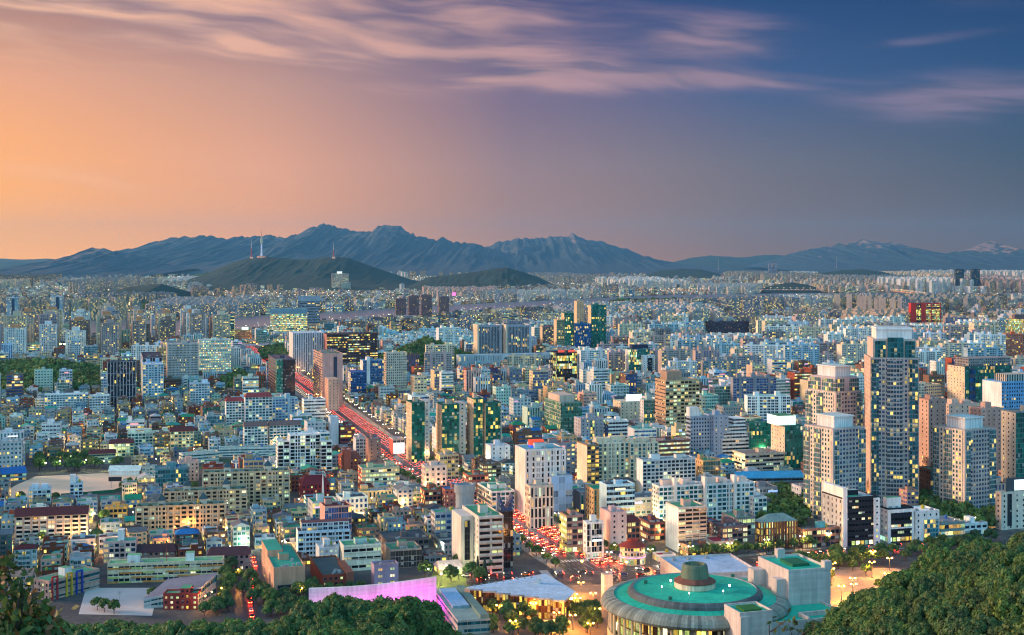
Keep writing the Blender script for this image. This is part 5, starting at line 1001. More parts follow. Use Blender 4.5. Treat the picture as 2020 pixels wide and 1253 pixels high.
def parts_villa(r, near, hm=99):
    wn, wc = pick(r, WALLS); rn, rc = pick(r, ROOFS); wc, rc = sc3(jit(wc, r), r.choice((.5, .7, .8, .9))), sc3(jit(rc, r), .8)
    w_, d_ = r.uniform(9, 14), r.uniform(9, 13); fl = min(r.choice((2, 3, 3, 4, 4, 5)), max(1, int((hm-1.5)/2.9))); h = fl*2.9+.6; P = []
    st = (r.uniform(2.6, 3.6), 2.9, r.uniform(.42, .72), r.uniform(.42, .56), r.uniform(.12, .3), r.choice(GLS), 0); sd = r.random()*300
    b = MB(); gl_ = r.choice((0, 0, .5, .8)); zb_ = 0
    if gl_: b.prism([(-w_/2, -d_/2), (w_/2, -d_/2), (w_/2, d_/2), (-w_/2, d_/2)], 0, 2.9, wc, (2.6, 2.9, .8, .62, gl_, GD, 0), None, sd+7); zb_ = 2.9
    b.box(-w_/2, w_/2, -d_/2, d_/2, zb_, max(h, zb_+.7), wc, st, rc, sd)
    if r.random() < .45:   # projecting balcony bay
        b.box(-w_*.32, w_*.2, -d_/2-1.3, -d_/2-.01, 2.9, h-.4, jit(wc, r, .1), (2.4, 2.9, .85, .55, .14, GT, 0), wc, sd+40, True)
    P.append(('wall', b))
    b = MB(); hip = r.random() < .2
    if hip: b.gable(-w_/2, w_/2, -d_/2, d_/2, h+.02, r.uniform(1.8, 3), rc, wc, .5, w_*.28 if r.random() < .6 else 0); P.append(('roof', b))
    else:
        b.box(-w_/2+.3, w_/2-.3, -d_/2+.3, d_/2-.3, h+.02, h+.15, rc); parapet(b, -w_/2-.04, w_/2+.04, -d_/2-.04, d_/2+.04, h+.01, .9, .3, jit(wc, r, .1)); P.append(('roof', b))
        hw, hd = r.uniform(2.6, 4.2), r.uniform(2.6, 4.5); x0, y0 = r.uniform(-w_/2+.4, w_/2-hw-.4), r.uniform(-d_/2+1, d_/2-hd-.4)
        b = MB(); b.box(x0, x0+hw, y0, y0+hd, h+.15, h+2.9, jit(wc, r, .15), None, rc); P.append(('stair_hut', b))
        if r.random() < .4:
            x, y = r.uniform(-w_/2+1.2, w_/2-1.2), r.uniform(-d_/2+1.2, d_/2-1.2); b = MB(); b.rev([(.8, h+.15), (.8, h+1.8), (0, h+2.0)], x, y, S(190, 170, 70) if r.random() < .4 else S(60, 110, 170), 8); P.append(('water_tank', b))
        for _ in range(r.choice((0, 1, 2, 2))):
            x, y = r.uniform(-w_/2+1, w_/2-2.4), r.uniform(-d_/2+1, d_/2-2); b = MB(); b.box(x, x+r.uniform(1, 3), y, y+r.uniform(.8, 1.6), h+.16, h+r.uniform(.9, 1.7), jit(GREY, r, .4)); P.append(('roof_shed', b))
    return P, wn, rn, fl, max(w_, d_), h
def parts_mid(r, near, lo=5, hi=9, hm=99):
    wn, wc = pick(r, WALLS); rn, rc = pick(r, ROOFS); wc, rc = jit(wc, r), jit(rc, r)
    w_, d_ = r.uniform(14, 24), r.uniform(12, 20); fl = min(r.randint(lo, hi), max(1, int((hm-4)/3.5))); h = fl*3.5+1.2; P = []
    kind = r.random(); g_ = r.choice(GLS)
    if kind < .35: st = (r.uniform(2.6, 4), 3.5, r.uniform(.45, .8), r.uniform(.4, .6), r.uniform(.1, .35), g_, 1)
    elif kind < .6: st = (3.2, 3.5, 1.0, r.uniform(.4, .58), r.uniform(.15, .5), g_, 1)
    elif kind < .8: st = (2.0, 3.5, .9, .86, r.uniform(.1, .3), r.choice((GG, GT, GB)), 1)
    else: st = (3.0, 3.5, .45, .94, r.uniform(.05, .2), g_, 1)
    s2 = None if r.random() < .4 else (r.uniform(3, 5), 3.5, .35, .42, .12, GD, 0); sd = r.random()*300
    lc = jit(wc, r, .15); b = MB(); ps = [(-w_/2, -d_/2), (w_/2, -d_/2), (w_/2, d_/2), (-w_/2, d_/2)]
    gl = r.uniform(.4, 1.0); b.prism(ps, 0, 4.0, wc, (3.0, 4.0, .86, .66, gl, GD, 0), None, sd)
    b.prism(ps, 4.0, h, [wc, lc, lc, lc], [st, s2, s2, s2], rc, sd+9)
    P.append(('wall', b))
    b = MB(); b.box(-w_/2+.3, w_/2-.3, -d_/2+.3, d_/2-.3, h+.02, h+.15, rc); parapet(b, -w_/2-.04, w_/2+.04, -d_/2-.04, d_/2+.04, h+.01, 1.0, .35, jit(wc, r, .1)); P.append(('roof', b))
    hw, hd = r.uniform(3.5, 7), r.uniform(3.5, 6); x0, y0 = r.uniform(-w_/2+.5, w_/2-hw-.5), r.uniform(-d_/2+1, d_/2-hd-.5)
    b = MB(); b.box(x0, x0+hw, y0, y0+hd, h+.15, h+r.uniform(3, 5.5), jit(wc, r, .15), None, rc); P.append(('stair_hut', b))
    if r.random() < .85:
        for _ in range(3): x, y = r.uniform(-w_/2+1, w_/2-3), r.uniform(-d_/2+1, d_/2-2.5); b = MB(); b.box(x, x+r.uniform(1, 2.6), y, y+r.uniform(.8, 1.6), h+.16, h+r.uniform(1.2, 2.2), jit(GREY, r, .4)); P.append(('air_unit', b))
    if r.random() < .45:
        e = r.choice(((.9, .75, .35), (.35, .9, .75), (1.0, 1.0, .95), (.9, .2, .18), (.25, .45, 1.0), (.9, .35, .6))); x = r.uniform(-w_/2+.5, w_/2-4); z = r.choice((4.0, h-3.2))
        b = MB(); b.box(x, x+r.uniform(2.5, w_*.5), -d_/2-.35, -d_/2-.05, z, z+r.uniform(.9, 1.8), S(200, 200, 200), None, None, 0, True, None, sc3(e, r.uniform(.6, 1.3))); P.append(('lit_sign', b))
    return P, wn, rn, fl, max(w_, d_), h
def parts_slab(r, near, fl=None, wr=(34, 60), cols=None, hm=99):
    wn, wc = pick(r, cols or [('white', W1, 5), ('cream', S(224, 206, 176), 4), ('pale blue', S(170, 196, 210), 2), ('pink grey', S(190, 164, 156), 3), ('brown', S(140, 106, 92), .7), ('grey', S(140, 142, 148), 1.5)]); wc = jit(wc, r, .14)
    w_, d_ = r.uniform(*wr), r.uniform(11, 13); fl = min(fl or r.randint(12, 18), max(2, int((hm-5)/2.85))); h = fl*2.85+1; P = []
    st = (r.uniform(3.2, 4.2), 2.85, r.uniform(.66, .82), r.uniform(.56, .7), r.uniform(.1, .22), r.choice((GT, GD, GT, GB)), 0); sd = r.random()*300
    b = MB(); b.prism([(-w_/2, -d_/2), (w_/2, -d_/2), (w_/2, d_/2), (-w_/2, d_/2)], 0, h, [wc, jit(wc, r, .06), wc, jit(wc, r, .06)], [st, None, st, None], S(150, 160, 160), sd); P.append(('wall', b))
    rn, rc = pick(r, ROOFS[:5]); b = MB(); parapet(b, -w_/2-.04, w_/2+.04, -d_/2-.04, d_/2+.04, h+.01, 1.0, .35, wc); b.box(-w_/2+.4, w_/2-.4, -d_/2+.4, d_/2-.4, h+.01, h+.2, jit(rc, r)); P.append(('roof', b))
    n = max(2, round(w_/18))
    for i in range(n):
        x = -w_/2+w_*(i+.5)/n; b = MB(); b.box(x-2.4, x+2.4, -1, d_/2-1, h+.2, h+r.uniform(3.5, 5.5), jit(wc, r, .08)); P.append(('stair_hut', b))
        b = MB(); b.box(x-1.5, x+1.5, -d_/2-.9, -d_/2-.01, 0, h+.4, jit(wc, r, .06)); P.append(('pier', b))
    return P, wn, rn, fl, w_, h
def parts_tower(r, near, lo=18, hi=26):
    wn, wc = pick(r, [('white', W2, 3), ('cream', S(206, 184, 156), 4), ('grey', S(150, 158, 168), 2), ('brown', S(140, 108, 94), 3), ('pink grey', S(176, 150, 142), 3)]); wc = jit(wc, r, .12)
    w_, d_ = r.uniform(24, 40), r.uniform(13, 18); fl = r.randint(lo, hi); h = fl*2.85; st = (3.3, 2.85, r.uniform(.5, .75), r.uniform(.5, .65), r.uniform(.14, .3), r.choice((GT, GD, GD, GB)), 0); sd = r.random()*300; P = []
    b = MB(); b.prism([(-w_/2, -d_/2), (w_/2, -d_/2), (w_/2, d_/2), (-w_/2, d_/2)], 0, h, [wc, jit(wc, r, .06), wc, jit(wc, r, .06)], [st, (5, 2.85, .25, .4, .08, GD, 0), st, (5, 2.85, .25, .4, .1, GD, 0)], GREY, sd); P.append(('wall', b))
    b = MB(); oc = r.choice((S(206, 140, 90), wc, wc)); b.box(-w_*.2, w_*.2, -d_*.3, d_*.3, h, h+r.uniform(4, 8), oc); P.append(('roof_block', b))
    for k in (-.5, 0, .44):
        b = MB(); b.box(w_*k, w_*(k+.06), -d_/2-.8, -d_/2-.01, 0, h+1, jit(wc, r, .08)); P.append(('pier', b))
    return P, wn, 'flat', fl, w_, h
# what stands where (polygons in picture coordinates of the ground point; first match wins)
ZONES = [
    ([(-60, 704), (-60, 668), (330, 664), (440, 652), (440, 690), (330, 700), (200, 712)], 'tower'),
    ([(-60, 740), (-60, 700), (330, 690), (330, 705), (190, 740)], 'villa'),
    ([(1170, 762), (1170, 690), (1640, 690), (1640, 745), (1400, 770)], 'slab'),
    ([(1200, 690), (1200, 655), (1720, 655), (2100, 655), (2100, 745), (1640, 745), (1640, 690)], 'slabs2'),
    ([(740, 700), (740, 652), (940, 652), (940, 704)], 'slablow'),
    ([(0, 0), (0, 0), (0, 0)], 'x'),
    ([(-60, 900), (-60, 784), (430, 784), (560, 890), (300, 905)], 'villa'),
    ([(-60, 1240), (-60, 985), (590, 985), (590, 1240)], 'villa'),
    ([(560, 1110), (520, 985), (700, 960), (830, 960), (1000, 1110)], 'mixv'),
    ([(690, 905), (640, 800), (700, 770), (1060, 770), (1090, 900), (830, 960)], 'mixv'),
    ([(1080, 860), (1080, 735), (1600, 735), (1600, 860)], 'mixm'),
    ([(1600, 1010), (1600, 735), (2100, 735), (2100, 1010)], 'mixm')]
def zone(x, y):
    for P, k in ZONES:
        if inpoly(x, y, P): return k
    return 'mix'
ROOFTOP = ('stair_hut', 'water_tank', 'roof_shed', 'air_unit')
KINDN = {'villa': ('house', 'house', 'villa houses', 300), 'mid': ('low_rise_building', 'building', 'mid rise buildings', 300), 'slab': ('slab_building', 'apartment building', 'apartment slabs', 150), 'tower': ('apartment_tower', 'apartment building', 'apartment towers', 120)}
FRONT = RIVPX[:12]
def hmax(X, D, hw):
    # tallest that may stand here without hiding a named building, the river or its bridges
    x, y = proj(X, D); w_ = hw/D*FPX; hm = 99.0
    for a, b, D1, yv in VIS:
        if D < D1-5 and x+w_ > a and x-w_ < b: hm = min(hm, EYE-(yv-HY)*D/FPX)
    if x > 330:
        for (xa, ya), (xb, yb) in zip(FRONT, FRONT[1:]):
            yf = ya+(yb-ya)*(x-xa)/(xb-xa)
            if xa <= x <= xb and D < EYE*FPX/(yf-HY)+20: hm = min(hm, EYE-(yf-(2 if x < 1080 else 4)-HY)*D/FPX)
    return hm
cand = []
r0 = random.Random(21)
a_ = R(YAW); ca, sa = cos(a_), sin(a_)
def lots(step_u, step_v, D0, D1):
    # lots of a street grid turned with the avenue
    ext = int(D1*.62/min(step_u, step_v))+2
    for j in range(int(D0*.5/step_v), int(D1*1.2/step_v)+2):
        for i in range(-ext*2, ext*2):
            u, v = i*step_u, j*step_v; X, D = u*ca-v*sa, u*sa+v*ca
            if D0 <= D < D1 and abs(X) < .41*D+15: yield X, D, i, j
used_big = []
def near_big(X, D, r):
    for bx, by, br in used_big:
        if (bx-X)**2+(by-D)**2 < (br+r)**2: return True
    return False
GRIDB = {}
def addbig(X, D, r): GRIDB.setdefault((int(X//60), int(D//60)), []).append((X, D, r))
def hitbig(X, D, r):
    i, j = int(X//60), int(D//60)
    for a in (i-1, i, i+1):
        for b in (j-1, j, j+1):
            for bx, by, br in GRIDB.get((a, b), ()):
                if abs(bx-X) < br+r and abs(by-D) < br+r: return True
    return False
for step, kinds in ((46, 'slab'), (27, 'mid'), (15.5, 'villa')):
    su, sv = (54, 34) if kinds == 'slab' else (step, step*1.05)
    for X, D, i, j in lots(su, sv, 640, 3050):
        x, y = proj(X, D); z = zone(x, y); rr = hash2(i, j, step)
        X += (hash2(i, j, 5)-.5)*step*.18; D += (hash2(i, j, 6)-.5)*step*.18
        k = None
        if kinds == 'slab':
            if z in ('slab', 'slabs2') and rr < .86: k = 'slab'
            elif z == 'slablow' and rr < .8: k = 'slablow'
            elif z == 'tower' and rr < .82: k = 'tower'
            elif z in ('mix', 'mixm') and rr < .05 and D > 1150: k = 'slab'
        elif kinds == 'mid':
            pm = {'mix': .72, 'mixm': .62, 'mixv': .26, 'villa': .05, 'slab': .2, 'slabs2': .2, 'tower': .1, 'slablow': .2}.get(z, 0)
            if rr < pm: k = 'mid'
        else:
            if rr < .93: k = 'villa'
        if not k: continue
        rad = {'slab': 15, 'slablow': 15, 'tower': 17, 'mid': 11.5, 'villa': 6.6}[k]
        if hitbig(X, D, rad): continue
        if not free(X, D, rad+(1 if k != 'slab' else 8)): continue
        addbig(X, D, {'slab': 22, 'slablow': 22, 'tower': 20, 'mid': 12, 'villa': 7}[k]); cand.append((D, X, k, i, j))
cand.sort()
stuffs = {k: MB() for k in ('villa', 'mid', 'slab', 'tower')}
count = {k: 0 for k in stuffs}; PLACED = []
def nearest_short(x, y):
    best = min(SHORT, key=lambda s: (s[0]-x)**2+((s[1]-y)*2.2)**2); dx_, dy_ = x-best[0], y-best[1]
    if abs(dx_) > abs(dy_)*1.6: rel = 'left of' if dx_ < 0 else 'right of'
    else: rel = 'behind' if dy_ < 0 else 'in front of'
    far = sqrt(dx_*dx_+dy_*dy_)
    return best[2], rel, far
FLW = {1: 'one', 2: 'two', 3: 'three', 4: 'four', 5: 'five', 6: 'six', 7: 'seven', 8: 'eight', 9: 'nine', 10: 'ten', 11: 'eleven'}
SEEN = {}; ORD = ['', 'second ', 'third ', 'fourth ', 'fifth ', 'sixth ', 'seventh ', 'eighth ', 'ninth ', 'tenth ']
for D, X, k, i, j in cand:
    r = random.Random(int(X*17+D*29)); x, y = proj(X, D)
    hm = hmax(X, D, {'slab': 24, 'slablow': 20, 'tower': 16, 'mid': 10, 'villa': 6}[k])
    if hm < 3.5: continue
    if k in ('slab', 'tower', 'slablow') and hm < 16: k = 'mid'
    if k == 'mid' and hm < 11: k = 'villa'
    base = 'slab' if k == 'slablow' else k
    if k == 'villa': P, wn, rn, fl, wdt, h = parts_villa(r, True, hm)
    elif k == 'mid': P, wn, rn, fl, wdt, h = parts_mid(r, True, 4, 8 if D < 1500 else 11, hm)
    elif k == 'slab': P, wn, rn, fl, wdt, h = parts_slab(r, True, hm=hm)
    elif k == 'slablow': P, wn, rn, fl, wdt, h = parts_slab(r, True, 6, (30, 48), [('pale blue', S(176, 214, 224), 4), ('white', W1, 3)])
    else: P, wn, rn, fl, wdt, h = parts_tower(r, True)
    yw = a_+r.choice((0, 0, 0, pi/2))*(k == 'villa')+r.uniform(-.07, .07)
    if k == 'slab' or k == 'slablow': yw = r.choice((a_*.5, a_*.5, a_*1.5, -a_*.6))+r.uniform(-.1, .1)
    lim = KINDN[base][3]
    if count[base] < lim and abs(x-1010) < 1035 and y < 1275:
        count[base] += 1
        nm, cat, grp, _ = KINDN[base]
        sh, rel, far = nearest_short(x, y)
        body = {'villa': 'house', 'mid': 'block', 'slab': 'apartment slab', 'tower': 'apartment tower'}[base]
        lab = f'{wn} {FLW.get(fl, "tall")} storey {body} with {rn} roof, {rel} {sh}'
        n_ = SEEN[lab] = SEEN.get(lab, 0)+1
        if n_ > 1: lab = f'{wn} {FLW.get(fl, "tall")} storey {body}, {rn} roof, {ORD[n_-1] if n_ <= 10 else "far "}one {rel} {sh}'
        e = empty(nm, (X, D, 0), yw, ' '.join(lab.split()[:16]), cat, grp)
        top = None
        for pn, b in P:
            o_ = b.build(pn, top if top is not None and pn in ROOFTOP else e)
            if pn == 'roof': top = o_
    else:
        for pn, b in P: stuffs[base].add(b, X, D, 0, yw)
for k, nm in (('villa', 'distant_housing'), ('mid', 'distant_blocks'), ('slab', 'distant_apartment_slabs'), ('tower', 'distant_apartment_towers')):
    if stuffs[k].f: tag(stuffs[k].build(nm), {'villa': 'mass of small houses further into the city', 'mid': 'mass of mid rise blocks further into the city', 'slab': 'rows of white apartment slabs further into the city', 'tower': 'cluster of tall riverside apartment towers'}[k], 'city', kind='stuff')
# the city beyond three kilometres: one object, far too many to count
far = MB(); lampsfar = MB()
def farbox(X, D, w_, d_, h, c, st, yw, cap=None, rc=None):
    c = sc3(c, .74)
    hm = hmax(X, D, w_/2)
    if hm < 4: return
    if h > hm: h = hm; cap = None
    b = MB(); sd = (X*1.3+D*.7) % 400; b.prism([(-w_/2, -d_/2), (w_/2, -d_/2), (w_/2, d_/2), (-w_/2, d_/2)], 0, h, c, [st, None if st and st[0] > 3.25 else st, None, None if st and st[0] > 3.25 else st], rc or sc3(c, .8), sd)
    if cap: b.box(-w_*.2, w_*.2, -d_*.3, d_*.3, h, h+cap, c)
    far.add(b, X, D, 0, yw)
PALE = [W1, W2, CREAM, S(216, 190, 166), S(206, 180, 170), S(190, 206, 216), S(180, 176, 176), S(160, 140, 130)]
rf = random.Random(5); GREEN = []
for D0, D1, step in ((3050, 5200, 33), (5200, 8000, 46), (8000, 12500, 68)):
    j = D0
    while j < D1:
        n = int(.43*2*j/step)
        for q_ in range(n):
            X = (-.43*j)+step*q_+rf.uniform(-.35, .35)*step; D = j+rf.uniform(-.4, .4)*step
            x, y = proj(X, D)
            if not free(X, D, 6, D > 3900): continue
            ci, cj = floor((X+D*.12)/(230+D*.02)), floor((D-X*.1)/(190+D*.045)); hs_ = hash2(ci, cj, 61); rc2 = random.Random(ci*911+cj*37)
            if hs_ > .945 and not (300 < x < 1000 and D < 6000):
                GREEN.append((X, D)); continue
            cl = .62 if hs_ < .46 else .30 if hs_ < .72 else .45; t = rf.random(); ccol_ = sc3(rc2.choice(PALE), rc2.choice((.45, .7, .85, .95, 1.0))); ch_ = rc2.uniform(30, 64); cyw = rc2.choice((a_*.4, a_*1.6, a_*2.4, -a_*.5)); c = jit(ccol_, rf, .05) if cl > .6 else sc3(jit(rf.choice(PALE), rf, .12), rf.choice((.4, .6, .8, .9, .9))); yw = cyw+rf.uniform(-.06, .06)
            lowtown = (400 < x < 960 and y < 606 and D > 4800 and hs_ > .12) or (cl < .40)
            if rf.random() < .08: continue
            if lowtown and t < .93:
                for kx in (-.25, .25):
                    farbox(X+kx*step, D+rf.uniform(-8, 8), rf.uniform(9, 17), rf.uniform(9, 15), rf.uniform(7, 16), jit(rf.choice(PALE+[BRICK, BRN, S(120, 110, 120)]), rf, .2), (3.2, 3, .5, .5, .3, GD, 0), yw, None, jit(rf.choice((GREY, DGREY, S(110, 70, 60), S(80, 110, 110), W3)), rf, .2))
            elif cl > .47 or t < .35:
                tall = ch_*rf.uniform(.93, 1.07) if cl > .47 else rf.uniform(22, 45)
                farbox(X, D, rf.uniform(22, 36) if cl > .47 else rf.uniform(16, 30), rf.uniform(11, 15), tall*(1.1 if x > 1000 else 1), c, (3.3, 2.9, .66, .6, .3, rf.choice((GD, GT, GB)), 0), yw, rf.uniform(3, 6))
            else:
                farbox(X, D, rf.uniform(14, 28), rf.uniform(12, 22), rf.uniform(14, 38), jit(rf.choice(PALE+[S(90, 130, 150), S(110, 90, 90), S(80, 120, 130)]), rf, .15), (3.0, 3.6, .6, .6, .45, rf.choice((GD, GT, GB)), 1), yw, None)
            if rf.random() < .8:
                s_ = D/FPX*rf.uniform(.5, 1.2); e = rf.choice(((1, .62, .18), (1, .62, .18), (1, .8, .4), (.95, 1, .85), (1, .4, .2), (.6, 1, .9)))
                lx, ly, lz = X+rf.uniform(-.5, .5)*step, D-step*.5, rf.uniform(7, 14)
                lampsfar.box(lx-s_/2, lx+s_/2, ly-s_/2, ly+s_/2, lz, lz+s_, S(200, 200, 200), None, None, 0, True, None, sc3(e, rf.uniform(.8, 4.5)))
        j += step
for _ in range(2600):
    D = rf.uniform(1250, 3050); X = rf.uniform(-.4, .4)*D
    if hitbig(X, D, -2.5) or not free(X, D, .4): continue
    s_ = D/FPX*rf.uniform(.45, .8); e = rf.choice(((1, .6, .18), (1, .62, .2), (1, .8, .42), (.95, 1, .85), (1, .35, .15), (.6, 1, .9))); lz = rf.uniform(4, 9)
    lampsfar.box(X-s_/2, X+s_/2, D-s_/2, D+s_/2, lz, lz+s_, S(200, 200, 200), None, None, 0, True, None, sc3(e, rf.uniform(1.5, 5.0)))
tag(far.build('distant_city'), 'countless far buildings reaching to the mountains', 'city', kind='stuff')
tag(lampsfar.build('distant_lights'), 'countless far street and sign lights', 'lights', kind='stuff')
# ================================================================== trees
def crown_mb(seed, R0=4.2, H0=5.6, nclump=17, nleaf=190, leaf=.46, base=(.092, .165, .046)):
    r = random.Random(seed); b = MB()
    for c in range(nclump):
        # clumps spread over a dome so that dark gaps stay between them
        e = 1-1.25*(c+.5)/nclump+r.uniform(-.06, .06); a = c*2.39996+r.uniform(-.3, .3); e = max(-.3, min(1, e)); rr = sqrt(max(0, 1-e*e*.95))*r.uniform(.82, 1.05)
        cx_, cy_, cz_ = cos(a)*rr*R0*.80, sin(a)*rr*R0*.80, H0*.42+e*H0*.52; cr = r.uniform(.27, .40)*R0; tone = r.uniform(.6, 1.45); hue = r.uniform(-.2, .15)
        for _ in range(nleaf):
            v = mathutils.Vector((r.gauss(0, 1), r.gauss(0, 1), r.gauss(.25, 1))).normalized()*cr*r.uniform(.62, 1.06)
            n = (v.normalized()+mathutils.Vector((r.uniform(-.45, .45), r.uniform(-.45, .45), r.uniform(-.3, .55)))).normalized()
            t = n.orthogonal().normalized(); t.rotate(mathutils.Quaternion(n, r.uniform(0, 6.28))); s_ = leaf*r.uniform(.55, 1.1); t *= s_; u = n.cross(t)*.62
            p = mathutils.Vector((cx_, cy_, cz_))+v; k = tone*r.uniform(.85, 1.15)
            b.face([tuple(p+t), tuple(p+u), tuple(p-t), tuple(p-u)], (base[0]*k*(1+hue), base[1]*k, base[2]*k))
    return b
def trunk_mb(seed, hgt, R0):
    r = random.Random(seed); b = MB(); b.tube((0, 0, -1.5), (.1, 0, hgt*.55), .30, .2, S(70, 58, 48), 7)
    for i in range(5):
        a = r.uniform(0, 6.28); b.tube((.08, 0, hgt*(.35+.05*i)), (cos(a)*R0*.6, sin(a)*R0*.6, hgt*r.uniform(.75, 1.05)), .13, .05, S(70, 58, 48), 5)
    return b
CROWN, TRUNK = [], []
for i in range(6):
    me = crown_mb(100+i).mesh('crown'); me.materials.append(LEAF); CROWN.append(me)
    me = trunk_mb(200+i, 5.2, 4.0).mesh('trunk'); me.materials.append(BARK); TRUNK.append(me)
for i in range(2):   # narrow conifers
    b = MB(); r = random.Random(400+i)
    for k in range(1100):
        t = r.random()**.8; rad = (1-t)*1.9+.15; a = r.uniform(0, 6.28); p = mathutils.Vector((cos(a)*rad*r.uniform(.5, 1), sin(a)*rad*r.uniform(.5, 1), t*10))
        n = mathutils.Vector((cos(a), sin(a), r.uniform(0, .9))).normalized(); tt_ = n.orthogonal().normalized()*r.uniform(.25, .55); u = n.cross(tt_)*.6; g_ = r.uniform(.6, 1.4)
        b.face([tuple(p+tt_), tuple(p+u), tuple(p-tt_), tuple(p-u)], (.022*g_, .05*g_, .024*g_))
    me = b.mesh('crown'); me.materials.append(LEAF); CROWN.append(me)
TREES = []
def tree(name, X, D, z, s, label, group, v=None, conifer=False, hs=1.0):
    r = random.Random(int(X*31+D*17)); v = r.randrange(6) if v is None else v
    e = empty(name, (X, D, z), r.uniform(0, 6.28), label, 'tree', group)
    t = bpy.data.objects.new('trunk', TRUNK[v % 6]); C.objects.link(t); t.parent = e; t.scale = (s, s, s*hs)
    c = bpy.data.objects.new('crown', CROWN[6+v % 2] if conifer else CROWN[v]); C.objects.link(c); c.parent = e; c.location = (0, 0, (1.0 if conifer else 3.2)*s*hs); c.scale = (s*r.uniform(.9, 1.12), s*r.uniform(.9, 1.12), s*hs*r.uniform(.9, 1.15))
    return e
# woods on the viewer's hillside
ht = []
D = 215.0
while D < 640:
    X = -.47*D
    while X < .56*D:
        xx, dd = X+(hash2(int(X*3), int(D), 1)-.5)*5, D+(hash2(int(X*3), int(D), 2)-.5)*5; z = hill(xx, dd)
        if z > 1.5 and segdist(xx, dd, (-128, 640), (-142, 700)) > 9:
            s = .72+.62*hash2(int(X*5), int(D*3), 3); top = z+9.0*s; x, y = proj(xx, dd, top)
            if -220 < x < 2450 and y < 1290 and y > 1000:
                bad = any((xx-fx)**2+(dd-fy)**2 < (max(hw, hd)+2)**2 for fx, fy, hw, hd, yw in FOOT[-12:] if dd > 540)
                if not bad: ht.append((dd, xx, z, s, x))
        X += 7.6
    D += 7.6
ht.sort()
seen_tree = 0
# nearer trees show largest: the first 300 that rise into the picture are single trees
vis = [t for t in ht if proj(t[1], t[0], t[2]+9*t[3])[1] < 1262]
rest = MB(); CL = [crown_mb(500+i, 4.2, 5.6, 15, 70, .62) for i in range(4)]
vis.sort(key=lambda t: (not -30 < t[4] < 2045, t[0]))
for n, (D, X, z, s, x) in enumerate(vis):
    if n < 300: tree('woodland_tree', X, D, z-.5, s*.95, 'dark leafy tree in the dense wood on the right hillside' if x > 1250 else 'dark leafy tree in the dense wood below the magenta wall', 'trees of the right hillside wood' if x > 1250 else 'trees of the near lower wood', hs=.9+.35*hash2(int(X), int(D), 4))
    else:
        q = MB(); o = CL[n % 4]; q.v = [(a*s, b*s, c*s+3.0*s) for a, b, c in o.v]; q.f = o.f; q.uv = o.uv; q.col = o.col; q.par = o.par; q.gls = o.gls; q.emi = o.emi; q.seed = o.seed; rest.add(q, X, D, z-.5, n*1.7)
if rest.f: tag(rest.build('woodland_canopy', None, LEAF), 'further treetops of the near wooded slopes', 'woodland', kind='stuff')
# far woods: canopy masses on their mounds
CM = [crown_mb(700+i, 1.0, 1.3, 9, 11, .42) for i in range(5)]
wood = MB(); mounds = []
for P, top, sp, cr in WOODS:
    x0, x1, y0, y1 = bbox(P); cxm, cym = (x0+x1)/2, (y0+y1)/2
    def edge(X, D): return min(segdist(X, D, a, b) for a, b in zip(P, P[1:]+P[:1]))
    y = y0; n = 0
    big = max(1.0, min(x1-x0, y1-y0)*.5)
    while y < y1:
        x = x0
        while x < x1:
            X, D = x+(hash2(int(x), int(y), 8)-.5)*sp*.8, y+(hash2(int(x), int(y), 9)-.5)*sp*.8
            if inpoly(X, D, P):
                e_ = edge(X, D); z = top*smooth(0, 120, e_)*(.75+.5*fbm(X*.01, D*.01, 4)); k = cr*(.7+.6*hash2(int(x), int(y), 10))
                o = CM[n % 5]; q = MB(); q.v = [(a*k, b*k, c*k*1.1+z+2) for a, b, c in o.v]; q.f = o.f; q.uv = o.uv; tn = .75+.5*hash2(int(x), int(y), 12); q.col = [sc3(c, tn) for c in o.col]; q.par = o.par; q.gls = o.gls; q.emi = o.emi; q.seed = o.seed
                if top > 0 or D > 1200 or True: wood.add(q, X, D, 0, n*2.1)
                n += 1
            x += sp
        y += sp
    if top >= 6:   # the mound itself
        b = MB(); m_ = max(12, sp*1.5); nx_ = int((x1-x0)/m_)+1; ny_ = int((y1-y0)/m_)+1
        def zz(i, j):
            X, D = x0+i*m_, y0+j*m_
            return (X, D, (top*smooth(0, 120, edge(X, D))*(.75+.5*fbm(X*.01, D*.01, 4))) if inpoly(X, D, P) else -.5)
        for i in range(nx_):
            for j in range(ny_):
                qd = [zz(i, j), zz(i+1, j), zz(i+1, j+1), zz(i, j+1)]
                if max(p[2] for p in qd) > 0: b.face(qd, S(50, 58, 36))
        tag(b.build('hill', None, HM), kind='structure')
for n, (X, D) in enumerate(GREEN):
    for kx in (-.3, .3):
        k = (14+D*.0016)*(.7+.6*hash2(int(X+kx*9), int(D), 10)); o = CM[n % 5]; q = MB(); q.v = [(a*k, b*k, c*k*.7) for a, b, c in o.v]; q.f = o.f; q.uv = o.uv; tn = .6+.5*hash2(int(X), int(D), 12); q.col = [sc3(c, tn) for c in o.col]; q.par = o.par; q.gls = o.gls; q.emi = o.emi; q.seed = o.seed; wood.add(q, X+kx*30, D+kx*40, 0, n*2.1)
tag(wood.build('woods', None, LEAF), 'dark wooded patches between the buildings', 'woodland', kind='stuff')
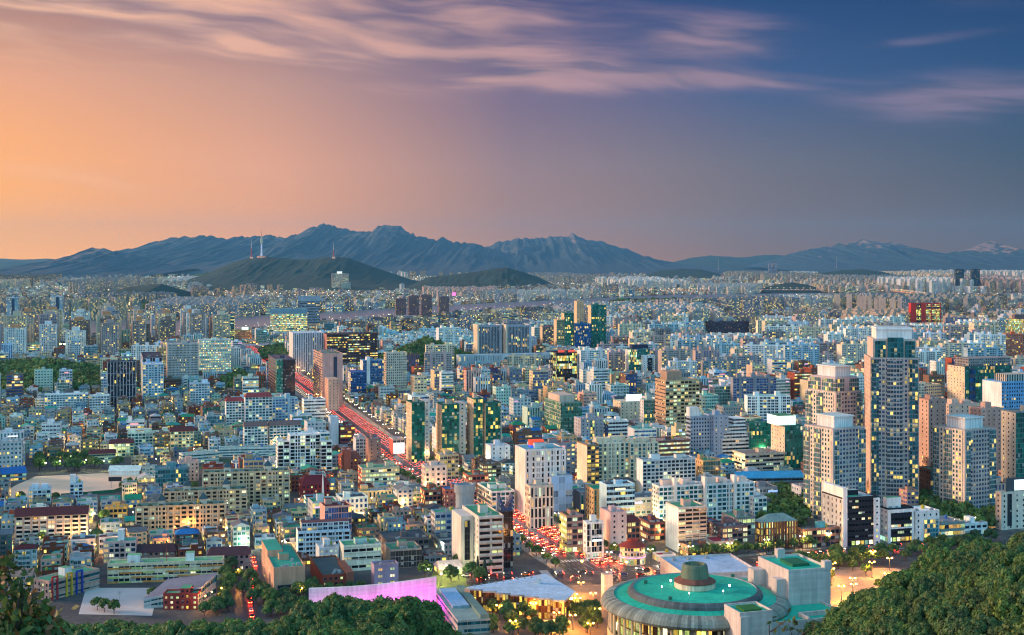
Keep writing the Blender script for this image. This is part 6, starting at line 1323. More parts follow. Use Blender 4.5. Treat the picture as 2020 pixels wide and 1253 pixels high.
# street and garden trees
rt_ = random.Random(11); ntree = 0
BELTT = set()
def put_tree(X, D, s, lab, grp, **k):
    global ntree
    if ntree < 298: tree('street_tree', X, D, 0, s, lab, grp, **k); ntree += 1
def along(line, off, step, D1, lab, grp, s=(.6, .9)):
    for (xa, ya), (xb, yb) in zip(line, line[1:]):
        l = sqrt((xb-xa)**2+(yb-ya)**2); ux, uy = (xb-xa)/l, (yb-ya)/l; t = step*.5
        while t < l:
            X, D = xa+ux*t+uy*off, ya+uy*t-ux*off; t += step*rt_.uniform(.8, 1.3)
            if D < D1 and D > 765: put_tree(X, D, rt_.uniform(*s), lab, grp)
for off_ in (18, 25, 32):
    for k in range(26):
        t = (k+.5+rt_.uniform(-.3, .3))/26; i_ = 2 if t < .5 else 3; f_ = t*2 if t < .5 else t*2-1; (xa, ya), (xb, yb) = BELT[i_], BELT[i_+1]; X, D = xa+(xb-xa)*f_+off_*.2, ya+(yb-ya)*f_-off_
        if X > 158 and hill(X, D) < 4 and hash2(k, off_, 5) > .25: tree('park_tree', X, D, 0, rt_.uniform(.7, 1.05), 'broad tree in the belt between the car park and the cross road', 'trees between car park and cross road')
for x, y in ((1262, 1098), (1285, 1100), (1370, 1102), (1395, 1100), (1420, 1102), (1445, 1098)): put_tree(*ground(x, y), .8, 'leafy tree between the round cafe and the opera house', 'trees before the cream block')
for k in range(150):  # plaza trees among the lamps
    x, y = rt_.uniform(968, 1182), rt_.uniform(1198, 1262); X, D = ground(x, y)
    if (X-ox)**2+(D-oy)**2 > 50**2 and not (1058 < x < 1135 and 1222 < y < 1246) and hash2(int(x/9), int(y/7), 3) > .55: put_tree(X, D, rt_.uniform(.5, .85), 'plaza tree lit orange by the lamps beside the opera house', 'plaza trees')
for x, y in ((946, 1150), (930, 1140), (965, 1130), (905, 1120), (890, 1150), (838, 1140), (920, 1100)): put_tree(*ground(x, y), rt_.uniform(.7, 1.0), 'green tree beside the pointed tower forecourt', 'forecourt trees')
for x, y in ((942, 1142), (956, 1146)): put_tree(*ground(x, y), 1.25, 'tall pointed conifer before the stepped concrete office', 'forecourt conifers', conifer=True)
for k in range(30):
    x, y = rt_.uniform(70, 235), rt_.uniform(908, 930); put_tree(*ground(x, y), rt_.uniform(.7, 1.15), 'tree lit yellow green along the sports field', 'sports field trees')
for x, y in ((243, 968), (255, 960), (270, 968), (262, 975), (110, 990), (40, 990), (330, 998), (205, 1030), (200, 1050), (60, 1085), (82, 1075), (110, 1085), (48, 1096), (190, 1075)): put_tree(*ground(x, y), rt_.uniform(.7, 1.0), 'dark garden tree among the houses near the maroon roofed slab', 'garden trees near the field')
for x, y in ((445, 1150), (452, 1165), (470, 1150), (505, 1170), (495, 1160), (520, 1190), (535, 1198), (500, 1195), (560, 1190), (590, 1185), (455, 1130), (480, 1178)): put_tree(*ground(x, y), rt_.uniform(.8, 1.1), 'street tree by the side road near the tan brick hall', 'side road trees')
for k in range(260):   # belt of trees between the school, the side road and the wood
    x, y = rt_.uniform(395, 640), rt_.uniform(1160, 1222); X, D = ground(x, y)
    if segdist(X, D, (-128, 640), (-142, 700)) < 8.5 or segdist(X, D, (-142, 700), (-150, 760)) < 8.5 or hill(X, D) > 3: continue
    if any(abs(X-fx) < hw+3 and abs(D-fy) < hd+3 for fx, fy, hw, hd, yw in FOOT if abs(D-fy) < 60) or hash2(int(X/4.5), int(D/4.5), 77) > .5 or (int(X/4.5), int(D/4.5)) in BELTT: continue
    BELTT.add((int(X/4.5), int(D/4.5))); put_tree(X, D, rt_.uniform(.6, 1.0), 'leafy tree between the side road and the tan brick hall', 'trees round the tan brick hall')
for x, y in ((300, 1182), (192, 1204), (206, 1208), (225, 1212)): put_tree(*ground(x, y), .7, 'clipped tree at the edge of the school yard', 'school yard trees')
for x, y in ((630, 1172), (650, 1170), (670, 1172), (690, 1168), (712, 1165)): put_tree(*ground(x, y), .6, 'low tree in front of the red brick building', 'trees before the brick building')
for k in range(16):
    X, D = rt_.uniform(150, 235), rt_.uniform(640, 790); put_tree(X, D, rt_.uniform(.6, .9), 'tree in the orange lit car park beside the hillside', 'car park trees')
along(AVE[1:], 22.5, 15, 1250, 'small green street tree on the far kerb of the avenue', 'trees on the east kerb of the avenue')
along(AVE[1:], -22.5, 16, 1250, 'small green street tree on the near kerb of the avenue', 'trees on the west kerb of the avenue')
along(BELT[2:], -19, 8.5, 900, 'round street tree in front of the shops on the cross road', 'trees on the cross road', (.62, .95))
for k in range(70):  # gardens in the city
    x, y = rt_.uniform(20, 1600), rt_.uniform(800, 1080); X, D = ground(x, y)
    if free(X, D, 1.0) and not hitbig(X, D, -2): put_tree(X, D, rt_.uniform(.55, .9), 'green garden tree squeezed between the city houses', 'garden trees between houses')
# the leafy branch close to the viewer, lower left, and the twig tips at the lower right
def near_tree(name, X, D, ztop, R0, Hc, label, nl, leaf, cols, seed, lean=0):
    r = random.Random(seed); zg = hill(X, D); e = empty(name, (X, D, zg), 0, label, 'tree')
    hz = ztop-zg; b = MB(); tips = []
    b.tube((0, 0, -.5), (0, 0, hz*.55), .22, .14, S(64, 54, 46), 8)
    for i in range(26):
        a = r.uniform(0, 6.28); k = r.uniform(.25, 1); zt_ = hz-Hc*r.uniform(.0, .9)-(k*k)*Hc*.45; p0 = (0, 0, hz*r.uniform(.35, .55)); p1 = (cos(a)*R0*k, sin(a)*R0*k, zt_); mid = (p1[0]*.45, p1[1]*.45, p0[2]+(p1[2]-p0[2])*.65)
        b.tube(p0, mid, .09, .05, S(64, 54, 46), 5); b.tube(mid, p1, .05, .015, S(64, 54, 46), 5); tips.append((mid, p1))
        for _ in range(3):
            q = [p1[c]+(mid[c]-p1[c])*r.random()*.7 for c in range(3)]; p2 = (q[0]+r.uniform(-.5, .5), q[1]+r.uniform(-.5, .5), q[2]+r.uniform(0, .5)); b.tube(q, p2, .018, .006, S(64, 54, 46), 4); tips.append((q, p2))
    b.build('trunk', e, BARK); L = MB()
    for _ in range(nl):
        q, p = tips[r.randrange(len(tips))]; t = r.random()**.6; c = mathutils.Vector([q[i]+(p[i]-q[i])*t for i in range(3)])+mathutils.Vector((r.gauss(0, .16), r.gauss(0, .16), r.gauss(0, .13)))
        n = mathutils.Vector((r.uniform(-1, 1), r.uniform(-1, 1), r.uniform(-.1, 1))).normalized(); t_ = n.orthogonal().normalized(); t_.rotate(mathutils.Quaternion(n, r.uniform(0, 6.28))); s_ = leaf*r.uniform(.6, 1.15); u = n.cross(t_)
        col = r.choice(cols); kk = r.uniform(.7, 1.3); col = sc3(col, kk)
        P = [c-t_*s_, c-t_*s_*.35+u*s_*.5-n*s_*.1, c+t_*s_*.2+u*s_*.42, c+t_*s_, c+t_*s_*.2-u*s_*.42, c-t_*s_*.35-u*s_*.5-n*s_*.1]
        L.face([tuple(P[0]), tuple(P[1]), tuple(P[2]), tuple(P[3])], col); L.face([tuple(P[0]), tuple(P[3]), tuple(P[4]), tuple(P[5])], col)
    L.build('crown', e, LEAF); return e
GRN = [(.05, .10, .03), (.06, .12, .045), (.04, .08, .035), (.075, .11, .03), (.13, .065, .03)]
near_tree('leafy_tree', -8.6, 22, 174.95, 2.15, 2.6, 'close leafy tree with reddish leaf edges rising over the school, its top only', 9000, .095, GRN, 3)
near_tree('leafy_tree', 6.95, 34, 170.95, .9, 2.6, 'thin leafy sapling tip with yellow leaves before the opera house', 900, .11, [(.16, .17, .03), (.09, .13, .03), (.13, .09, .03)], 4)
# ================================================================== lamps, cars, bridges, small things
def lampmat(name, col, st, samp='NONE'):
    m = bpy.data.materials.new(name); m.use_nodes = True; n = m.node_tree.nodes; n.clear(); e = n.new('ShaderNodeEmission'); o = n.new('ShaderNodeOutputMaterial'); e.inputs[0].default_value = (*col, 1); e.inputs[1].default_value = st
    m.node_tree.links.new(e.outputs[0], o.inputs[0]); m.cycles.emission_sampling = samp; return m
SOD, WHT, RED, HEAD = lampmat('sodium_lamp', (1, .44, .08), 24), lampmat('white_lamp', (1, .95, .8), 22), lampmat('tail_lamp', (1, .035, .012), 75, 'AUTO'), lampmat('head_lamp', (1, .82, .5), 26)
POLE = plain('lamp_pole', S(70, 72, 74), .6, .1, 1.0)
b = MB(); b.tube((0, 0, 0), (0, 0, 8.6), .16, .09, Z3, 6); b.box(-.3, .3, -.3, .3, 0, .5, Z3); PM = b.mesh('pole'); PM.materials.append(POLE)
b = MB(); b.tube((0, 0, 8.6), (1.3, 0, 9.1), .07, .05, Z3, 5); b.tube((0, 0, 8.6), (-1.3, 0, 9.1), .07, .05, Z3, 5); AM = b.mesh('arm'); AM.materials.append(POLE)
LM = {}
def lampmesh(key, m, r_):
    if key not in LM: b = MB(); b.rev([(0.01, -.8*r_), (r_, -.2*r_), (.85*r_, .55*r_), (0.01, .8*r_)], 0, 0, Z3, 10); LM[key] = b.mesh('lamp_head'); LM[key].materials.append(m)
    return LM[key]
def street_lamp(X, D, label, group, m=SOD, key='s', power=4500, col=(1, .36, .05), arms=True, hs=1.0, r_=.42):
    e = empty('street_lamp', (X, D, max(0, hill(X, D)) if D < 640 else 0), 0, label, 'street lamp', group)
    p = bpy.data.objects.new('pole', PM); C.objects.link(p); p.parent = e; p.scale = (1, 1, hs)
    if arms: a = bpy.data.objects.new('arm', AM); C.objects.link(a); a.parent = e; a.location = (0, 0, 8.6*(hs-1))
    for s_ in ((-1.3, 1.3) if arms else (0,)):
        h_ = bpy.data.objects.new('lamp_head', lampmesh((key, r_), m, r_)); C.objects.link(h_); h_.parent = a if arms else e; h_.location = (s_, 0, 9.0 if arms else 9.0*hs-.2)
    if power:
        l = bpy.data.lights.new('lamp_light', 'POINT'); l.energy = power; l.color = col; l.shadow_soft_size = .5; o = bpy.data.objects.new('lamp_light', l); C.objects.link(o); o.parent = e; o.location = (0, 0, 8.4*hs)
for x, y in ((1012, 1247), (1052, 1210), (1075, 1205), (1140, 1200), (1130, 1235), (1133, 1192), (1170, 1190), (1146, 1168), (1098, 1230), (985, 1215), (1165, 1252), (1178, 1222)):
    X, D = ground(x, y+8)
    if (X-ox)**2+(D-oy)**2 > 47**2: street_lamp(X, D, 'orange sodium lamp on the plaza beside the opera house', 'plaza lamps', power=17000, r_=.5, hs=.8)
for x, y in ((1148, 1148), (1236, 1150)): street_lamp(*ground(x, y), 'tall orange sodium lamp by the crossing behind the dome', 'crossing lamps', power=12000, r_=.75, arms=False, hs=1.3)
for x, y in ((1643, 1128), (1640, 1140), (1720, 1126), (1682, 1160), (1684, 1172), (1712, 1190), (1755, 1118), (1722, 1104), (1660, 1176), (1750, 1150)):
    street_lamp(*ground(x, y+14), 'orange sodium lamp over the car park beside the hillside', 'car park lamps', power=20000, r_=.55)
for i, (xa, ya) in enumerate([(180, 950), (60, 1000)]): pass
def line_lamps(line, off, step, D0, D1, label, group, **k):
    for (xa, ya), (xb, yb) in zip(line, line[1:]):
        l = sqrt((xb-xa)**2+(yb-ya)**2); ux, uy = (xb-xa)/l, (yb-ya)/l; t = step*.5
        while t < l:
            X, D = xa+ux*t+uy*off, ya+uy*t-ux*off; t += step
            if D0 < D < D1: street_lamp(X, D, label, group, **k)
line_lamps(AVE[1:], 20, 34, 770, 1700, 'white street lamp on the east side of the red lit avenue', 'avenue lamps, east side', m=WHT, key='w', power=4200, col=(1, .46, .12), r_=.30)
line_lamps(AVE[1:], -20, 34, 770, 1700, 'white street lamp on the west side of the red lit avenue', 'avenue lamps, west side', m=WHT, key='w', power=4200, col=(1, .46, .12), r_=.30)
line_lamps(BELT[1:], -16, 26, 740, 900, 'street lamp along the cross road below the shops', 'cross road lamps', m=WHT, key='w', power=6000, col=(1, .52, .16), r_=.34)
line_lamps(AVE[5:], 20, 60, 1700, 3000, 'orange lamp along the far stretch of the avenue', 'far avenue lamps', power=9000, r_=.6)
for x, y in ((437, 1180), (418, 1188), (405, 1196), (470, 1142), (530, 1186), (596, 1180), (175, 1092), (188, 1090)): street_lamp(*ground(x, y+10), 'orange lamp on the narrow side road at the school', 'side road lamps', power=3500, r_=.42, arms=False, hs=.9)
for x, y in ((140, 912), (118, 922), (170, 920), (90, 926), (205, 922)): street_lamp(*ground(x, y+8), 'white floodlight in the trees along the sports field', 'sports field lamps', m=WHT, key='w', power=5000, col=(1, .95, .35), r_=.5, arms=False)
for x, y in ((845, 1140), (880, 1132), (905, 1138), (870, 1150), (930, 1130)): street_lamp(*ground(x, y+6), 'bright yellow white lamp on the pavilion forecourt', 'forecourt lamps', m=WHT, key='w', power=4500, col=(1, .85, .35), r_=.36, arms=False, hs=.75)
# lamps in the lanes of the city
rl = random.Random(77); nl = 0
for k in range(1700):
    x, y = rl.uniform(10, 1880), rl.uniform(800, 1105); X, D = ground(x, y)
    if nl < 170 and free(X, D, .6) and not hitbig(X, D, -1.5):
        c = rl.choice(((1, .52, .14), (1, .7, .3), (.9, 1, .7), (1, .45, .1))); street_lamp(X, D, 'small lamp lighting a narrow lane between city houses', 'lane lamps', m=SOD if c[1] < .7 else WHT, key='s' if c[1] < .7 else 'w', power=9500, col=c, r_=.34, arms=False, hs=.8); nl += 1
# pink floodlights at the foot of the magenta wall
FLM = lampmat('magenta_flood', (1, .1, .75), 12)
b = MB(); b.box(-.5, .5, -.35, .35, 0, .5, S(60, 60, 64)); FB = b.mesh('housing'); FB.materials.append(FAC)
b = MB(); b.box(-.42, .42, -.1, .3, .52, .6, Z3); FLN = b.mesh('lens'); FLN.materials.append(FLM)
for i in range(9):
    t = (i+.5)/9; X, D = -101+62*t, 655+24*t-5*sin(pi*t)-4.5
    e = empty('floodlight', (X, D, max(0, hill(X, D))), R(20), 'magenta floodlight at the foot of the long curved wall', 'floodlight', 'magenta floodlights')
    for nm, me in (('housing', FB), ('lens', FLN)): o = bpy.data.objects.new(nm, me); C.objects.link(o); o.parent = e
    l = bpy.data.lights.new('flood_light', 'POINT'); l.energy = 1900+7000*t*t*t; l.color = (1, .02+.13*(1-t), .60+.16*t); l.shadow_soft_size = .8; o = bpy.data.objects.new('flood_light', l); C.objects.link(o); o.parent = e; o.location = (0, -1.5, 3.5)
# ---- cars
PAINT = {}
def paint(nm, c):
    if nm not in PAINT: PAINT[nm] = plain('car_paint_'+nm, c, .35, .05, 1.0)
    return PAINT[nm]
GLASSC = plain('car_glass', S(24, 28, 34), .15, .1, 1.0)
def car_body():
    b = MB(); prof = [(-2.25, .35), (2.25, .35), (2.25, .8), (1.3, .95), (.75, 1.02), (-1.9, 1.02), (-2.25, .85)]
    n = len(prof)
    for i in range(n):
        (y0, z0), (y1, z1) = prof[i], prof[(i+1) % n]; b.face([(-.88, y0, z0), (.88, y0, z0), (.88, y1, z1), (-.88, y1, z1)], Z3)
    b.face([(.88, y, z) for y, z in prof], Z3); b.face([(-.88, y, z) for y, z in reversed(prof)], Z3)
    b.face([(-.68, -1.2, 1.45), (.68, -1.2, 1.45), (.68, .1, 1.45), (-.68, .1, 1.45)], Z3); return b
def car_glass():
    b = MB(); lo = [(-.82, -1.85), (.82, -1.85), (.82, .9), (-.82, .9)]; hi = [(-.68, -1.2), (.68, -1.2), (.68, .1), (-.68, .1)]
    for i in range(4):
        j = (i+1) % 4; b.face([(*lo[i], 1.02), (*lo[j], 1.02), (*hi[j], 1.44), (*hi[i], 1.44)], Z3)
    return b
def wheels():
    b = MB(); b.tube((-.11, 0, 0), (.11, 0, 0), .33, .33, Z3, 10); b.tube((.11, 0, 0), (-.11, 0, 0), .33, .33, Z3, 10); return b
CB, CGm, CW = {}, car_glass().mesh('cabin_glass'), wheels().mesh('wheel')
CGm.materials.append(GLASSC); CW.materials.append(plain('tyre', S(30, 30, 32), .9, .1, 1))
for nm, c in (('white', W1), ('silver', S(170, 172, 176)), ('black', S(30, 31, 34)), ('grey', S(96, 98, 102)), ('red', S(150, 30, 30)), ('blue', S(40, 70, 130)), ('orange', S(220, 120, 40))):
    CB[nm] = car_body().mesh('body'); CB[nm].materials.append(paint(nm, c))
b = MB(); b.box(-.3, .3, -.06, 0, -.17, .17, Z3, bottom=True); TLm = b.mesh('tail_light'); TLm.materials.append(RED)
b = MB(); b.box(-.2, .2, 0, .06, -.1, .1, Z3, bottom=True); HLm = b.mesh('headlight'); HLm.materials.append(HEAD)
ncar = 0
def car(X, D, ang, colr, label, group, lights=True, z=.17):
    global ncar
    if ncar >= 290: return
    ncar += 1
    e = empty('car', (X, D, z), ang, label, 'car', group)
    for nm, me, loc in [('body', CB[colr], (0, 0, 0)), ('cabin_glass', CGm, (0, 0, 0)), ('wheel', CW, (-.8, 1.4, .33)), ('wheel', CW, (.8, 1.4, .33)), ('wheel', CW, (-.8, -1.4, .33)), ('wheel', CW, (.8, -1.4, .33))]+([('tail_light', TLm, (-.62, -2.26, .74)), ('tail_light', TLm, (.62, -2.26, .74)), ('headlight', HLm, (-.6, 2.26, .64)), ('headlight', HLm, (.6, 2.26, .64))] if lights else []):
        o = bpy.data.objects.new(nm, me); C.objects.link(o); o.parent = e; o.location = loc
rc_ = random.Random(9); COLS = ['white']*4+['silver']*3+['black']*4+['grey']*3+['red', 'blue', 'orange']
queue = []
def lane(line, off, gap, D0, D1, away, lab, grp):
    for (xa, ya), (xb, yb) in zip(line, line[1:]):
        l = sqrt((xb-xa)**2+(yb-ya)**2); ux, uy = (xb-xa)/l, (yb-ya)/l; t = rc_.uniform(0, gap)
        while t < l:
            X, D = xa+ux*t+uy*off, ya+uy*t-ux*off; t += gap*rc_.uniform(.8, 1.5)
            if D0 < D < D1: queue.append((D, X, atan2(uy, ux)-pi/2+(0 if away else pi), lab, grp))
for k, off in enumerate((4.2, 7.4, 10.6, 13.8, 17.0)): lane(AVE[1:], off, 7.6, 775, 2950, True, 'car queuing away with red tail lights on the avenue', 'cars leaving on the avenue')
for k, off in enumerate((-4.2, -7.4)): lane(AVE[1:], off, 8.5, 800, 2950, True, 'car with red tail lights in the inner lanes of the avenue', 'cars in the inner avenue lanes')
for k, off in enumerate((-10.6, -13.8, -17)): lane(AVE[1:], off, 13, 790, 2950, False, 'car coming down the avenue with headlights on', 'cars coming down the avenue')
for off in (3.2, 7): lane(BELT, off, 16, 700, 830, True, 'car on the cross road behind the dome', 'cars on the cross road')
for off in (-3.2, -7): lane(BELT, off, 15, 700, 830, False, 'car on the cross road behind the dome', 'cars on the cross road')
for off in (2.4,): lane(SIDE, off, 11, 640, 800, True, 'car climbing the narrow side road by the gym', 'cars on the side road')
queue.sort()
more = MB(); CBm = {k: None for k in CB}
for D, X, ang, lab, grp in queue:
    cl = rc_.choice(COLS)
    if ncar < 245: car(X, D, ang, cl, cl+' '+lab, grp+', '+cl)
    else:
        q = MB(); q.box(-.88, .88, -2.2, 2.2, .3, 1.0, rc_.choice((W1, DGREY, GREY))); q.box(-.7, .7, -1.4, .6, 1.0, 1.45, DGREY); q.box(-.86, .86, -2.3, -2.2, .6, .9, DGREY, None, None, 0, True, None, (4.5, .3, .1)); q.box(-.8, .8, 2.2, 2.3, .5, .8, DGREY, None, None, 0, True, None, (3.0, 2.4, 1.5)); more.add(q, X, D, .2, ang)
if more.f: tag(more.build('distant_traffic'), 'far stream of cars along the avenue', 'traffic', kind='stuff')
for i in range(4):
    for j in range(11):
        if rc_.random() < .82: cl = rc_.choice(COLS); car(152+j*2.9+i*2, 655+i*7.2-j*.5, rc_.uniform(-.05, .05), cl, f'{cl} car parked unlit in the orange lit car park', 'parked cars, '+cl, False, .12)
# far stretch of the avenue and river roads: streams of lights on bridges
def bridge(name, label, ptspx, wid, z, col, lampc, kpier=8, cars=True, lift=None):
    P = [ground(*p) for p in ptspx]; r = empty(name, (0, 0, 0), 0, label, 'bridge'); b = MB(); lm = MB(); pr = MB()
    rr = random.Random(len(P)*7+int(P[0][0]))
    for (xa, ya), (xb, yb) in zip(P, P[1:]):
        l = sqrt((xb-xa)**2+(yb-ya)**2); ux, uy = (xb-xa)/l, (yb-ya)/l; nx, ny = uy, -ux; hw = wid/2
        b.prism([(xa+nx*hw, ya+ny*hw), (xb+nx*hw, yb+ny*hw), (xb-nx*hw, yb-ny*hw), (xa-nx*hw, ya-ny*hw)], z-2.5, z, col)
        t = 20
        while t < l:
            X, D = xa+ux*t, ya+uy*t; t += 34
            for s_ in (-1, 1):
                s0 = D/FPX*.42; lx, ly = X+nx*hw*s_, D+ny*hw*s_; lm.box(lx-.15, lx+.15, ly-.15, ly+.15, z, z+8, DGREY); lm.box(lx-s0, lx+s0, ly-s0, ly+s0, z+8, z+8+s0*1.4, DGREY, None, None, 0, True, None, sc3(lampc, 3.0))
        t = 10
        while cars and t < l:
            X, D = xa+ux*t, ya+uy*t; t += rr.uniform(14, 30); o_ = rr.uniform(-.8, .8)*hw; e = (3.0, .7, .2) if o_ > 0 else (3.0, 2.2, 1.0)
            s0 = D/FPX*.32; lm.box(X+nx*o_-s0*2, X+nx*o_+s0*2, D+ny*o_-s0, D+ny*o_+s0, z+.3, z+.3+s0*1.2, GREY, None, None, 0, True, None, e)
        t = 30
        while t < l:
            X, D = xa+ux*t, ya+uy*t; t += 60; pr.box(X-2, X+2, D-2, D+2, -.5, z-2.5, GREY)
    b.build('deck', r); tag(pr.build('pier_rows', r), kind='stuff'); tag(lm.build('lamp_rows', r), kind='stuff')
    l = None
bridge('bridge', 'lamp lit road bridge crossing the river toward the tower hill', [(388, 652), (345, 618), (378, 603)], 24, 14, S(140, 120, 110), (1, .6, .2))
bridge('elevated_road', 'orange lit riverside expressway along the far bank', [(380, 626), (430, 625), (530, 620), (640, 615), (780, 606), (930, 598), (1060, 592)], 30, 10, S(170, 140, 110), (1, .66, .22))
bridge('elevated_road', 'upper lamp line of the riverside expressway before the hill', [(632, 611), (690, 605), (780, 602), (860, 601)], 22, 14, S(160, 140, 110), (1, .8, .3))
bridge('bridge', 'long pale bridge with red traffic lights across the eastern river', [(1060, 592), (1200, 583), (1350, 579), (1500, 577), (1640, 578)], 30, 16, S(190, 150, 130), (1, .7, .4))
bridge('elevated_road', 'orange lit approach road behind the red tower block', [(1760, 577), (1800, 582), (1850, 590)], 24, 10, S(190, 140, 110), (1, .55, .25))
bridge('overpass', 'pale overpass crossing the avenue before the river offices', [(478, 689), (532, 687)], 12, 9, S(226, 190, 200), (1, .6, .8), cars=False)
# floodlit pitch far left
for k, x in enumerate((104, 120, 127, 134, 141, 150)):
    X, D = ground(x, 694); e = empty('floodlight_mast', (X, D, 0), 0, 'yellow green floodlight mast on the far sports pitch', 'floodlight', 'far pitch floodlights')
    q = MB(); q.tube((0, 0, 0), (0, 0, 14), .3, .2, DGREY, 5); q.build('pole', e); q = MB(); q.box(-1.6, 1.6, -.4, .4, 14, 16.2, W1, None, None, 0, True, None, (14, 15, 3)); q.build('lamp_panel', e)
for k, x in enumerate((243, 252)):
    X, D = ground(x, 628); e = empty('floodlight_mast', (X, D, 0), 0, 'orange floodlight mast by the riverside park', 'floodlight', 'riverside floodlights')
    q = MB(); q.tube((0, 0, 0), (0, 0, 40), .6, .4, DGREY, 5); q.build('pole', e); q = MB(); q.box(-5, 5, -1, 1, 40, 47, W1, None, None, 0, True, None, (16, 9, 2.4)); q.build('lamp_panel', e)
# round cafe with a red conical roof
X, D = ground(1250, 1117)
cf = empty('cafe_building', (X, D+8, 0), 0, 'round cafe with a red cone roof and brightly lit pink and yellow shopfront', 'cafe'); SHORT.append((1250, 1117, 'the round cafe'))
q = MB(); q.rev([(7.6, 0), (7.6, 4.2)], 0, 0, S(226, 200, 170), 24, st=((.86, .74, .95), 1, GD), seed=3); q.rev([(7.9, 4.2), (7.9, 4.9)], 0, 0, S(226, 160, 200), 24, emi=(.7, .35, .6)); q.build('shopfront', cf)
q = MB(); q.rev([(7.2, 4.9), (7.2, 10.6)], 0, 0, S(226, 206, 190), 24, st=((.74, .6, .3), 2, GD), seed=8); q.build('wall', cf)
q = MB(); q.rev([(8.4, 10.5), (3.0, 13.2), (3.0, 14.4), (0.01, 14.6)], 0, 0, S(150, 56, 44), 24); q.rev([(7.2, 10.4), (8.4, 10.5)], 0, 0, S(226, 206, 190), 24); q.build('roof', cf)
# roof drum on the banded office, scoreboard, cross, fence on the field
X, D = ground(903, 1072)
q = MB(); q.rev([(6, 0), (6, 30), (6.8, 30), (6.8, 35), (5.6, 35.2), (5.6, 33.6), (0.01, 33.5)], 0, 0, S(150, 156, 160), 28)
dr = empty('round_tower', (X+4, D+14, 0), 0, 'round grey stair tower with a drum top on the office by the avenue', 'tower'); q.build('wall', dr)
X, D = ground(227, 962); e = empty('scoreboard', (X, D, 0), R(8), 'dark scoreboard on two posts at the sports field edge', 'scoreboard')
for s_ in (-3, 3): q = MB(); q.box(s_-.15, s_+.15, -.15, .15, 0, 5, DGREY); q.build('post', e)
q = MB(); q.box(-5, 5, -.3, .3, 5, 8.4, S(44, 44, 50)); q.build('panel', e)
X, D = ground(637, 985); e = empty('church_cross', (X, D, 0), 0, 'slim white steeple with a cross beside the dark red church', 'steeple'); q = MB(); q.tube((0, 0, 0), (0, 0, 19), 1.1, .25, W1, 6); q.build('steeple', e); q = MB(); q.box(-.12, .12, -.12, .12, 19, 22, W1); q.box(-.8, .8, -.11, .11, 20.6, 20.9, W1); q.build('cross', e)
e = empty('field_fence', (0, 0, 0), 0, 'low green fence around the sandy sports field', 'fence')
P = [ground(*p) for p in ((272, 942), (262, 958), (225, 972), (120, 980))]
for (xa, ya), (xb, yb) in zip(P, P[1:]): q = MB(); l = sqrt((xb-xa)**2+(yb-ya)**2); ux, uy = (xb-xa)/l, (yb-ya)/l; q.prism([(xa, ya), (xb, yb), (xb-uy*.15, yb+ux*.15), (xa-uy*.15, ya+ux*.15)], 0, 2.4, S(40, 110, 80)); q.build('fence_panel', e)
# butterfly crown of the slim pointed tower: two glazed wedges meeting in a V
cr_ = [o_ for o_ in bpy.data.objects if o_.get('label', '').startswith('slim dark tower')][0]
X0_, D0_, wv, dv, hv_ = frame_of(980, 986, 1012, 1122, 1010, YAW, None); dv = max(6, dv)
for sgn in (0, 1):
    q = MB(); xa, xm = (0, wv*.5) if sgn == 0 else (wv, wv*.5); zt = hv_+9.5; zl = hv_+.3
    F_ = [(xa, -.05, zl), (xm, -.05, zl), (xa, -.05, zt)]; B_ = [(x_, dv+.05, z_) for x_, y_, z_ in F_]
    if sgn: F_, B_ = F_[::-1], B_[::-1]
    gl_ = dict(par=(.86, .84, .1), gls=GB)
    q.face(F_, S(90, 80, 86), [(0, 0), (5, 0), (0, 4)] if not sgn else [(0, 4), (5, 0), (0, 0)], **gl_); q.face(B_[::-1], S(90, 80, 86))
    for i_ in range(3):
        j_ = (i_+1) % 3; q.face([F_[j_], F_[i_], B_[i_], B_[j_]], S(110, 96, 92), [(0, 0), (4, 0), (4, 4), (0, 4)], **gl_)
    q.build('crown_wedge', cr_)
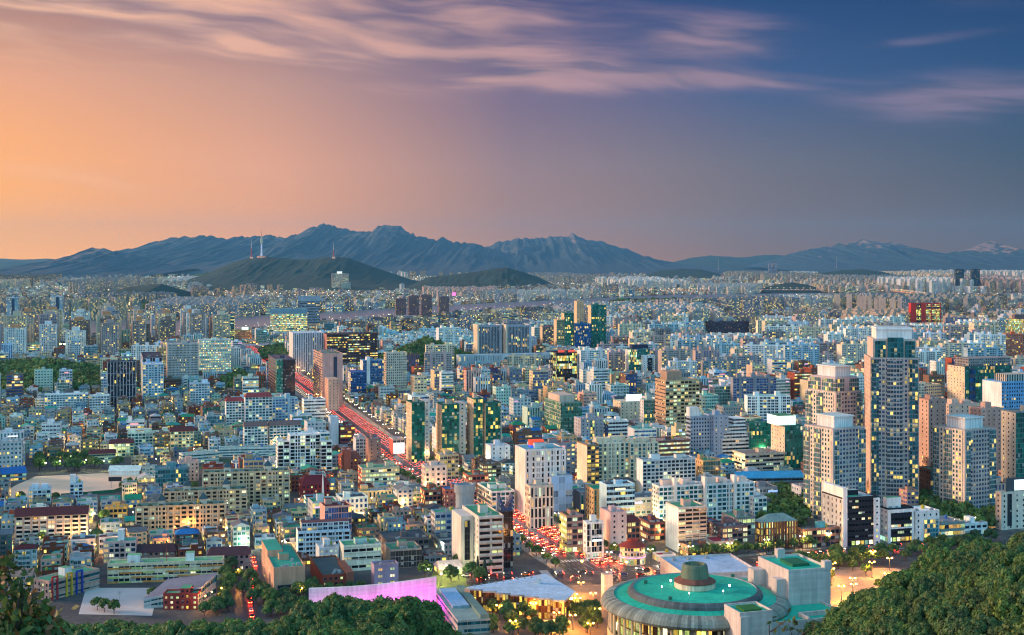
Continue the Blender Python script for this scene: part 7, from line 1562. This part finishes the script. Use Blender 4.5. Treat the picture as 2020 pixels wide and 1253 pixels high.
# market canopies and benches on the plaza
rp_ = random.Random(3)
for i in range(7):
    X, D = ground(1062+9*i+rp_.uniform(-2, 2), 1232+rp_.uniform(-6, 10)); e = empty('market_canopy', (X, D, .06), R(rp_.uniform(-10, 20)), 'pale cloth canopy of an evening stall on the plaza', 'canopy', 'plaza stalls')
    q = MB(); q.gable(-2.2, 2.2, -1.6, 1.6, 2.4, .7, S(226, 206, 160), S(226, 206, 160), .1); q.build('canopy_cloth', e)
    for sx in (-2.1, 2.1):
        for sy in (-1.5, 1.5): q = MB(); q.box(sx-.05, sx+.05, sy-.05, sy+.05, 0, 2.4, GREY); q.build('post', e)
    q = MB(); q.box(-1.8, 1.8, -.6, .6, 0, .9, S(150, 110, 70)); q.build('counter', e)
# power poles with wires at the school yard
X, D = ground(236, 1200); e = empty('lamp_mast', (X, D, 0), 0, 'thin pole with crossbars at the near edge of the school yard', 'pole'); q = MB(); q.tube((0, 0, 0), (0, 0, 9), .14, .1, GREY, 6); q.build('pole', e); q = MB(); q.box(-1.4, 1.4, -.08, .08, 8.2, 8.45, GREY); q.box(-1.1, 1.1, -.08, .08, 7.3, 7.5, GREY); q.build('crossbar', e)
# ================================================================== the evening air
hz = bpy.data.materials.new('haze'); hz.use_nodes = True; n = hz.node_tree.nodes; n.clear()
v = n.new('ShaderNodeVolumePrincipled'); o = n.new('ShaderNodeOutputMaterial'); hz.node_tree.links.new(v.outputs[0], o.inputs['Volume'])
v.inputs['Color'].default_value = (.19, .60, 1.0, 1); v.inputs['Density'].default_value = 2.3e-5; v.inputs['Anisotropy'].default_value = 0.2
b = MB(); b.box(-15000, 15000, -1200, 26500, -8, 900, Z3, bottom=True)
o = b.build('haze', None, hz); tag(o, kind='stuff'); o.display_type = 'WIRE'
# ---- labels: where look-alikes share words, say which one by its distance from the viewpoint or by the landmark beside it
same = {}
for o_ in C.objects:
    if o_.parent is None and o_.get('category') and o_.get('label'): same.setdefault(o_['label'], []).append(o_)
NTH = ['nearest', 'second nearest', 'third nearest', 'fourth nearest', 'fifth nearest', 'sixth nearest', 'seventh nearest', 'eighth nearest']
for lab, os_ in same.items():
    if len(os_) < 2: continue
    os_.sort(key=lambda q_: q_.location.y)
    for i_, q_ in enumerate(os_):
        if i_ < len(NTH): new = NTH[i_]+' '+lab
        else:
            x_, y_ = proj(q_.location.x, q_.location.y, q_.location.z); sh_, rel_, far_ = nearest_short(x_, y_); new = f'{lab}, {rel_} {sh_}'
        if len(new.split()) <= 16: q_['label'] = new
